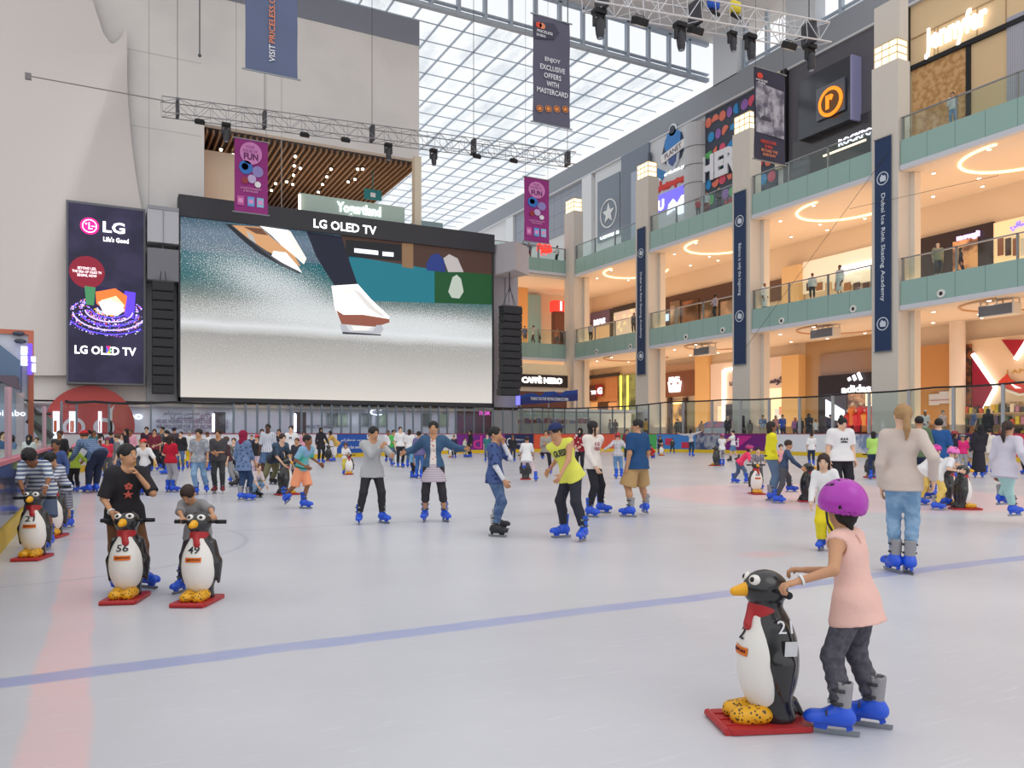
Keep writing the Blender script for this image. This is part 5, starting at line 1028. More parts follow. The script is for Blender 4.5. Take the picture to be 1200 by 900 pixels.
fbox('dark_door', r, M((70, 70, 90), .3), 851, 863, 474, 505, WX-.3, .1); fbox('door_light', r, M((250, 220, 190), .4, 0, .6), 842, 848, 476, 505, WX-.28, .1)
q = MB()
for a, b, t in ((819, 834, .5), (925, 945, .9)): flat(a, b, 418, 508, WX, t, 0, q)
S('trim_14', q, M((240, 196, 136), .6)); q = MB(); flat(945, 1025, 400, 508, WX, .1, 0, q); S('trim_15', q, M((176, 140, 96), .3, spec=.8))
r = shopthing('sportswear_front', 'black framed sportswear shop with glowing white name and red goods'); fbox('black_fascia', r, M((38, 34, 46), .4), 962, 1031, 441, 507, WX-.2, .3); fbox('upper_glass', r, M((150, 118, 92), .2, spec=.8), 962, 1031, 416, 441, WX-.15, .1)
sign(r, 'adidas', 986, 1020, 455.5, 9, WL, WX-.7, bold=.02)
for i in range(3): y_, z_ = F2(1001, 440, WX-.65); q = MB(); q.T = Matrix.Translation((0, .5-i*.5, 0)) @ Matrix.Rotation(-.45, 4, 'X'); q.box(-.04, -.12, -.35, .04, .12, -.1+i*.18); o = q.build('logo_bar', WL, r); o.location = (WX-.7, y_, z_-.05)
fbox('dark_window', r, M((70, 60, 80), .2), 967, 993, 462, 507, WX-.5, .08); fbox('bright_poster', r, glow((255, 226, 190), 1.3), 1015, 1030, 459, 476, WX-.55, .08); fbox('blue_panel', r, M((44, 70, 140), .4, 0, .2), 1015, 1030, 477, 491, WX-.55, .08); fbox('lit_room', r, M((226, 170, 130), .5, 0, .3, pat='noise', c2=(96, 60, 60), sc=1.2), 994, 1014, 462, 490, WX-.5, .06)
for i in range(2):
    yA, zA = F2(968, 468+i*10, WX-.7); yB, zB = F2(990, 481+i*7, WX-.7); q = MB(); q.add([(0, yA, zA), (0, yB, zB), (0, yB, zB-.55), (0, yA, zA-.65), (-.06, yA, zA), (-.06, yB, zB), (-.06, yB, zB-.55), (-.06, yA, zA-.65)], [(0, 1, 2, 3), (7, 6, 5, 4), (0, 4, 5, 1), (3, 2, 6, 7), (0, 3, 7, 4), (1, 5, 6, 2)]); o = q.build('white_stripe', glow((240, 240, 255), 1.5), r); o.location.x = WX-.7
y_, z_ = F2(1021, 483.5, WX-.7); q = MB(); disc(q, (0, 0, 0), .55, 'x', .05, 24, 0, .42); o = q.build('ring_logo', WL, r); o.location = (WX-.75, y_, z_)
for i, px in enumerate((994, 999, 1004, 1009, 1014, 1019, 1024, 1029)):
    y_, D = onx(px, WX-1.2); c = [(200, 30, 40), (230, 120, 50), (220, 40, 50), (214, 30, 40), (240, 150, 60), (222, 30, 36), (220, 40, 40), (60, 60, 130)][i]
    q = MB(); q.tube([(0, 0, 1.2), (0, 0, 1.9), (0, 0, 2.45), (0, 0, 2.6)], [.26, .24, .34, .12], 10); q.ball((0, 0, 2.78), .13, 8, 1); q.tube([(0, .3, 2.4), (0, .42, 1.8)], .09, 6); q.tube([(0, -.3, 2.4), (0, -.42, 1.8)], .09, 6); o = q.build('clothed_mannequin', [M(c, .6), M((230, 210, 190), .5)], r); o.location = (WX-1.2, y_, GF-.6+(.5 if i % 2 else 0))
# hoarding, white round column, cross shop
r = shopthing('brown_hoarding', 'plain brown hoarding with white notices right of the longest navy banner', 'hoarding'); fbox('panel', r, M((196, 142, 88), .6), 1064, 1115, 408, 508, WX-.3, .2); fbox('notice', r, M((222, 216, 226), .6), 1089, 1101, 462, 475, WX-.6, .04); fbox('notice', r, M((222, 216, 226), .6), 1101, 1114, 459, 473, WX-.6, .04); fbox('red_line', r, M((190, 110, 120), .6), 1090, 1112, 469, 469.8, WX-.66, .02)
y_, D = onx(1122, WX-1); q = MB(); q.tube([(WX-1, y_, GF), (WX-1, y_, 8.87)], .48, 24); tag(q.build('round_column', M((236, 220, 206), .5), smooth=False), 'smooth cream round column beside the brown hoarding', 'column')
r = shopthing('cross_shop', 'beige shoe shop with crimson triangles edged in white light and a red shoe', 'shop front'); fbox('wall_panel', r, M((236, 208, 176), .6), 1131, 1260, 400, 508, WX-.2, .2)
fbox('dark_gap', r, M((60, 44, 40), .6, pat='noise', c2=(150, 90, 50), sc=2.5), 1131, 1139, 404, 480, WX-.5, .1)
def tri(pts, mat, x, name, th=.06): P = [F2(a, b, x) for a, b in pts]; q = MB(); q.prism([(y, z) for y, z in P], x, x-th, 'x'); return q.build(name, mat, r)
CR = M((150, 24, 56), .5); LT = glow((255, 246, 246), 2.2)
tri([(1140, 411), (1166, 455), (1153, 480), (1140, 478)], CR, WX-.5, 'crimson_triangle'); tri([(1174, 398), (1202, 398), (1190, 419)], M((170, 30, 50), .5), WX-.5, 'crimson_triangle')
def bar(a, b, x=WX-.62, w_=.14):
    A_, B2_ = F2(*a, x), F2(*b, x); q = MB(); q.tube([(x, *A_), (x, *B2_)], w_, 6); q.build('light_edge', LT, r)
bar((1140, 415), (1167, 454)); bar((1167, 454), (1154, 479)); bar((1190, 421), (1206, 396))
P = [(1171, 447), (1178, 441), (1181, 438), (1184, 444), (1192, 448), (1206, 452), (1208, 459), (1196, 461), (1182, 456), (1172, 452)]; tri(P, M((214, 70, 56), .5), WX-.6, 'shoe_picture', .1); tri([(1172, 452), (1182, 456.5), (1196, 461.5), (1208, 459.5), (1206, 463), (1194, 464), (1180, 459)], M((240, 236, 230), .5), WX-.66, 'shoe_sole', .1); tri([(1183, 448), (1188, 451), (1197, 455), (1190, 455)], LT, WX-.75, 'shoe_stripe', .03)
sign(r, 'I AM', 1180, 1202, 435, 4.5, M((206, 160, 70), .5), WX-.4); sign(r, 'ENTRY', 1171, 1208, 473, 4.5, M((206, 160, 70), .5), WX-.4)
y0, _ = onx(1200, WX-.4); y1, _ = onx(1134, WX-.4); goods(r, y0-1, y1, 1.2, 3.5, WX-.4, 3, 14, [(70, 90, 80), (200, 90, 60), (90, 80, 110), (230, 210, 190), (60, 60, 60), (200, 180, 60), (180, 120, 150)], 'shoe_box')
tri([(1162, 474), (1166, 474), (1166, 481), (1162, 481)], M((230, 180, 60), .5), WX-1.0, 'yellow_bag')
# a promotional table with slanted top seen over the boards
y_, D = onx(840, 44.5); r = empty('promotion_stand', 'slanted white and blue promotion stand behind the grey printed board', 'stand', (44.5, y_, GF)); q = MB(); q.prism([(-.6, 0), (.6, 0), (.6, 1.45), (-.6, .95)], -1.8, 1.8, 'y'); q.build('body', M((216, 222, 236), .4), r); q = MB(); q.add([(-.62, -1.7, .98), (.58, -1.7, 1.48), (.58, 1.7, 1.48), (-.62, 1.7, .98)], [(0, 1, 2, 3)]); q.build('printed_top', M((90, 130, 200), .5, pat='noise', c2=(214, 110, 120), sc=2), r)
# diagonal stay cables
q = MB()
for a, b in (((BX-.3, onx(1040, BX-.3)[0], 18.5), (BX-.3, onx(870, BX-.3)[0], 7.5)), ((BX-.3, onx(995, BX-.3)[0], 15.8), (BX-.3, onx(1170, BX-.3)[0], 15.2))): q.tube([a, b], .014, 4)
tag(q.build('stay_cable', M((90, 84, 80), .6)), 'thin slack cables crossing in front of the right hand galleries', 'cable', kind='stuff')
# ================================================================== PEOPLE AND SKATING PENGUINS
def Rz(a): c, s = math.cos(a), math.sin(a); return np.array([[c, -s, 0], [s, c, 0], [0, 0, 1.]])
def Rxm(a): c, s = math.cos(a), math.sin(a); return np.array([[1., 0, 0], [0, c, -s], [0, s, c]])
def Rym(a): c, s = math.cos(a), math.sin(a); return np.array([[c, 0, s], [0, 1., 0], [-s, 0, c]])
def ik(a, t, l1, l2, pole):
    d = t-a; L = np.linalg.norm(d); Lm = (l1+l2)*.985
    if L > Lm: d = d*Lm/L; t = a+d; L = Lm
    L = max(L, abs(l1-l2)+.02); u = unit(d); x = (l1*l1-l2*l2+L*L)/(2*L); h = math.sqrt(max(l1*l1-x*x, 0))
    p = pole-u*(pole@u); p = unit(p) if np.linalg.norm(p) > 1e-4 else unit(np.cross(u, V3(1, 0, 0)))
    return a+u*x+p*h, t
# --- skates (shared meshes), origin on the ice under the ankle, toe towards -y, for a body 1.7 m tall
def make_skate(shell, cuff, holder, key):
    b = Blob()
    b.cone((0, .055, .115), (0, -.02, .125), .047, .05, .03).cone((0, -.02, .115), (0, -.135, .098), .05, .045, .04).ell((0, -.145, .098), (.048, .055, .04), .03)
    b.cone((0, .03, .11), (0, .02, .20), .05, .048, .04); b.plane((0, 0, .072), (0, 0, -1)); b.plane((0, .02, .235), (0, .1, 1))
    v1, f1 = b.mesh(.009)
    c = Blob(); c.cone((0, .02, .15), (0, .03, .335), .052, .06, .0, flat=V3(1, 0, 0), fx=1.08, c0=True, c1=True); c.cone((0, .025, .30), (0, .03, .37), .044, .048, 0, 's')
    v2, f2 = c.mesh(.010)
    q = MB(); q.add(v1.tolist(), f1.tolist(), 0); q.add(v2.tolist(), f2.tolist(), 1)
    for z, y, r_ in ((.205, .0, .058), (.285, .01, .063)):                      # buckled straps
        q.tube([(r_*math.cos(a), y+.018+r_*1.05*math.sin(a), z) for a in [math.pi*(.95+1.1*i/9) for i in range(10)]], .010, 6, 2); q.box(-.018, y+.018-r_*1.05-.016, z-.012, .018, y+.018-r_*1.05, z+.012, 3)
    for z, y in ((.148, -.075), (.14, -.04)): q.tube([(.05*math.cos(a), y+.01, z-.02+.03*math.sin(a)) for a in [math.pi*i/8 for i in range(9)]], .007, 5, 2)
    q.prism([(.075, .075), (.085, .045), (.05, .03), (.045, .055), (-.055, .055), (-.065, .03), (-.13, .034), (-.15, .075)], -.012, .012, 'x', 4)
    q.build('x', []); me = bpy.data.objects['x'].data; bpy.data.objects.remove(bpy.data.objects['x']); me.name = key
    for m in (shell, cuff, DARKM, METAL, holder): me.materials.append(m)
    me.polygons.foreach_set('use_smooth', [len(p.vertices) == 4 and p.material_index < 2 for p in me.polygons])
    q = MB(); q.prism([(.125, .034), (.12, .006), (.10, .0), (-.15, .0), (-.178, .012), (-.185, .034)], -.0025, .0025, 'x'); q.build('x', METAL); bl = bpy.data.objects['x'].data; bpy.data.objects.remove(bpy.data.objects['x']); bl.name = key+'_blade'
    return me, bl
BLUE = M((28, 84, 214), .35, spec=.6); BLUE2 = M((34, 90, 205), .4); GREYC = M((150, 148, 152), .7)
SKB = {'blue': make_skate(BLUE, BLUE2, BLUE, 'skate_blue'), 'grey': make_skate(BLUE, GREYC, BLUE, 'skate_grey'), 'black': make_skate(M((40, 40, 44), .5), M((60, 60, 64), .6), M((36, 36, 40), .4), 'skate_black'),
       'maroon': make_skate(M((120, 40, 50), .5), M((70, 70, 76), .6), M((200, 200, 204), .4), 'skate_maroon'), 'bkgrey': make_skate(M((44, 44, 48), .5), M((168, 166, 166), .7), M((30, 30, 34), .4), 'skate_bkgrey')}
SKB['shoe'] = None
WTX = M((226, 226, 232), .6)
SKIN = {'tan': (196, 146, 112), 'fair': (226, 184, 156), 'brown': (146, 98, 70), 'dark': (98, 64, 48)}
HAIRC = {'black': (30, 25, 25), 'brown': (84, 56, 40), 'dkbrown': (52, 36, 30), 'curly': (40, 30, 26), 'blond': (168, 130, 88), 'grey': (150, 146, 142)}
PCOUNT = [0]
def person(label, px, py, H, az=0, skin='tan', hair=('short', 'black'), top=None, bot=None, sk='blue', lean=0, tilt=0, twist=0, hy=0, hp=0,
           lh=None, rh=None, lf=None, rf=None, lfy=10, rfy=-10, lfp=0, rfp=0, crouch=0, hips=(0, 0), z0=0.0, D=None, xy=None, hh=None, fat=1.0,
           lpole=None, rpole=None, curl=.5, print_=None, hat=None, vox=None, group=None, extra=None, cat='person', lknee=None, rknee=None, back_print=False, sit=0, fingers=None):
    if xy is not None: x, y = xy; D = x*sn+y*cs
    elif D is not None: x, y = toroom((px-600)/F*D, D)
    else: x, y, D = gp(px, py, z0)
    a = math.radians(az); dx = math.sin(a)*cs-math.cos(a)*sn; dy = -math.sin(a)*sn-math.cos(a)*cs; rz = math.atan2(dx, -dy)
    root = empty('person', label, cat, (x, y, z0), rz, group)
    def wloc(t):                                        # ('w', px, py, D or None) -> local fraction of H
        if t is None or t[0] != 'w': return t
        if len(t) < 4 or t[3] is None: gx_, gy_, gd = gp(t[1], t[2], z0); gz = z0
        else: gd = D+t[3]; gx_, gy_ = toroom((t[1]-600)/F*gd, gd); gz = zat(t[2], gd)
        ddx, ddy = gx_-x, gy_-y; cr, sr = math.cos(rz), math.sin(rz)
        return ((ddx*cr+ddy*sr)/H, -(-ddx*sr+ddy*cr)/H, (gz-z0)/H)
    lh, rh, lf, rf = wloc(lh), wloc(rh), wloc(lf), wloc(rf)
    sc = H/1.7; L = .065*sc if sk and sk != 'shoe' else .0; Hb = H-L; kid = H < 1.45
    hh = (hh or (.165 if H < 1.2 else .15 if kid else .140))*Hb; B = (Hb-hh)/.87
    vx = vox or min(max(D/F*.95, .0085), .028)
    ln, tl = math.radians(lean), math.radians(tilt)
    up = unit(V3(math.sin(tl), -math.sin(ln)*math.cos(tl), math.cos(ln)*math.cos(tl))); l0 = unit(V3(1, 0, 0)-up*up[0]); fw = np.cross(l0, up); fw = -np.cross(up, l0)*-1 if False else np.cross(l0, up)
    if fw[1] > 0: fw = -fw
    tw = math.radians(twist); ls = l0*math.cos(tw)+fw*math.sin(tw); fs = fw*math.cos(tw)-l0*math.sin(tw)
    P = V3(hips[0]*H, -hips[1]*H, L+(.52-crouch)*B)
    w_ = fat
    S_ = P+up*.268*B; Nk = P+up*.308*B; C_ = P+up*.205*B; Wst = P+up*.10*B
    shw = .094*B*(1 if not kid else .95)*(.5+.5*w_)
    sh = {1: S_+ls*shw, -1: S_-ls*shw}; hp_ = {1: P+V3(.052*B*w_, 0, -.012*B), -1: P-V3(.052*B*w_, 0, .012*B)}
    feet = {}; knee = {}; ank = {}
    for s, ff, kp in ((1, lf, lknee), (-1, rf, rknee)):
        ff = ff or (.055*s, 0, 0); ak = V3(ff[0]*H, -ff[1]*H, L+.055*B+ff[2]*H)
        kn, ak = ik(hp_[s], ak, .235*B, .235*B, V3(*(kp or (.15*s, -1, .1)))); knee[s] = kn; ank[s] = ak
    elb = {}; wri = {}; hdir = {}
    for s, h_, pl in ((1, lh, lpole), (-1, rh, rpole)):
        t = V3(h_[0]*H, -h_[1]*H, h_[2]*H) if h_ else sh[s]+V3(s*.035*H, -.01*H, -.31*B)
        el, wr = ik(sh[s], t, .17*B, .15*B, V3(*(pl or (.5*s, .8, -.5)))); elb[s] = el; wri[s] = wr; hdir[s] = unit(wr-el)
    hy_, hp2 = math.radians(hy), math.radians(hp); HR = Rz(hy_) @ Rxm(hp2)
    hc = Nk+(up*.5+HR[:, 2]*.5)*.020*B+HR @ V3(0, -.03, .44)*hh
    # ---------------- skin: one continuous surface from head to feet
    b = Blob()
    rt = B*w_
    b.cone(P-up*.0*B, Wst, .058*rt, .05*rt, .03, flat=fs, fx=1.35); b.cone(Wst, C_, .050*rt, .062*rt, .04, flat=fs, fx=1.35); b.cone(C_-ls*.035*B, C_+ls*.035*B, .052*rt, .052*rt, .05, flat=fs, fx=1.15)
    b.cone(sh[1]-ls*.02*B, sh[-1]+ls*.02*B, .030*rt, .030*rt, .05*B)
    for s in (1, -1): b.cone(Nk-up*.012*B, sh[s]+up*.004*B, .026*B, .027*rt, .03*B); b.ell(P-up*.01*B, (.085*rt, .06*rt, .06*B), .04)
    b.cone(Nk-up*.03*B, hc-HR[:, 2]*.2*hh, .030*B, .028*B, .03*B)
    for s in (1, -1):
        b.cone(sh[s], elb[s], .028*rt, .022*rt, .03*B); b.cone(elb[s], wri[s], .022*rt, .0145*B*(.7+.3*w_), .01*B)
        b.cone(hp_[s], knee[s], .050*rt, .033*rt, .04*B); m_ = knee[s]*.62+ank[s]*.38+V3(0, .008*B, 0); b.cone(knee[s], m_, .031*rt, .031*rt, .015*B); b.cone(m_, ank[s], .029*rt, .020*B, .012*B)
    # head with a face
    hd = Blob(); E_ = lambda c, r, k, op='u', o=b: o.ell(hc+HR @ V3(*c)*hh, np.array(r)*hh, k*hh, op, HR.T if False else np.linalg.inv(HR).T)
    for o in (b, hd):
        o.ell(hc+HR @ V3(0, .05, .10)*hh, V3(.335, .40, .39)*hh, .02*hh, 'u', HR); o.ell(hc+HR @ V3(0, -.08, -.20)*hh, V3(.255, .27, .29)*hh, .14*hh, 'u', HR)
        o.cone(hc+HR @ V3(0, -.35, .03)*hh, hc+HR @ V3(0, -.42, -.11)*hh, .03*hh, .055*hh, .05*hh)
        if vx < .022:
            for s in (1, -1):
                o.ell(hc+HR @ V3(s*.33, .06, -.04)*hh, V3(.04, .08, .12)*hh, .03*hh, 'u', HR); o.ell(hc+HR @ V3(s*.14, -.40, .03)*hh, V3(.08, .05, .05)*hh, .04*hh, 's', HR)
            o.ell(hc+HR @ V3(0, -.33, -.30)*hh, V3(.10, .05, .045)*hh, .03*hh, 'u', HR)
    # hands: flattened palm, four fingers, thumb from the side of the palm
    ex = MB(); hl = .055*B*(1.12 if kid else 1.0)
    for s in (1, -1):
        d = hdir[s]; inward = -ls*s; n = unit(inward-d*(inward@d)) if abs(inward@d) < .97 else unit(np.cross(d, V3(0, 0, 1)))
        if fingers and s in fingers and len(fingers[s]) > 1: n = unit(V3(*fingers[s][1])); n = unit(n-d*(n@d))
        wv = unit(np.cross(d, n))*s
        if wv[1] > 0: wv = -wv                                     # thumb side forwards
        R = np.stack([wv, n, d], 1); pc = wri[s]+d*hl*.55; b.ell(pc, (hl*.42, hl*.20, hl*.60), .012*B, 'u', R)
        cu_ = (fingers[s][0] if fingers and s in fingers else curl)
        k_ = 8 if vx < .008 else 6 if vx < .016 else 5
        for f in range(4):
            off = (f-1.5)*.23*hl; base = wri[s]+d*hl*1.0-wv*off*1.0; l_ = hl*(.78, .88, .82, .62)[f]; a1, a2, a3 = cu_*.7, cu_*1.7, cu_*2.5
            p1 = base+(d*math.cos(a1)+n*math.sin(a1))*l_*.42; p2 = p1+(d*math.cos(a2)+n*math.sin(a2))*l_*.33; p3 = p2+(d*math.cos(a3)+n*math.sin(a3))*l_*.25
            ex.tube([base-d*hl*.2, base, p1, p2, p3], [hl*.11, hl*.125, hl*.115, hl*.10, hl*.065], k_)
        tb = wri[s]+d*hl*.45+wv*hl*.34; t1 = tb+unit(wv*.9+d*.7+n*.3)*hl*.38; t2 = t1+unit(d+n*(.4+cu_))*hl*.36; ex.tube([tb-wv*hl*.12, tb, t1, t2], [hl*.14, hl*.15, hl*.13, hl*.085], k_)
    skm = M(SKIN[skin], .55, spec=.3)
    mats = [skm]
    if vx < .03 and hat != 'niqab':
        mats += [M((238, 234, 230), .3), M((36, 26, 22), .3), M(tuple(int(v*.78) if i else int(v*.9) for i, v in enumerate(SKIN[skin])), .5)]
        for s in (1, -1):
            o = hc+HR @ V3(s*.145, -.0, .02)*hh; h_ = hd.hit(o, HR @ V3(0, -1, 0), .6*hh, 120); Rm = Matrix(HR.tolist())
            ex.ball(h_+HR @ V3(0, .02, 0)*hh, (.068*hh, .035*hh, .032*hh), 8, 1, Rm); ex.ball(h_+HR @ V3(0, -.004, 0)*hh, (.032*hh, .018*hh, .032*hh), 8, 2, Rm)
            bw = hd.hit(hc+HR @ V3(s*.15, 0, .11)*hh, HR @ V3(0, -1, 0), .6*hh, 120); ex.ball(bw, (.09*hh, .02*hh, .016*hh), 8, 2, Rm)
        mo = hd.hit(hc+HR @ V3(0, 0, -.285)*hh, HR @ V3(0, -1, 0), .6*hh, 120); ex.ball(mo, (.095*hh, .022*hh, .026*hh), 8, 3, Matrix(HR.tolist()))
    body = organic('body', b, vx, mats, root, ex)
    # ---------------- clothes
    for oi, top in enumerate([top, (extra or {}).get('over')]):
        if not top: continue
        top = dict(top); m = top['m']; sl = top.get('s', .5); ext = top.get('h', .035); fl = top.get('f', 1.0); t_ = Blob(); g = .0095*sc+.0035+.011*oi; cut = P-up*ext*B
        w0 = (.104*fl)*rt+g; t_.cone(P-up*(ext+.03)*B, P+up*.03*B, w0, .088*rt+g, .02, flat=fs, fx=1.27); t_.cone(P+up*.03*B, Wst, .088*rt+g, .064*rt*(.4+.6*fl)+g, .02, flat=fs, fx=1.27)
        t_.ell(P-up*.012*B, (.088*rt+g*1.6, .070*rt+g*1.6, .06*B+g), .02)
        for s in (1, -1):
            if ext > .02: t_.cone(hp_[s]+up*.02*B, hp_[s]+(knee[s]-hp_[s])*.3, .055*rt+g*1.7, .05*rt+g*1.8, .03); t_.cone(Wst, C_, .056*rt*(.6+.4*fl)+g, .066*rt+g, .04, flat=fs, fx=1.3)
        t_.cone(C_-ls*.035*B, C_+ls*.035*B, .053*rt+g, .053*rt+g, .05, flat=fs, fx=1.1); t_.cone(sh[1]-ls*.012*B, sh[-1]+ls*.012*B, .033*rt+g*.6, .033*rt+g*.6, .05*B)
        for s in (1, -1): t_.cone(Nk-up*.016*B, sh[s]+up*.002*B, .026*B+g*.5, .030*rt+g*.6, .03*B)
        if top.get('bust'): t_.ell(C_+fs*.045*B-up*.0*B, (.06*B, .035*B, .03*B), .03, 'u', np.stack([ls, fs, up], 1))
        for s in (1, -1):
            if sl > 0:
                if sl <= .55: q_ = sh[s]+(elb[s]-sh[s])*(sl/.52); t_.cone(sh[s], q_, .033*rt+g, .031*rt+g*1.35, .03*B, c1=True)
                else: q_ = elb[s]+(wri[s]-elb[s])*((sl-.52)/.48); t_.cone(sh[s], elb[s], .033*rt+g, .028*rt+g*.8, .03*B); t_.cone(elb[s], q_, .028*rt+g*.8, .021*rt+g*.7, .01*B, c1=True)
        t_.plane(cut, -up)
        if sl == 0:
            for s in (1, -1): t_.cone(sh[s]+ls*s*.0*B-up*.01*B, sh[s]+ls*s*.06*B-up*.05*B, .036*B, .045*B, .008, 's')
        if oi: t_.cone(C_-up*.3*B+fs*.085*B, C_+up*.13*B+fs*.085*B, .034*B, .030*B, .006, 's', flat=fs, fx=.4)
        if top.get('key'): t_.ell(Nk-up*.045*B-fs*.05*B+ls*.012*B, (.010*B, .05*B, .024*B), .003, 's', np.stack([ls, fs, up], 1))
        t_.cone(Nk-up*.02*B+fs*.012*B, Nk+up*.06*B+fs*.02*B, .036*B, .05*B, .006, 's')
        if top.get('wr') and vx < .02:
            A_ = top['wr']*sc
            t_.fn(lambda Q, A_=A_, P_=P: A_*(np.sin(Q[2]*31/sc+np.sin(Q[0]*17/sc)*1.8)*np.sin(Q[0]*23/sc+Q[2]*9/sc+1))*.5)
        o = organic(top.get('n', 'jacket' if oi else 'shirt'), t_, max(vx*.9, .007), m, root)
        if print_ and vx < .03 and not oi:
            s_, w1, h1, c_, zc = print_[:5]; sg = -1 if back_print else 1; base = P+up*zc*B; hit = t_.hit(base, fs*sg, .25, 200)+fs*sg*.004
            X_ = ls*sg; tx = text(s_, w1*B, h1*B, (0, 0, 0), 0, c_ if not isinstance(c_, tuple) else M(c_, .6), root, ex=.006, bold=.03, name='print'); Rm = Matrix(np.stack([X_, -fs*sg, up], 1).tolist()).to_4x4(); Rm.translation = Vector(hit); tx.matrix_local = Rm
    for bot in (bot, (extra or {}).get('bot2')):
        if not bot: continue
        bot = dict(bot); m = bot['m']; ll = bot.get('l', 1.0); lo_ = bot.get('w', .0); o_ = Blob(); g0 = .008*sc+.004; g = g0+lo_*.05*sc; ty = bot.get('t', 'pants')
        if ty == 'skirt':
            z_ = P-up*.0; e_ = P-V3(0, 0, bot.get('len', .2)*B)+(np.array([0, 0, 0])); mid = (knee[1]+knee[-1])/2*.5+P*.5; e_[:2] = (mid[:2]); o_.cone(P+up*.06*B, P, .062*rt+g, .085*rt+g, .02, flat=fw, fx=1.2); o_.cone(P, e_, .085*rt+g, bot.get('w2', .12)*B, .03, flat=fw, fx=1.12, c1=True)
        else:
            o_.ell(P-up*.012*B, (.082*rt+g0, .064*rt+g0, .058*B+g0), .03); o_.cone(P, P+up*.045*B, .062*rt+g0, .056*rt+g0, .02, flat=fs, fx=1.3)
            for s in (1, -1):
                a0, a1, a2 = hp_[s], knee[s], ank[s]
                if ll <= .55:
                    e_ = a0+(a1-a0)*ll*2; o_.cone(a0, e_, .050*rt+g0, .045*rt+g*1.6, .03*B, c1=True)
                else:
                    tot = (ll-.5)*2*.86; e_ = a1+(a2-a1)*tot; md = a1*.62+a2*.38+V3(0, .006*B, 0)
                    o_.cone(a0, a1, .050*rt+g0, .034*rt+g, .04*B)
                    if tot > .4: o_.cone(a1, md, .036*rt+g, .034*rt+g*.8, .015*B); o_.cone(md, e_, .034*rt+g*.8, (.030 if lo_ > .1 else .026)*rt+g*.9, .012*B, c1=True)
                    else: o_.cone(a1, e_, .036*rt+g, .034*rt+g, .015*B, c1=True)
            if bot.get('wr') and vx < .02:
                A_ = bot['wr']*sc; kz = (knee[1][2]+knee[-1][2])/2
                o_.fn(lambda Q, A_=A_, kz=kz: A_*np.sin(Q[2]*95/sc+np.sin(Q[0]*25/sc+Q[1]*15/sc)*1.6)*np.clip(1.15-(Q[2]/kz)*.75, .12, 1)+0*Q[0])
        organic(bot.get('n', 'trousers'), o_, max(vx*.9, .007), m, root)
    if extra and extra.get('under'):
        o_ = Blob(); g = .004
        for s in (1, -1): o_.cone(sh[s]*.4+elb[s]*.6, elb[s], .026*rt+g, .024*rt+g, .01); o_.cone(elb[s], wri[s], .024*rt+g, .017*B+g, .01, c1=True)
        organic('sleeve', o_, vx*.8, extra['under'], root)
    # ---------------- hair, hats, helmets (built in head space)
    vh = max(vx*.75, .008)
    def head_part(name, blob, mat, extra_=None, h=None):
        o = organic(name, blob, h or vh, mat, root, extra_); Mx = Matrix(HR.tolist()).to_4x4(); Mx.translation = Vector(hc); o.matrix_local = Mx; return o
    u = hh
    def face_cut(bl, low=-.06, w=.27):
        bl.ell((0, -.52*u, -.09*u), (w*u, .34*u, .40*u), .04*u, 's')
    if hair and hat != 'hijab':
        st_, hcol = hair[0], M(HAIRC.get(hair[1], (40, 30, 28)), .6, bump=.5, name='hair') if isinstance(hair[1], str) else hair[1]
        q = Blob(); q.ell((0, .065*u, .13*u), (.365*u, .43*u, .405*u), .02*u)
        if st_ == 'curly': q.ell((0, .05*u, .22*u), (.40*u, .44*u, .40*u), .05*u); q.fn(lambda Q: .018*u*np.sin(Q[0]*75/u*.25)*np.sin(Q[1]*70/u*.25)*np.sin(Q[2]*80/u*.25))
        if st_ == 'puff': q.ell((0, .0, .36*u), (.33*u, .36*u, .22*u), .08*u)
        if st_ in ('long', 'longloose'):
            q.cone((0, .16*u, .1*u), (0, .22*u, -.55*u), .34*u, .26*u, .08*u, flat=V3(0, 1, 0), fx=1.35); q.cone((0, .22*u, -.5*u), (.02*u, .2*u, -1.05*u), .25*u, .13*u, .06*u, flat=V3(0, 1, 0), fx=1.7)
            for s in (1, -1): q.cone((s*.31*u, -.05*u, .1*u), (s*.33*u, -.08*u, -.6*u), .09*u, .07*u, .06*u)
        if st_ == 'nape': q.ell((0, .17*u, -.16*u), (.29*u, .27*u, .30*u), .06*u); q.cone((0, .22*u, -.3*u), (0, .26*u, -.5*u), .14*u, .08*u, .05*u)
        if st_ == 'bob':
            q.cone((0, .14*u, .1*u), (0, .16*u, -.38*u), .36*u, .34*u, .08*u, flat=V3(0, 1, 0), fx=1.15)
        if st_ == 'pony': q.ell((0, .46*u, .12*u), (.13*u, .12*u, .13*u), .05*u); q.cone((0, .5*u, .1*u), (0, .62*u, -.5*u), .12*u, .15*u, .06*u); q.cone((0, .62*u, -.5*u), (0, .52*u, -1.0*u), .15*u, .05*u, .06*u)
        if st_ == 'bun': q.ell((0, .40*u, .42*u), (.17*u, .17*u, .16*u), .04*u)
        q.fn(lambda Q: .014*u*np.sin(Q[0]*19/u+2*np.sin(Q[2]*9/u))*np.sin(Q[1]*15/u+Q[2]*11/u))
        face_cut(q)
        if st_ in ('short', 'curly', 'puff', 'bun', 'pony'):
            q.ell((0, -.1*u, -.50*u), (.6*u, .62*u, .46*u), .05*u, 's')
        if st_ != 'bald': head_part('hair', q, hcol)
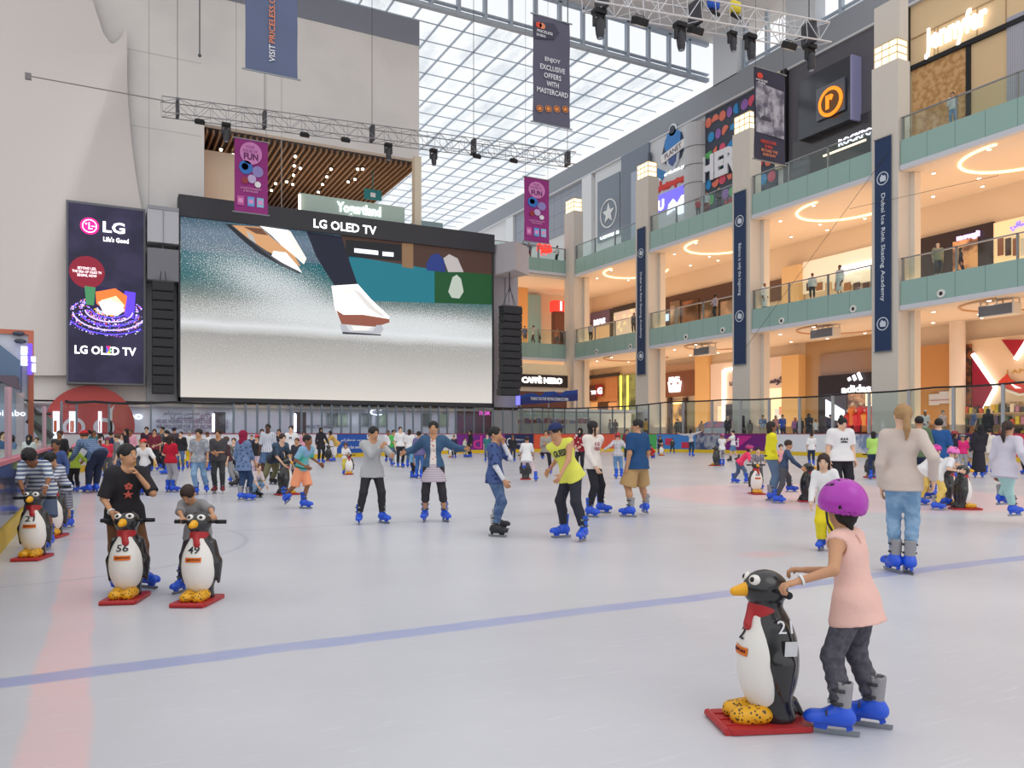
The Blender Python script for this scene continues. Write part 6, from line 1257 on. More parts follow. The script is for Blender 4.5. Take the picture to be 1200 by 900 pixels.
    if hat == 'hijab' or hat == 'niqab':
        q = Blob(); q.ell((0, .04*u, .10*u), (.42*u, .48*u, .47*u), .02*u); q.cone((0, .02*u, -.1*u), (0, .06*u, -.62*u), .38*u, .42*u, .12*u); q.cone((0, .04*u, -.6*u), (0, .02*u, -1.0*u), .43*u, .50*u, .12*u, flat=V3(0, 1, 0), fx=1.2)
        if hat == 'hijab': q.ell((0, -.55*u, -.06*u), (.25*u, .32*u, .31*u), .03*u, 's')
        else: q.ell((0, -.5*u, .04*u), (.24*u, .16*u, .07*u), .02*u, 's')
        head_part('headscarf', q, extra['hat'] if extra and 'hat' in extra else M((34, 32, 36), .8))
    elif hat == 'helmet':
        u = hh*extra.get('hs', 1.06); q = Blob(); hm = extra['hat']; q.ell((0, .05*u, .12*u), (.45*u, .53*u, .49*u), 0); q.ell((0, .05*u, .06*u), (.395*u, .47*u, .45*u), 0, 's'); q.plane((0, 0, -.06*u), (0, -.26, -1))
        for i in range(5): q.ell(((i-2)*.14*u, -.16*u+.05*u*abs(i-2), .55*u-.05*u*abs(i-2)), (.026*u, .07*u, .16*u), 0, 's'); q.ell(((i-2)*.14*u, .16*u-.03*u*abs(i-2), .57*u-.06*u*abs(i-2)), (.026*u, .07*u, .16*u), 0, 's')
        for a_ in (-.9, .9, 2.2, -2.2): q.ell((.44*u*math.sin(a_), .05*u+.5*u*math.cos(a_), .02*u), (.035*u, .035*u, .035*u), 0, 's')
        q2 = MB()
        for s in (1, -1): q2.tube([(s*.37*u, -.02*u, 0), (s*.27*u, -.12*u, -.3*u), (s*.1*u, -.18*u, -.5*u), (0, -.2*u, -.53*u)], .012*u+.003, 5, 1)
        o = organic('helmet', q, vh*.8, [hm, DARKM], root, q2, lambda c: (((c[:, 0]/(.45*u))**2+((c[:, 1]-.05*u)/(.53*u))**2+((c[:, 2]-.12*u)/(.49*u))**2) < .945).astype(int)); Mx = Matrix(HR.tolist()).to_4x4(); Mx.translation = Vector(hc); o.matrix_local = Mx
    elif hat == 'cap':
        q = Blob(); q.ell((0, .04*u, .19*u), (.385*u, .455*u, .38*u), 0); q.plane((0, 0, .17*u), (0, -.05, -1)); rev = extra.get('rev'); sg = -1 if not rev else 1
        q.ell((0, sg*.50*u, .18*u), (.27*u, .28*u, .035*u), .04*u); q.ell((0, .04*u, .1*u), (.33*u, .4*u, .33*u), 0, 's'); head_part('cap', q, extra['hat'])
    elif hat == 'beanie':
        q = Blob(); q.ell((0, .05*u, .17*u), (.40*u, .47*u, .42*u), 0); q.plane((0, 0, .08*u), (0, -.1, -1)); head_part('beanie', q, extra['hat'])
    elif hat == 'skullcap':
        q = Blob(); q.ell((0, .06*u, .24*u), (.37*u, .43*u, .32*u), 0); q.plane((0, 0, .2*u), (0, 0, -1)); head_part('skullcap', q, extra['hat'])
    if extra and extra.get('glasses'):
        q = MB()
        for s in (1, -1):
            pts = [(s*.15*u+.09*u*math.cos(a), -.42*u, .02*u+.075*u*math.sin(a)) for a in [2*math.pi*i/10 for i in range(11)]]; q.tube(pts, .014*u, 4, caps=False); q.tube([(s*.24*u, -.41*u, .03*u), (s*.36*u, .05*u, .03*u)], .014*u, 4)
        q.tube([(-.06*u, -.43*u, .03*u), (.06*u, -.43*u, .03*u)], .014*u, 4); o = q.build('glasses', DARKM, root); Mx = Matrix(HR.tolist()).to_4x4(); Mx.translation = Vector(hc); o.matrix_local = Mx
    if extra and extra.get('band'):
        for s in extra['band']:
            d = hdir[s]; c = wri[s]-d*.012*B; q = MB(); U = Vector(unit(np.cross(d, V3(.3, .2, 1)))); W_ = Vector(d).cross(U); rr = .0185*B*(.7+.3*w_)+.002; q.tube([Vector(c)+(U*math.cos(a)+W_*math.sin(a))*rr for a in [2*math.pi*i/14 for i in range(15)]], .0055*sc+.002, 6, caps=False); q.build('wristband', extra.get('bandm', WHITE), root, smooth=True)
    if extra and extra.get('belt'):
        q = MB(); rr = .09*B*w_+.02; q.tube([Vector(P+up*.02*B+l0*math.cos(a)*rr+fw*math.sin(a)*rr*.78) for a in [2*math.pi*i/20 for i in range(21)]], .018*sc, 6, caps=False); q.build('waist_bag', extra['belt'], root, smooth=True)
    # ---------------- skates / shoes
    for s, fy, fp, in ((1, lfy, lfp), (-1, rfy, rfp)):
        if sk == 'shoe' or sk is None:
            q = Blob(); q.cone((0, .02, .04), (0, -.15, .035), .045, .04, .02); q.plane((0, 0, 0), (0, 0, -1)); o = organic('shoe', q, .02, extra.get('shoe', DARKM) if extra else DARKM, root); Mx = Matrix.Translation(Vector(ank[s]-V3(0, 0, .055*B))) @ Matrix.Rotation(math.radians(fy), 4, 'Z') @ Matrix.Scale(sc, 4); o.matrix_local = Mx; continue
        me, bl = SKB[sk]; o = bpy.data.objects.new('skate', me); COL.objects.link(o); o.parent = root; k = sc*(1.10 if kid else 1.0)
        R = Matrix.Rotation(math.radians(fy), 4, 'Z') @ Matrix.Rotation(math.radians(fp), 4, 'X')
        Mx = Matrix.Translation(Vector(ank[s])) @ R @ Matrix.Scale(k, 4) @ Matrix.Translation(Vector((0, -.015, -(L+.055*B)/k if fp == 0 else -.155)))
        o.matrix_local = Mx; o2 = bpy.data.objects.new('blade', bl); COL.objects.link(o2); o2.parent = o
    PCOUNT[0] += 1
    return root, dict(P=P, up=up, fs=fs, ls=ls, wri=wri, hc=hc, HR=HR, hh=hh, B=B, Nk=Nk, knee=knee, ank=ank, C=C_)

# ---- penguin skating aid -------------------------------------------------
def make_penguin():
    K = {}
    BK = M((34, 33, 36), .22, spec=.7, name='black shell'); WB = M((236, 232, 226), .3, spec=.6); YL = M((230, 168, 30), .35, pat='dots', c2=(84, 66, 34), sc=55); RD = M((176, 44, 48), .4); OY = M((236, 170, 30), .3)
    root = empty('penguin_skating_aid', '-', 'skating aid'); h = .0075
    b = Blob(); b.ell((0, .02, .315), (.148, .130, .258), 0); b.cone((0, .015, .42), (0, .0, .57), .085, .060, .06); b.ell((0, -.005, .655), (.098, .108, .092), .035); b.cone((0, .03, .09), (0, .05, .03), .10, .10, .03, flat=V3(0, 1, 0), fx=1.1)
    for s in (1, -1): b.cone((s*.112, .02, .48), (s*.150, .025, .32), .036, .050, .03, flat=V3(1, 0, 0), fx=1.9); b.cone((s*.150, .025, .32), (s*.146, .03, .17), .050, .022, .03, flat=V3(1, 0, 0), fx=1.9)
    b.cone((0, .13, .10), (0, .175, .045), .03, .015, .03); b.plane((0, 0, .028), (0, 0, -1)); organic('body', b, h, BK, root)
    b = Blob(); b.ell((0, -.010, .30), (.139, .130, .240), 0); b.cone((0, -.01, .44), (0, -.03, .53), .075, .055, .05); b.plane((0, .030, .3), (0, 1, 0)); b.plane((0, 0, .07), (0, 0, -1)); organic('belly', b, h, WB, root)
    b = Blob()
    for s in (1, -1): b.cone((s*.05, -.15, .06), (s*.055, -.05, .07), .05, .055, .03, flat=V3(0, 0, 1), fx=1.15)
    b.plane((0, 0, .028), (0, 0, -1)); organic('foot', b, h, YL, root)
    b = Blob(); q = MB()
    q.prism([(-.145, -.22), (-.13, -.245), (.13, -.245), (.145, -.22), (.145, .16), (.12, .185), (-.12, .185), (-.145, .16)], 0.004, .03, 'z'); q.tube([(-.135, -.245, .018), (.135, -.245, .018)], .019, 10)
    for s in (-.08, 0, .08): q.box(s-.008, -.235, .03, s+.008, -.10, .036)
    q.build('sled_base', RD, root, smooth=False)
    b = Blob(); b.cone((0, -.005, .552), (0, -.01, .575), .078, .072, .01, flat=V3(0, 1, 0), fx=.95); b.cone((0, -.08, .56), (.02, -.118, .49), .022, .03, .02, flat=V3(0, 1, 0), fx=1.6); organic('scarf', b, h, RD, root)
    b = Blob(); b.cone((0, -.095, .655), (0, -.16, .645), .036, .022, .02); organic('beak', b, h*.8, OY, root)
    for s in (1, -1):
        q = MB(); R = Matrix.Rotation(s*.42, 3, 'Z') @ Matrix.Rotation(-.35, 3, 'X'); q.ball((s*.046, -.078, .706), (.034, .016, .026), 14, 0, R); q.ball((s*.049, -.092, .709), (.014, .008, .013), 10, 1, R); q.build('eye', [WB, M((24, 22, 24), .2)], root, smooth=True)
    q = MB(); q.tube([(-.21, .015, .662), (.21, .015, .662)], .014, 12)
    for s in (1, -1): q.tube([(s*.13, .015, .662), (s*.215, .015, .662)], .0175, 12)
    q.build('handlebar', M((30, 30, 34), .6), root, smooth=True)
    return root
PENG = make_penguin()
def penguin(label, px, py, az=0, num=None, s=1.0, D=None, loc=None, back=False, side=None, group='penguin skating aids on the ice'):
    global PENG_USED
    c = copy_tree(PENG)
    if loc: x, y = loc
    else: x, y, D = gp(px, py) if D is None else (*toroom((px-600)/F*D, D), D)
    a = math.radians(az); dx = math.sin(a)*cs-math.cos(a)*sn; dy = -math.sin(a)*sn-math.cos(a)*cs
    c.location = (x, y, 0); c.rotation_euler = (0, 0, math.atan2(dx, -dy)); c.scale = (s,)*3; c['label'] = label; c['group'] = group
    def conform(o, off, tz=0):                          # lay small lettering onto the round belly
        for v in o.data.vertices:
            X_, Z_ = v.co.x+o.location.x, v.co.z+o.location.z; t = max(.04, 1-((Z_-.30)/.24)**2-(X_/.139)**2); v.co.y = v.co.y-(.010+.130*math.sqrt(t))-off
    if num:
        tx = text(num, .095 if len(num) > 1 else .045, .056, (0, 0, .445), 0, M((36, 36, 44), .5), c, name='number', ex=.003, bold=.01); conform(tx, .006)
        q = MB(); vs = [(-.066+.132*i/10, y_, z_) for z_ in (-.019, .019) for y_ in (-.001, .001) for i in range(11)]
        q.add(vs, [(i, i+1, i+23, i+22) for i in range(10)]+[(i+12, i+11, i+33, i+34) for i in range(10)]+[(i+22, i+23, i+34, i+33) for i in range(10)]+[(i+1, i, i+11, i+12) for i in range(10)]); o = q.build('sticker', M((230, 120, 40), .4), c); o.location = (0, 0, .365); conform(o, .005)
        t2 = text('⌂JOTUN', .112, .020, (0, 0, .365), 0, M((96, 30, 30), .5), c, name='sticker_lettering', ex=.002, bold=.03); conform(t2, .0075)
    if side:
        tx = text(side, .07, .06, (.139, .03, .50), math.pi/2, WTX, c, name='number', ex=.004); tx.rotation_euler = (-.25, 0, math.pi/2); q = MB(); q.box(-.002, -.03, -.035, .002, .03, .035); o = q.build('notice', M((206, 206, 210), .5), c); o.location = (.172, .045, .405); o.rotation_euler = (0, .12, 0)
    if back:
        tx = text(back, .085, .045, (.0, .131, .46), math.pi, WTX, c, name='number', ex=.006)
    return c
# ---- who is on the ice
def C(r, g, b, **k): return M((r, g, b), k.pop('rough', .8), spec=.2, **k)
def T(m, s=.5, h=.035, f=1.0, **k): return dict(m=m, s=s, h=h, f=f, **k)
def B_(m, l=1.0, **k): return dict(m=m, l=l, **k)
def PP(label, px, hy_, py, **k):
    if 'H' not in k: k['H'] = min(max(CAMH*(py-hy_)/(py-HZ), .8), 1.84)
    return person(label, px, py, **k)
white, black, navy, grey, red = C(228, 226, 226), C(48, 46, 50), C(50, 58, 84), C(150, 150, 154), C(190, 44, 58)
dkgrey, jeans, ltjeans, khaki, pink, blackp = C(84, 84, 90), C(72, 92, 130, pat='noise', c2=(96, 118, 152), sc=14), C(118, 152, 186, pat='noise', c2=(142, 172, 202), sc=12), C(176, 144, 100), C(232, 150, 170), C(44, 44, 50)
HP = M((236, 110, 170), .3); HM = M((176, 56, 176), .28, spec=.5, name='purple helmet'); HRED = M((206, 52, 48), .3)
# --- the child in front with the purple helmet
penguin('nearest penguin skating aid, seen from its left side, held by the purple helmet child', 898, 848, -84, '2', .97, side='21')
person('small child in purple helmet and pale pink sleeveless top pushing the nearest penguin', 1001, 857, 1.15, az=-134, skin='tan', hair=('nape', 'black'), hat='helmet', extra=dict(hat=HM, hs=1.24, band=[1]), hy=-28, hp=6,
       top=T(M((234, 190, 178), .75, bump=.25, spec=.2), 0, .09, 1.18, key=1), bot=B_(M((92, 90, 100), .85, pat='noise', c2=(74, 72, 82), sc=30, bump=.3), 1.0, wr=.006), sk='grey', lean=10,
       lh=('w', 936, 681, -.17), rh=('w', 945, 668, .2), lf=('w', 985, 862), rf=('w', 1024, 853), lfy=24, rfy=18, fingers={1: (1.0, (0, 0, -1)), -1: (.9, (0, 0, -1))}, vox=.0062, lpole=(.9, .2, -.7), hips=(0, -.01), fat=1.06)
# --- ponytail woman
PP('woman in beige sweater and light blue jeans with long blond ponytail, seen from behind', 1058, 468, 672, az=152, skin='fair', hair=('pony', 'blond'), top=T(M((206, 190, 180), .85, bump=.3, spec=.15), 1, .06, 1.1), bot=B_(ltjeans, 1.0, wr=.004), sk='grey', fat=.93,
   rh=('w', 1094, 562, -.15), lh=('w', 1033, 570, .15), lf=(.04, .02, 0), rf=(-.035, .0, 0), vox=.011, lfy=35, rfy=20, hy=18)
q = None
PP('woman in pale lilac sweater and mint leggings with dark ponytail at right edge', 1180, 489, 617, az=118, skin='tan', hair=('pony', 'dkbrown'), top=T(M((206, 200, 212), .85, bump=.25, spec=.15), 1, .09, 1.2), bot=B_(C(176, 214, 210), 1.0), sk='grey', lean=9,
   rh=('w', 1206, 548, -.3), lf=('w', 1190, 614), rf=('w', 1166, 610), lfy=-10, hips=(0, -.03))
PP('tall person in white printed T-shirt and black leggings looking down, near the right boards', 985, 485, 592, az=8, skin='fair', hair=('bun', 'black'), top=T(white, .42, .05, 1.28), bot=B_(blackp, 1.0), fat=1.3, hp=28, lh=(.14, .06, .46), rh=(-.15, .02, .46), print_=('▲▲▲\nadidas', .10, .06, (44, 44, 50), .19))
PP('girl in white top and baggy yellow trousers directly behind the purple helmet', 970, 527, 645, az=-28, skin='fair', hair=('long', 'dkbrown'), top=T(M((232, 230, 230), .8), 1, .05, 1.25), bot=B_(C(236, 216, 50), 1.0, w=.55), hp=14, lean=8, lh=(.16, .12, .5), rh=(-.14, .14, .48), tilt=-6)
PP('woman in lemon yellow blouse and blue jeans with a black waist bag', 904, 491, 587, az=82, skin='brown', hair=('bob', 'curly'), top=T(C(232, 222, 50), .72, .03, 1.1, bust=1), bot=B_(C(98, 122, 150), 1.0, w=.1), sk='grey', extra=dict(belt=blackp), rh=(-.05, .06, .47))
PP('boy in navy raglan top pushing a penguin that faces right', 920, 513, 590, az=72, skin='tan', hair=('short', 'dkbrown'), top=T(C(52, 66, 92, pat='noise', c2=(74, 88, 116), sc=6), 1, .02, 1.0), bot=B_(dkgrey, 1.0), lean=14, H=1.30,
   rh=('w', 939, 548, -.22), lh=('w', 938, 547, .1), rf=('w', 910, 590), lf=('w', 929, 587), hips=(0, -.03), hp=5)
penguin('dark sided penguin pushed by the boy in the navy raglan top, facing right', 947, 588, 80, None, 1.05)
penguin('penguin numbered 34 in front of the child in the checked shirt', 886, 579, 2, '34', 1.0)
PP('toddler in checked shirt standing right behind penguin 34', 888, 523, 573, az=-8, skin='fair', hair=('short', 'black'), top=T(C(70, 70, 84, pat='check', c2=(190, 186, 196), sc=10), 1, .03, 1.1), bot=B_(dkgrey, 1.0), H=1.08, lean=6, lh=(.13, .2, .62), rh=(-.13, .2, .62), lf=(.08, 0, 0), hp=8)
PP('girl in hot pink helmet and pink top leaning forward in grey jeans beside penguin 34', 872, 520, 570, az=70, skin='fair', hair=('bob', 'black'), hat='helmet', extra=dict(hat=M((238, 60, 150), .3)), top=T(C(236, 70, 110), .6, .03), bot=B_(C(84, 102, 130), 1.0), H=1.25, lean=44, hips=(0, -.10), rh=('w', 887, 540, -.25), lh=('w', 887, 541, .15), lf=('w', 877, 571), rf=('w', 859, 569), crouch=.03)
PP('small child in pale pink shirt half hidden behind the woman in yellow', 915, 523, 566, az=-5, skin='fair', hair=('short', 'dkbrown'), top=T(C(222, 160, 160), .5), bot=B_(blackp), H=1.12, lf=(.05, 0, 0))
PP('boy in white top and dark jeans seen from behind near the white boards', 951, 503, 547, az=170, skin='tan', hair=('short', 'black'), top=T(white, .5, .05, 1.15), bot=B_(navy), H=1.45, rh=(-.12, .1, .5))
PP('girl in pink helmet, white top and patterned leggings pushing a penguin by the purple board', 846, 505, 546, az=-165, skin='tan', hair=('short', 'black'), hat='helmet', extra=dict(hat=HP), top=T(white, .3, .05, 1.15), bot=B_(C(210, 206, 210, pat='noise', c2=(90, 80, 100), sc=9)), H=1.42, lh=(-.05, .2, .62), rh=(-.2, .2, .62))
penguin('dark backed penguin beside the girl in patterned leggings', 839, 546, -150, None, 1.15)
PP('boy in white T-shirt and denim shorts with one arm reaching left by the purple board', 859, 501, 541, az=-95, skin='fair', hair=('short', 'black'), top=T(white, .45, .03), bot=B_(C(98, 132, 172), .42, w=.2), sk='black', H=1.6, rh=('w', 843, 519, -.1), lh=('w', 849, 519, -.3), lf=('w', 856, 541), rf=('w', 866, 541))
PP('woman in pale grey top and dark jeans with arms held wide, seen from behind', 810, 495, 535, az=150, skin='fair', hair=('long', 'black'), top=T(C(196, 190, 190), 1, .02), bot=B_(C(54, 66, 88)), H=1.72, lh=('w', 790, 508, .1), rh=('w', 823, 505, -.1), tilt=4)
PP('small child all in dark clothes in front of the sky blue board', 788, 508, 531, az=0, skin='tan', hair=None, hat='beanie', extra=dict(hat=black), top=T(C(64, 74, 70), 1), bot=B_(blackp), H=1.1, lf=(.11, 0, 0), rf=(-.13, 0, 0), lh=(.16, .05, .5), rh=(-.17, .05, .5))
PP('child in red helmet and black shirt behind a small white bellied penguin', 773, 505, 533, az=10, skin='tan', hair=('short', 'black'), hat='helmet', extra=dict(hat=HRED), top=T(black, .5), bot=B_(blackp), H=1.3, lean=10, lh=(.1, .22, .55), rh=(-.1, .22, .55))
penguin('small white bellied penguin before the child in the red helmet at the blue board', 775, 534, 5, None, 1.1)
PP('small child in red sleeves crouching low behind the man in the blue polo', 766, 519, 537, az=-60, skin='tan', hair=('short', 'black'), top=T(red, 1), bot=B_(red), H=1.1, lean=40, crouch=.2)
# --- middle row
PP('man in navy blue polo shirt and khaki shorts with glasses, turned left away', 747, 488, 605, az=-142, skin='tan', hair=('short', 'black'), extra=dict(glasses=1), top=T(C(40, 76, 120), .42, .06, 1.22), bot=B_(C(184, 150, 104), .5, w=.55), sk='grey', fat=1.18, hy=45, lh=('w', 733, 561, -.15), rh=(-.15, .02, .47), lf=('w', 739, 606), rf=('w', 757, 603), lfy=25, rfy=-25)
PP('child in red helmet, white checked shirt and jeans left of the blue polo man', 724, 505, 561, az=178, skin='fair', hair=('short', 'dkbrown'), hat='helmet', extra=dict(hat=HRED), top=T(C(226, 222, 222, pat='check', c2=(120, 110, 130), sc=9), 1, .05), bot=B_(C(110, 146, 184)), H=1.44, lh=('w', 708, 527, -.1), rh=('w', 738, 531, -.1), lf=(.03, 0, 0), rf=(-.08, 0, 0))
PP('child in black headscarf and red patterned jacket behind the cream sweatshirt girl', 680, 496, 556, az=-25, skin='fair', hair=None, hat='hijab', top=T(C(150, 40, 52, pat='dots', c2=(220, 210, 210), sc=8), 1, .06, 1.2), bot=B_(blackp), H=1.62, lh=(.06, .14, .58), rh=(-.06, .14, .58))
PP('girl in cream printed sweatshirt and black leggings with long dark hair, looking right', 695, 490, 605, az=58, skin='fair', hair=('long', 'black'), top=T(M((228, 218, 210), .85, bump=.2), 1, .05, 1.1), bot=B_(blackp), twist=22, hy=35, rh=(-.11, .1, .46), lh=(.12, -.03, .5), extra=dict(band=[-1]), lf=('w', 704, 603), rf=('w', 691, 606), print_=('S G\nWA', .08, .09, (176, 96, 100), .19))
PP('person in navy cap, sunglasses and lemon tank top bending left in black track pants', 664, 493, 632, az=-62, skin='tan', hair=('short', 'black'), hat='cap', extra=dict(hat=C(44, 54, 96), rev=1, glasses=1, band=[-1], bandm=M((170, 110, 180), .5)), top=T(C(222, 222, 96), 0, .045, 1.1), bot=B_(C(52, 52, 62), 1.0, w=.1), lean=26, twist=-38, H=1.60, hips=(0, -.05), hp=16,
   rh=('w', 644, 550, .1), lh=('w', 657, 557, -.35), lf=('w', 684, 634), rf=('w', 661, 630), lfy=38, rfy=-10, print_=('GUESS', .12, .06, (60, 60, 66), .22))
PP('child in grey sweater holding a green bottle before the orange red board', 640, 501, 556, az=-8, skin='tan', hair=('short', 'black'), top=T(C(158, 152, 144), 1, .05, 1.1), bot=B_(blackp), H=1.55, lh=(.03, .13, .66), rh=(-.04, .13, .66), lf=('w', 645, 556), rf=('w', 634, 552))
PP('child in white T-shirt and red patterned leggings pushing a dark penguin away', 617, 507, 565, az=172, skin='tan', hair=('short', 'dkbrown'), top=T(white, .5, .11, 1.35), bot=B_(C(206, 160, 166, pat='stripeZ', c2=(230, 222, 226), sc=7)), H=1.36, lean=12, lh=('w', 609, 538, .3), rh=('w', 626, 538, .3), lf=('w', 614, 562), rf=('w', 628, 565), extra=dict())
penguin('dark backed penguin pushed by the child in red patterned leggings', 616, 562, 178, None, 1.1)
PP('boy in blue starred T-shirt over white sleeves and jeans with a hand at his mouth', 580, 495, 628, az=75, skin='tan', hair=('short', 'black'), top=T(C(74, 92, 140, pat='dots', c2=(44, 56, 96), sc=16), .5, .06, 1.12), bot=B_(jeans, 1.0, w=.08, wr=.003), sk='bkgrey', H=1.52, rh=('w', 591, 564, -.2), lh=('w', 590, 520, -.02), fingers={1: (1.2,), -1: (.5,)}, lf=('w', 582, 624), rf=('w', 580, 629), lpole=(.6, .0, -1), extra=dict(under=M((214, 214, 222), .8)), crouch=.01)
PP('girl in denim jacket over spotted top and black capri leggings with arms spread wide', 508, 490, 612, az=2, skin='tan', hair=('short', 'black'), top=T(C(224, 212, 206, pat='dots', c2=(180, 90, 80), sc=26), .5, .0, 1.0), extra=dict(over=T(C(66, 94, 126, bump=.3), 1, .0, 1.0), bot2=dict(m=C(200, 190, 196, pat='stripeZ', c2=(176, 160, 176), sc=9), t='skirt', len=.15, w2=.135, n='skirt')), bot=B_(C(62, 58, 62), .78), lh=('w', 545, 526, -.05), rh=('w', 475, 530, -.05), lf=('w', 521, 611), rf=('w', 498, 611), lfy=25, rfy=-5, hp=3, curl=.25)
PP('boy in grey hooded sweatshirt and black trousers holding one hand to his chest', 436, 496, 613, az=22, skin='tan', hair=('short', 'black'), top=T(M((176, 176, 178), .85, bump=.25), 1, .07, 1.25), bot=B_(C(52, 50, 54)), hy=22, hp=12, rh=('w', 446, 524, -.3), lh=('w', 460, 533, -.3), lf=('w', 448, 613), rf=('w', 421, 614), lfy=25, rfy=-15, lean=6, curl=.8)
# --- centre background
PP('small child in white helmet and yellow trousers beside a white bellied penguin', 405, 518, 556, az=10, skin='tan', hair=('short', 'black'), hat='helmet', extra=dict(hat=M((214, 90, 80), .3)), top=T(white, .5), bot=B_(C(214, 196, 70)), H=1.1, lh=(.12, .15, .6), rh=(-.02, .15, .6))
penguin('white bellied penguin held by the small child in yellow trousers', 409, 556, 5, None, 1.0)
PP('woman in mustard jacket and long black hair bending over a penguin at the blue board', 391, 507, 541, az=-65, skin='tan', hair=('long', 'black'), top=T(C(206, 166, 92), 1, .07, 1.2), bot=B_(white), H=1.72, lean=42, hips=(0, -.1), lh=(.06, .34, .5), rh=(-.06, .34, .5))
penguin('dark penguin under the hands of the woman in mustard', 385, 540, 175, None, 1.1)
PP('person in long black robe and headscarf standing before the white boards', 376, 505, 543, az=30, skin='tan', hair=None, hat='hijab', top=T(black, 1, .15, 1.3), bot=B_(blackp), lh=(.2, .1, .5), rh=(-.16, .1, .5), H=1.72)
PP('boy in green T-shirt next to the man in white, below the screen centre', 461, 505, 546, az=40, skin='tan', hair=('short', 'black'), top=T(C(80, 180, 90), .5), bot=B_(jeans), H=1.6, rh=(-.05, .2, .55))
PP('man in white T-shirt with short dark hair in the group below the screen centre', 469, 500, 548, az=20, skin='fair', hair=('short', 'dkbrown'), top=T(white, .5), bot=B_(blackp), H=1.72)
PP('long haired girl in white T-shirt seen from behind, left of the denim jacket', 480, 503, 548, az=165, skin='fair', hair=('long', 'dkbrown'), top=T(white, .5, .06, 1.15), bot=B_(jeans), H=1.62)
PP('woman in mauve top and blue jeans standing behind the denim jacket girl', 491, 505, 561, az=160, skin='tan', hair=('short', 'black'), top=T(C(110, 104, 150), 1, .06, 1.15), bot=B_(C(70, 110, 170)), H=1.5)
PP('small child in light blue top and black leggings beside the woman in mauve', 483, 524, 560, az=120, skin='tan', hair=('short', 'black'), top=T(C(110, 170, 210), .5), bot=B_(blackp), H=.98)
PP('dark dressed boy behind the right sleeve of the denim jacket', 532, 507, 537, az=5, skin='tan', hair=('short', 'black'), top=T(C(52, 52, 74), 1), bot=B_(blackp), H=1.35)
penguin('distant white bellied penguin right of the denim jacket girl', 529, 536, 0, None, 1.15)
PP('woman in black clothes with long dark hair before the purple board', 551, 504, 536, az=-60, skin='tan', hair=('long', 'black'), top=T(black, 1, .12, 1.3), bot=B_(blackp), H=1.66)
PP('small child in pale yellow beside the woman in black at the purple board', 545, 512, 536, az=60, skin='fair', hair=('short', 'brown'), top=T(C(206, 214, 190), .6), bot=B_(C(190, 190, 150)), H=1.2)
q = Blob(); q.ell((0, 0, .30), (.17, .17, .30), 0).ell((0, 0, .70), (.13, .13, .14), .04).ell((0, -.02, .06), (.2, .22, .06), .03)
x, y, D = gp(467, 547); o = organic('snowman_skating_aid', q, .02, M((236, 238, 240), .4)); o.location = (x, y, 0); q = MB(); q.tube([(-.22, 0, .66), (.22, 0, .66)], .018, 8); q.build('handlebar', BLK, o); tag(o, 'white snowman shaped skating aid in the group below the screen centre', 'skating aid')
# --- left of centre
PP('boy in mint T-shirt, green jacket round waist and orange shorts skating on one foot', 352, 509, 596, az=62, skin='brown', hair=('short', 'black'), top=T(C(140, 168, 206, pat='noise', c2=(90, 190, 170), sc=2.5), .45, .02, 1.1), bot=B_(C(244, 160, 120), .52, w=.22), H=1.42, lean=20, hy=20, hips=(0, .02), rh=('w', 357, 546, -.25), lh=('w', 374, 543, .15), lf=('w', 356, 596), rf=(-.06, -.2, .07), rfp=-25, rfy=-20, extra=dict(belt=C(40, 110, 84)))
r_, J = PP('boy in black printed T-shirt and olive trousers stretching over a dark penguin', 326, 512, 580, az=50, skin='fair', hair=('short', 'dkbrown'), top=T(C(52, 52, 60, pat='noise', c2=(70, 90, 110), sc=5), .45, .03), bot=B_(C(120, 118, 88)), sk='black', H=1.55, lean=44, hips=(0, -.12), rh=('w', 332, 544, -.1), lh=('w', 342, 543, .25), rf=('w', 303, 580), lf=('w', 317, 577), rfy=-30, hp=10)
penguin('dark penguin leaned on by the boy in olive trousers, seen from behind', 334, 580, 130, None, 1.12, back='9')
PP('man in white striped shirt and denim shorts with dark skin in the back row', 314, 496, 562, az=5, skin='dark', hair=('short', 'black'), top=T(C(226, 226, 228, pat='stripeX', c2=(150, 156, 180), sc=7), .6, .06, 1.15), bot=B_(C(88, 110, 146), .55, w=.3), sk='black', lh=(.14, .02, .45), rh=(-.13, .08, .5), lf=(.11, 0, 0), rf=(-.10, 0, 0), H=1.72)
PP('woman in maroon headscarf, patterned denim dress and dark jeans facing away', 285, 502, 587, az=150, skin='tan', hair=None, hat='hijab', extra=dict(hat=C(140, 36, 66)), top=T(C(110, 130, 166, pat='dots', c2=(70, 88, 124), sc=14), .8, .12, 1.3), bot=B_(C(48, 66, 98)), sk='grey', rh=(-.08, .14, .52), lf=('w', 282, 588), rf=('w', 291, 587))
PP('child in light blue jeans crouching on the ice behind the maroon headscarf', 299, 552, 583, az=60, skin='fair', hair=('short', 'brown'), top=T(C(214, 200, 200), .5), bot=B_(ltjeans), H=1.1, crouch=.27, lean=35, hips=(0, -.08), sk='black', lh=(.1, .2, .22), rh=(-.1, .2, .22))
PP('young man in charcoal T-shirt and dark trousers with folded hands and maroon skates', 256, 501, 578, az=12, skin='tan', hair=('curly', 'dkbrown'), top=T(C(76, 74, 78), .5, .05, 1.12), bot=B_(C(66, 66, 68)), sk='maroon', lh=(.0, .14, .62), rh=(-.03, .15, .60), hy=-15, lf=(.06, 0, 0), rf=(-.05, 0, 0))
PP('young man with curly hair in grey mottled T-shirt and light jeans facing the camera', 233, 501, 580, az=0, skin='tan', hair=('curly', 'black'), top=T(C(140, 142, 150, pat='noise', c2=(176, 176, 184), sc=9), .5, .05, 1.1), bot=B_(ltjeans), lh=(.14, .03, .47), rh=(-.13, .03, .45), lf=('w', 242, 579), rf=('w', 230, 580), lfy=28, extra=dict(band=[1, -1]))
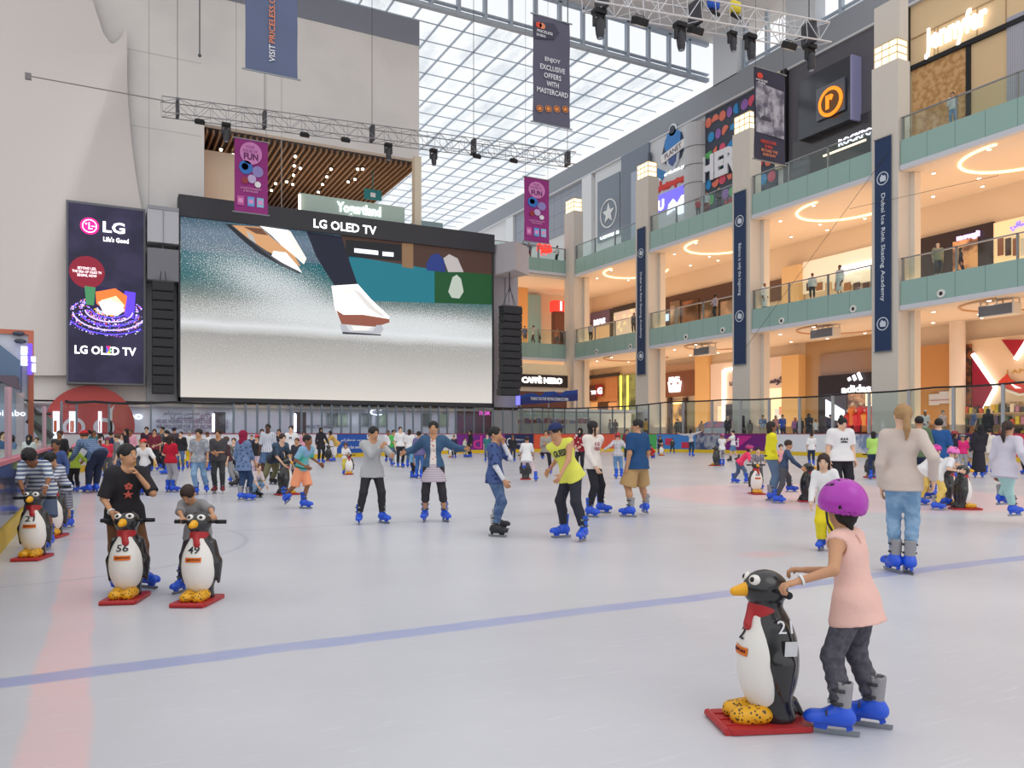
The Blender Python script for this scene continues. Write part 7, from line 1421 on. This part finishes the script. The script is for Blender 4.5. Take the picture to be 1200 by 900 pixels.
PP('girl in red T-shirt and light grey leggings with long dark hair seen from behind', 200, 508, 577, az=158, skin='fair', hair=('long', 'dkbrown'), top=T(C(190, 34, 56), .45, .04, 1.08), bot=B_(C(176, 172, 178)), H=1.4, rh=(-.02, .16, .62), lh=(.13, .12, .55))
PP('woman in dark maroon jacket with white sleeves looking down in the back row', 172, 494, 549, az=15, skin='fair', hair=('short', 'dkbrown'), top=T(C(70, 46, 60), 1, .03, 1.1), bot=B_(blackp), rh=(-.12, .05, .48), lh=(.14, .14, .48), hp=15, H=1.72)
PP('person in grey hood standing behind the red T-shirt girl', 190, 494, 549, az=-20, skin='tan', hair=('short', 'black'), top=T(C(96, 96, 100), 1), bot=B_(blackp), H=1.72)
PP('person in black cap at the far white boards left of the grey mottled T-shirt', 204, 496, 547, az=170, skin='tan', hair=('short', 'black'), hat='cap', extra=dict(hat=navy), top=T(C(84, 70, 80), .5), bot=B_(navy), H=1.7)
PP('person in black vest with pale arm reaching left behind the red T-shirt girl', 195, 499, 556, az=-90, skin='fair', hair=('pony', 'black'), top=T(black, .3), bot=B_(blackp), H=1.55, rh=(-.05, .3, .6))
PP('child in white T-shirt and red cap with both arms stretched out low', 170, 510, 580, az=5, skin='fair', hair=('short', 'brown'), hat='cap', extra=dict(hat=C(214, 70, 70)), top=T(white, .6, .02), bot=B_(C(60, 60, 76)), H=1.3, lean=12, lh=('w', 186, 548, -.25), rh=('w', 154, 539, -.25))
PP('kid in blue vest and dark jacket between the red cap and the back row', 165, 516, 561, az=10, skin='tan', hair=('short', 'brown'), top=T(C(60, 66, 76), 1), bot=B_(dkgrey), H=1.25)
# --- left foreground
penguin('penguin numbered 56, left of the two side by side, with the bigger boy behind it', 149, 702, 8, '56', .98)
PP('boy in black T-shirt with a red print standing behind penguin 56, hand at his mouth', 146, 513, 695, az=38, skin='tan', hair=('short', 'black'), top=T(C(46, 44, 48), .5, .07, 1.2), bot=B_(C(118, 84, 60), 1.0, w=.2), H=1.33, lean=14, hy=35, rh=('w', 131, 601, -.27), lh=('w', 163, 558, -.12), fingers={1: (1.3,), -1: (.9,)}, lf=('w', 168, 690), rf=('w', 136, 693), lfy=30, extra=dict(band=[-1]), print_=('✿\n★', .07, .11, (206, 96, 80), .17), fat=1.05, lpole=(.8, .2, -1))
penguin('penguin numbered 49 with an orange smile, right of the two side by side', 234, 705, -2, '49', .98)
PP('small boy in grey T-shirt bowed over the handles of penguin 49', 229, 575, 694, az=-4, skin='tan', hair=('short', 'dkbrown'), top=T(C(142, 140, 142), .5, .05, 1.15), bot=B_(C(54, 54, 60)), H=1.02, lean=24, hips=(0, -.05), hp=48, lh=('w', 252, 606, -.33), rh=('w', 214, 608, -.33), lf=(.07, 0, 0), rf=('w', 213, 694), fingers={1: (1.2, (0, 0, -1)), -1: (1.2, (0, 0, -1))}, lpole=(1, .3, -.2), rpole=(-1, .3, -.2), print_=('★ ★', .09, .05, (206, 90, 130), .13))
penguin('penguin numbered 21 nearest the left boards', 40, 654, 10, '21', 1.0)
PP('boy in blue and white striped T-shirt bowed over penguin 21 by the left boards', 44, 548, 645, az=10, skin='brown', hair=('curly', 'black'), top=T(C(206, 210, 216, pat='stripeZ', c2=(96, 108, 138), sc=6.5), .6, .04, 1.2), bot=B_(C(84, 96, 120), .55, w=.5), H=1.38, lean=40, hips=(0, -.10), hp=55, lh=('w', 54, 586, -.5), rh=('w', 26, 588, -.5), lf=('w', 58, 643), rf=('w', 42, 640), lpole=(1, .3, 0), rpole=(-1, .3, 0), fat=1.05, extra=dict(band=[1]))
penguin('penguin numbered 24 behind penguin 21', 62, 629, 10, '24', 1.0)
PP('smaller boy in striped T-shirt leaning on penguin 24', 70, 543, 622, az=-25, skin='tan', hair=('curly', 'black'), top=T(C(210, 212, 218, pat='stripeZ', c2=(110, 120, 150), sc=7), .55, .04, 1.15), bot=B_(C(96, 100, 116, pat='check', c2=(150, 150, 160), sc=8), .55, w=.5), H=1.18, lean=24, hp=35, hips=(0, -.06), lh=(.1, .28, .56), rh=(-.12, .28, .56), lf=('w', 82, 620))
PP('child in blue long sleeved shirt with a hand on the left boards', 66, 518, 600, az=0, skin='brown', hair=('short', 'black'), top=T(C(70, 88, 140), 1, .05, 1.1), bot=B_(navy), H=1.3, rh=('w', 38, 541, -.1), lh=(.15, .03, .5))
PP('girl in pink helmet and lime green sweater reaching right towards the plaid shirt', 88, 517, 577, az=0, skin='fair', hair=('long', 'brown'), hat='helmet', extra=dict(hat=M((232, 140, 160), .3)), top=T(C(200, 226, 90), 1, .03, 1.1), bot=B_(blackp), H=1.16, lh=('w', 105, 545, -.05), rh=(-.1, .1, .5))
PP('adult in blue plaid shirt and red cap bent forward near the left boards', 108, 506, 578, az=-115, skin='tan', hair=('short', 'brown'), hat='cap', extra=dict(hat=C(190, 40, 56), rev=1), top=T(C(84, 104, 138, pat='check', c2=(120, 140, 168), sc=7), 1, .03, 1.25), bot=B_(C(44, 50, 72), 1.0, w=.1), H=1.75, lean=58, hips=(0, -.12), hp=15, lh=(.1, .3, .42), rh=(-.1, .3, .42), fat=1.15)
PP('boy in grey T-shirt looking left behind the black T-shirt boy', 137, 509, 570, az=-70, skin='fair', hair=('short', 'brown'), top=T(C(122, 120, 126), .5, .05, 1.1), bot=B_(C(70, 80, 110)), H=1.42)
PP('little girl in red top and pink helmet left of the grey T-shirt boy', 126, 512, 560, az=20, skin='tan', hair=('long', 'black'), hat='helmet', extra=dict(hat=M((206, 60, 130), .3)), top=T(C(214, 60, 80), .5), bot=B_(dkgrey), H=1.3)
PP('girl with dark skin in pale pink tank top in the crowd at left', 117, 508, 556, az=-60, skin='dark', hair=('pony', 'black'), top=T(C(230, 180, 190), 0), bot=B_(navy), H=1.45)
PP('man in black jacket behind the blue long sleeved child', 70, 505, 572, az=5, skin='brown', hair=('short', 'dkbrown'), top=T(black, 1, .06, 1.2), bot=B_(blackp), H=1.5)
PP('child in magenta helmet behind the man in the black jacket', 76, 510, 566, az=180, skin='tan', hair=None, hat='helmet', extra=dict(hat=M((236, 40, 130), .3)), top=T(C(206, 150, 160), .5), bot=B_(dkgrey), H=1.2)
PP('woman with dark hair at the far boards right of the red round sign', 148, 507, 552, az=-60, skin='tan', hair=('bob', 'black'), top=T(black, 1), bot=B_(blackp), H=1.62)
PP('child in dark cap low in front of the plaid shirt', 82, 523, 575, az=-10, skin='brown', hair=('short', 'black'), top=T(C(150, 120, 120), .5), bot=B_(dkgrey), H=1.05)
PP('person in white T-shirt and yellow trousers by the white boards', 222, 506, 549, az=175, skin='tan', hair=('short', 'grey'), top=T(white, .5, .05, 1.2), bot=B_(C(232, 196, 40), 1.0, w=.4), H=1.55)
PP('kid in dark top with white sleeves gliding on one leg behind the charcoal T-shirt', 268, 511, 571, az=-60, skin='fair', hair=('short', 'brown'), top=T(C(80, 56, 60), .6), bot=B_(grey), sk='black', H=1.35, lf=(.05, -.12, 0), rf=(-.03, -.28, .02), lean=10)
PP('boy with brown hair and patterned shirt left of the maroon headscarf', 274, 513, 565, az=10, skin='fair', hair=('short', 'brown'), top=T(C(206, 196, 196, pat='noise', c2=(90, 90, 90), sc=6), .5), bot=B_(blackp), H=1.3)
PP('child in red cap and black shirt right of the maroon headscarf', 301, 509, 560, az=0, skin='fair', hair=('short', 'brown'), hat='cap', extra=dict(hat=C(206, 60, 76)), top=T(black, .5), bot=B_(C(214, 190, 196)), H=1.38)
PP('woman with dark curly hair half hidden left of the striped shirt man', 307, 502, 553, az=20, skin='tan', hair=('long', 'black'), top=T(black, .5), bot=B_(navy), H=1.6)
PP('man in dark navy T-shirt right of the striped shirt man', 327, 503, 552, az=5, skin='tan', hair=('short', 'black'), top=T(C(50, 54, 70), .5), bot=B_(navy), H=1.6)
PP('man in white T-shirt with black print in the back row behind the mint T-shirt boy', 341, 499, 556, az=5, skin='fair', hair=('short', 'black'), top=T(white, .5, .05, 1.15), bot=B_(blackp), H=1.7, rh=(-.14, .08, .5), lh=(.16, .08, .5), print_=('▼▼', .06, .05, (50, 50, 54), .2))
PP('boy with brown hair close behind the mint T-shirt boy', 348, 513, 566, az=-5, skin='tan', hair=('short', 'brown'), top=T(C(60, 60, 70), .5), bot=B_(navy), H=1.3)
# --- right
PP('girl in bright pink helmet and white T-shirt pushing the nearer dark penguin at right', 1108, 522, 598, az=78, skin='fair', hair=('short', 'black'), hat='helmet', extra=dict(hat=M((240, 120, 196), .3), band=[-1]), top=T(white, .45, .06, 1.2), bot=B_(C(232, 200, 110), 1.0, w=.15), sk='grey', H=1.28, lean=42, hips=(0, -.12), rh=('w', 1124, 552, -.25), lh=('w', 1126, 551, .2), rf=('w', 1096, 598), lf=('w', 1106, 596), hp=15, crouch=.02)
PP('girl in magenta helmet and white T-shirt just behind the bright pink helmet', 1090, 519, 592, az=74, skin='fair', hair=('short', 'black'), hat='helmet', extra=dict(hat=M((226, 60, 160), .3)), top=T(white, .45, .06, 1.2), bot=B_(C(228, 196, 104), 1.0, w=.15), sk='grey', H=1.28, lean=42, hips=(0, -.12), rh=(-.06, .36, .6), lh=(.06, .36, .6), rf=('w', 1078, 592), lf=('w', 1088, 590))
penguin('dark penguin pushed by the girl in the bright pink helmet, facing right', 1128, 597, 82, None, 1.08)
penguin('dark penguin just behind it, pushed by the girl in the magenta helmet', 1112, 592, 80, None, 1.05)
PP('woman in long black robe and headscarf skating at right', 1147, 496, 560, az=150, skin='fair', hair=None, hat='hijab', top=T(C(52, 50, 56), 1, .05, 1.2), bot=dict(m=C(52, 50, 56), t='skirt', len=.44, w2=.13, n='robe'), rh=(-.06, .1, .5), tilt=-6)
PP('child in red helmet and dark jacket with pink strap behind the magenta helmet', 1119, 498, 560, az=60, skin='tan', hair=('long', 'black'), hat='helmet', extra=dict(hat=HRED), top=T(C(48, 46, 60), 1, .03, 1.2), bot=B_(C(170, 168, 176)), H=1.5)
PP('small child in white helmet and pink vest facing the red helmet child', 1128, 501, 556, az=-20, skin='tan', hair=('short', 'brown'), hat='helmet', extra=dict(hat=M((220, 220, 222), .3)), top=T(C(220, 50, 120), .5), bot=B_(grey), H=1.4)
PP('boy in olive green T-shirt seen from behind near the brown hoarding', 1077, 484, 584, az=165, skin='tan', hair=('short', 'black'), top=T(C(96, 116, 88), .5, .05, 1.12), bot=B_(C(48, 58, 84)), H=1.8, rh=(-.16, .1, .5))
PP('man in blue T-shirt with black hair seen from behind left of the black robed woman', 1100, 486, 584, az=165, skin='fair', hair=('short', 'black'), top=T(C(44, 88, 146), .5, .05, 1.15), bot=B_(navy), H=1.75, lh=(.16, .0, .5))
PP('child in lime T-shirt and dark hair pushing a penguin away by the white boards', 1024, 504, 562, az=165, skin='fair', hair=('bob', 'black'), top=T(C(176, 214, 110), .5), bot=B_(navy), H=1.5, lean=10, lh=(.02, .2, .6), rh=(-.14, .2, .6))
penguin('dark penguin pushed by the child in the lime T-shirt', 1020, 560, 170, None, 1.1)
PP('person in white top with dark hair between the two robed women at right', 1159, 492, 556, az=160, skin='fair', hair=('short', 'black'), top=T(C(222, 214, 204), 1, .08, 1.2), bot=B_(C(206, 186, 160)), H=1.6)
PP('boy in dark T-shirt and grey shorts standing beyond the small white helmet', 1134, 507, 549, az=20, skin='tan', hair=('short', 'black'), top=T(C(52, 50, 66), .5), bot=B_(grey, .5, w=.3), H=1.35)
PP('child in a red jacket cut by the right edge of the picture', 1203, 504, 556, az=-60, skin='fair', hair=('short', 'black'), top=T(C(196, 30, 50), 1), bot=B_(blackp), H=1.4, rh=(-.02, .3, .62))
PP('child with long dark hair and pink top in the gap left of the yellow blouse woman', 900, 505, 545, az=-150, skin='tan', hair=('long', 'black'), top=T(C(226, 190, 200), .5), bot=B_(C(90, 120, 170)), H=1.35) if False else None
# --- on the mall floor behind the glass, right side
GX = 42.2
def GP(label, px, head, x=GX, floor=GF, **k):
    y, D = onx(px, x); Hh = k.pop('H', None) or min(max(zat(head, D)-floor, 1.1), 1.85); k.setdefault('sk', 'shoe'); k.setdefault('vox', .034)
    return person(label, px, 0, Hh, xy=(x, y), z0=floor, **k)
GP('person in dark coat by the white lit boutique door, behind the promotion stand', 853, 474, az=-30, skin='fair', hair=('bald', 'black'), top=T(black, 1, .1, 1.1), bot=B_(blackp))
GP('woman in full black robe walking right behind the glass near the boutique', 871, 480, az=80, hair=None, hat='niqab', top=T(black, 1), bot=dict(m=black, t='skirt', len=.47, w2=.15, n='robe'))
GP('woman in grey robe and black headscarf right of the full black robe', 879, 487, az=0, hair=None, hat='hijab', top=T(C(120, 116, 112), 1), bot=dict(m=C(110, 106, 104), t='skirt', len=.46, w2=.14, n='robe'), H=1.5)
GP('man in blue patterned shirt and beige trousers leaning at the glass', 894, 480, az=-10, hair=('short', 'black'), top=T(C(96, 116, 156, pat='noise', c2=(180, 190, 210), sc=6), .5), bot=B_(C(196, 176, 146)))
GP('woman with reddish scarf and grey coat left of the full black robe', 866, 481, az=20, x=44, hair=('long', 'brown'), top=T(C(190, 150, 150), 1), bot=B_(dkgrey))
GP('person in blue shirt behind the yellow blouse woman', 917, 485, az=10, hair=('short', 'brown'), top=T(C(70, 96, 190), .5), bot=B_(navy))
GP('woman in pink top taking a photo behind the yellow blouse woman', 909, 484, az=0, x=44, hair=('long', 'brown'), top=T(C(170, 120, 130), .5), bot=B_(jeans))
GP('person with orange headscarf and pink shirt behind the glass', 932, 487, az=-10, hair=None, hat='hijab', extra=dict(hat=C(220, 110, 70)), top=T(C(190, 120, 170), .8), bot=B_(dkgrey), H=1.6)
GP('woman in black robe and headscarf beside the orange headscarf', 938, 488, az=0, hair=None, hat='hijab', top=T(black, 1), bot=dict(m=black, t='skirt', len=.46, w2=.14, n='robe'))
GP('large person in black robe with folded hands behind the tall glass post', 948, 483, az=0, hair=None, hat='hijab', top=T(black, 1, .05, 1.2), bot=dict(m=black, t='skirt', len=.47, w2=.16, n='robe'), fat=1.15, lh=(.02, .14, .6), rh=(-.02, .14, .6))
GP('person in white shirt seated low behind the boards left of the sports shop', 956, 489, az=20, hair=('short', 'black'), top=T(white, .5), bot=B_(dkgrey), H=1.45)
GP('person in dark clothes before the sports shop window', 973, 482, az=150, x=45, hair=('short', 'black'), top=T(C(60, 60, 80), 1), bot=B_(blackp))
GP('woman with beige clothes by the doors of the brown wood shop', 822, 489, az=-20, hair=('long', 'dkbrown'), top=T(C(196, 156, 130), 1), bot=B_(dkgrey), H=1.5)
GP('two tone dressed man in black entering the golden doorway, left', 794, 485, az=170, x=46, hair=('short', 'black'), top=T(black, 1), bot=B_(blackp))
GP('man in dark jacket entering the golden doorway, right', 800, 486, az=170, x=46, hair=('short', 'black'), top=T(C(60, 52, 50), 1), bot=B_(blackp))
GP('person in mustard coat behind the boards right of the blue polo man', 757, 489, az=160, hair=('short', 'black'), top=T(C(190, 150, 80), 1, .1, 1.2), bot=B_(dkgrey))
GP('man in grey top behind the boards near the plank shop', 715, 486, az=60, hair=('short', 'black'), top=T(grey, 1), bot=B_(dkgrey))
GP('woman in brown dress and dark hair near the plank shop', 721, 484, az=-10, hair=('long', 'black'), top=T(C(70, 50, 50), .5), bot=B_(C(120, 70, 50)))
GP('tall person in white robe and cap behind the olive T-shirt boy', 1084, 474, az=-10, skin='brown', hair=None, hat='skullcap', extra=dict(hat=white), top=T(white, 1, .05, 1.15), bot=dict(m=white, t='skirt', len=.47, w2=.13, n='robe'), H=1.85, lh=(.06, .12, .6), rh=(-.08, .08, .55))
GP('man in pink shirt and cap beside the person in the white robe', 1105, 476, az=15, skin='fair', hair=('short', 'grey'), hat='cap', extra=dict(hat=C(140, 100, 90)), top=T(C(226, 196, 196), .6, .05, 1.2), bot=B_(khaki), H=1.82)
GP('tall woman in black robe in front of the shoe shop', 1158, 478, az=120, hair=None, hat='hijab', top=T(black, 1, .1, 1.3), bot=dict(m=black, t='skirt', len=.47, w2=.16, n='robe'), fat=1.15)
GP('woman with blond hair and orange and blue top near the shoe shop', 1141, 477, az=-100, skin='fair', hair=('bob', 'blond'), top=T(C(110, 120, 160), .5), bot=B_(C(206, 120, 70)))
# --- on the balconies
def BP(label, px, head, lv, x=43.6, **k): k['H'] = k.get('H', 1.72)*1.12; return GP(label, px, head, x=x, floor=(L1 if lv == 1 else L2), **k)
BP('man in white shirt and jeans leaning on the second floor rail below glowing script', 1117, 103, 2, az=-45, hair=('short', 'black'), top=T(white, .6), bot=B_(ltjeans), H=1.75, lean=12, vox=.025)
BP('heavy bald man in olive T-shirt on the first floor at right', 1099, 279, 1, az=-5, skin='fair', hair=None, top=T(C(150, 146, 120), .5, .06, 1.25), bot=B_(dkgrey), fat=1.25, H=1.8, vox=.025)
BP('person in black carrying a red bag behind the first floor rail at right', 1126, 290, 1, x=45.2, az=60, hair=('bob', 'black'), top=T(black, 1), bot=B_(blackp), H=1.65)
BP('person in long white robe standing in front of the bright white first floor shop', 984, 305, 1, az=-60, skin='brown', hair=('short', 'black'), top=T(C(230, 226, 224), 1, .1, 1.1), bot=dict(m=C(230, 226, 224), t='skirt', len=.4, w2=.12, n='robe'), H=1.82, vox=.025)
BP('man in white shirt and dark trousers seen from behind left of the white robe', 952, 320, 1, az=165, hair=('short', 'brown'), top=T(white, 1), bot=B_(dkgrey), H=1.7)
BP('person in white robe and cap at the first floor rail beside the column', 896, 327, 1, az=20, skin='brown', hair=None, hat='skullcap', extra=dict(hat=white), top=T(white, 1), bot=dict(m=white, t='skirt', len=.46, w2=.13, n='robe'), H=1.8)
BP('man in pink shirt on the first floor rail in front of the face posters', 838, 339, 1, az=-80, skin='dark', hair=('short', 'black'), top=T(C(222, 190, 206), 1), bot=B_(blackp), H=1.75, rh=(-.05, .2, .55))
BP('woman in black and white by the shortest navy banner on the first floor', 743, 366, 1, az=-30, hair=('long', 'black'), top=T(C(110, 106, 120), 1), bot=B_(blackp), H=1.75)
BP('man in grey shirt and dark shorts leaning on the far right hand first floor rail', 692, 374, 1, az=150, hair=('short', 'black'), top=T(C(190, 186, 200), .5), bot=B_(blackp), H=1.75, lean=10)
BP('person with dark hair and white T-shirt above the red script second floor rail', 828, 221, 2, az=0, hair=('long', 'black'), top=T(C(200, 204, 214), .5), bot=B_(C(150, 60, 50)), H=1.7)
BP('person in black near the white HERO letters on the second floor', 842, 218, 2, az=20, hair=('short', 'black'), top=T(black, 1), bot=B_(blackp), H=1.75)
BP('child in red top pressed to the second floor rail beside the silver column', 818, 226, 2, az=0, hair=('short', 'brown'), top=T(red, .5), bot=B_(dkgrey), H=1.45)
def FP(label, px, head, lv, y=70.9, **k):
    x, D = ony(px, y); fl = (L1 if lv == 1 else L2); k.setdefault('sk', 'shoe'); k.setdefault('vox', .036); Hh = k.pop('H', 1.72)*1.08; return person(label, px, 0, Hh, xy=(x, y), z0=fl, **k)
FP('person in blue shirt and shorts standing at the far first floor rail, leftmost', 615, 374, 1, az=10, hair=('short', 'black'), top=T(C(86, 110, 160), .5), bot=B_(C(90, 90, 110), .5))
FP('tall person in white shirt and dark trousers walking on the far first floor', 625, 373, 1, az=-70, hair=('short', 'black'), top=T(white, 1), bot=B_(dkgrey), lf=(.05, .12, 0), rf=(-.05, -.12, 0), H=1.8)
FP('person in dark clothes bending low at the far first floor rail', 633, 391, 1, az=-90, hair=('short', 'black'), top=T(black, 1), bot=B_(blackp), H=1.2, lean=20)
FP('person with orange scarf at the far first floor rail', 653, 380, 1, az=0, hair=('long', 'brown'), top=T(C(206, 130, 90), 1), bot=B_(dkgrey))
FP('woman in dark top near the brown pillar on the far first floor', 658, 379, 1, az=20, hair=('long', 'black'), top=T(C(70, 60, 66), .5), bot=B_(blackp), y=71.6)
FP('man in grey T-shirt and teal trousers rightmost on the far first floor rail', 663, 376, 1, az=-20, hair=('short', 'black'), top=T(C(120, 124, 140), .5), bot=B_(C(90, 120, 120)), H=1.76)
FP('person in dark clothes at the far second floor rail left of the purple banner', 613, 278, 2, az=0, hair=('short', 'black'), top=T(black, 1), bot=B_(blackp))
FP('person in black and white at the far second floor rail under the purple banner', 620, 284, 2, az=10, hair=('short', 'black'), top=T(C(120, 110, 130), .5), bot=B_(C(150, 60, 70)))
FP('dark skinned person in white T-shirt above the neon letters on the far second floor', 653, 274, 2, az=-60, skin='dark', hair=('short', 'black'), top=T(white, .5), bot=B_(blackp), H=1.8, rh=(-.05, .2, .6))
# --- behind the left boards
def LP(label, px, head, D, **k):
    x, y = toroom((px-600)/F*D, D); Hh = k.pop('H', 1.65); z0 = zat(head, D)-Hh; return person(label, px, 0, Hh, xy=(x, y), z0=max(z0, 0), vox=.025, **k)
LP('woman in black headscarf and white shirt behind the left boards', 34, 508, 24, az=20, sk=None, skin='tan', hair=None, hat='hijab', top=T(white, 1), bot=B_(blackp), H=1.38)
LP('child with a tan face next to the black headscarf behind the left boards', 43, 511, 25, az=10, sk=None, skin='fair', hair=('short', 'brown'), top=T(C(206, 180, 186), .5), bot=B_(dkgrey), H=1.3)
LP('person in dark top near the left edge behind the glass', 3, 504, 22, az=60, sk=None, skin='fair', hair=('bob', 'black'), top=T(C(80, 110, 150), 1), bot=B_(navy), H=1.47)
LP('dark haired person further right behind the left edge glass', 14, 508, 22, az=150, sk=None, skin='tan', hair=('long', 'black'), top=T(C(96, 126, 160), 1), bot=B_(navy), H=1.38)
# crowd heads over the far boards
rnd = random.Random(21)
cols = [('white', (226, 224, 226)), ('black', (46, 46, 50)), ('maroon', (120, 50, 62)), ('teal', (60, 120, 124)), ('pink', (226, 160, 176)), ('grey', (140, 140, 146)), ('navy', (54, 62, 92)), ('orange', (214, 130, 80))]
for i, (px, head, ci, az, hr) in enumerate(((98, 507, 5, 30, 'short'), (104, 506, 1, -20, 'short'), (110, 508, 3, 40, 'bob'), (130, 506, 6, 170, 'short'), (143, 507, 0, 10, 'long'), (153, 509, 4, 0, 'short'), (181, 505, 2, 20, 'bob'), (212, 507, 1, 0, 'short'), (243, 507, 0, 160, 'short'), (263, 510, 2, 0, 'bob'), (295, 506, 6, 10, 'short'), (334, 506, 5, -10, 'short'), (356, 507, 4, 20, 'long'), (433, 507, 6, 0, 'short'), (455, 508, 0, 0, 'short'), (499, 507, 7, -10, 'short'), (571, 508, 3, 0, 'short'), (601, 506, 1, 0, 'short'), (735, 507, 2, 0, 'short'))):
    n_, c_ = cols[ci]; py = {True: 552, False: 541}[px < 250]
    PP('distant skater in a %s top in the back row, %s' % (n_, {98: 'left of the plaid shirt', 104: 'above the plaid shirt', 110: 'before the red round sign, left', 130: 'before the red round sign, right', 143: 'right of the red round sign', 153: 'behind the black T-shirt boy', 181: 'beside the maroon jacket woman', 212: 'left of the curly haired man', 243: 'between the two young men', 263: 'right of the charcoal T-shirt', 295: 'beside the maroon headscarf', 334: 'between navy and white T-shirts', 356: 'left of the black robe', 433: 'above the grey hoodie', 455: 'right of the grey hoodie', 499: 'left of the denim jacket face', 571: 'behind the starred T-shirt boy', 601: 'right of the starred T-shirt boy', 735: 'left of the blue polo'}[px]), px, head, py, az=az, skin=['tan', 'fair', 'brown'][i % 3], hair=(hr, ['black', 'dkbrown', 'brown'][i % 3]), top=T(C(*c_), .5+.5*(i % 2), .04, 1.1), bot=B_([blackp, jeans, navy][i % 3]), H=1.36+.3*rnd.random())
for o in [PENG]+list(PENG.children_recursive): bpy.data.objects.remove(o)
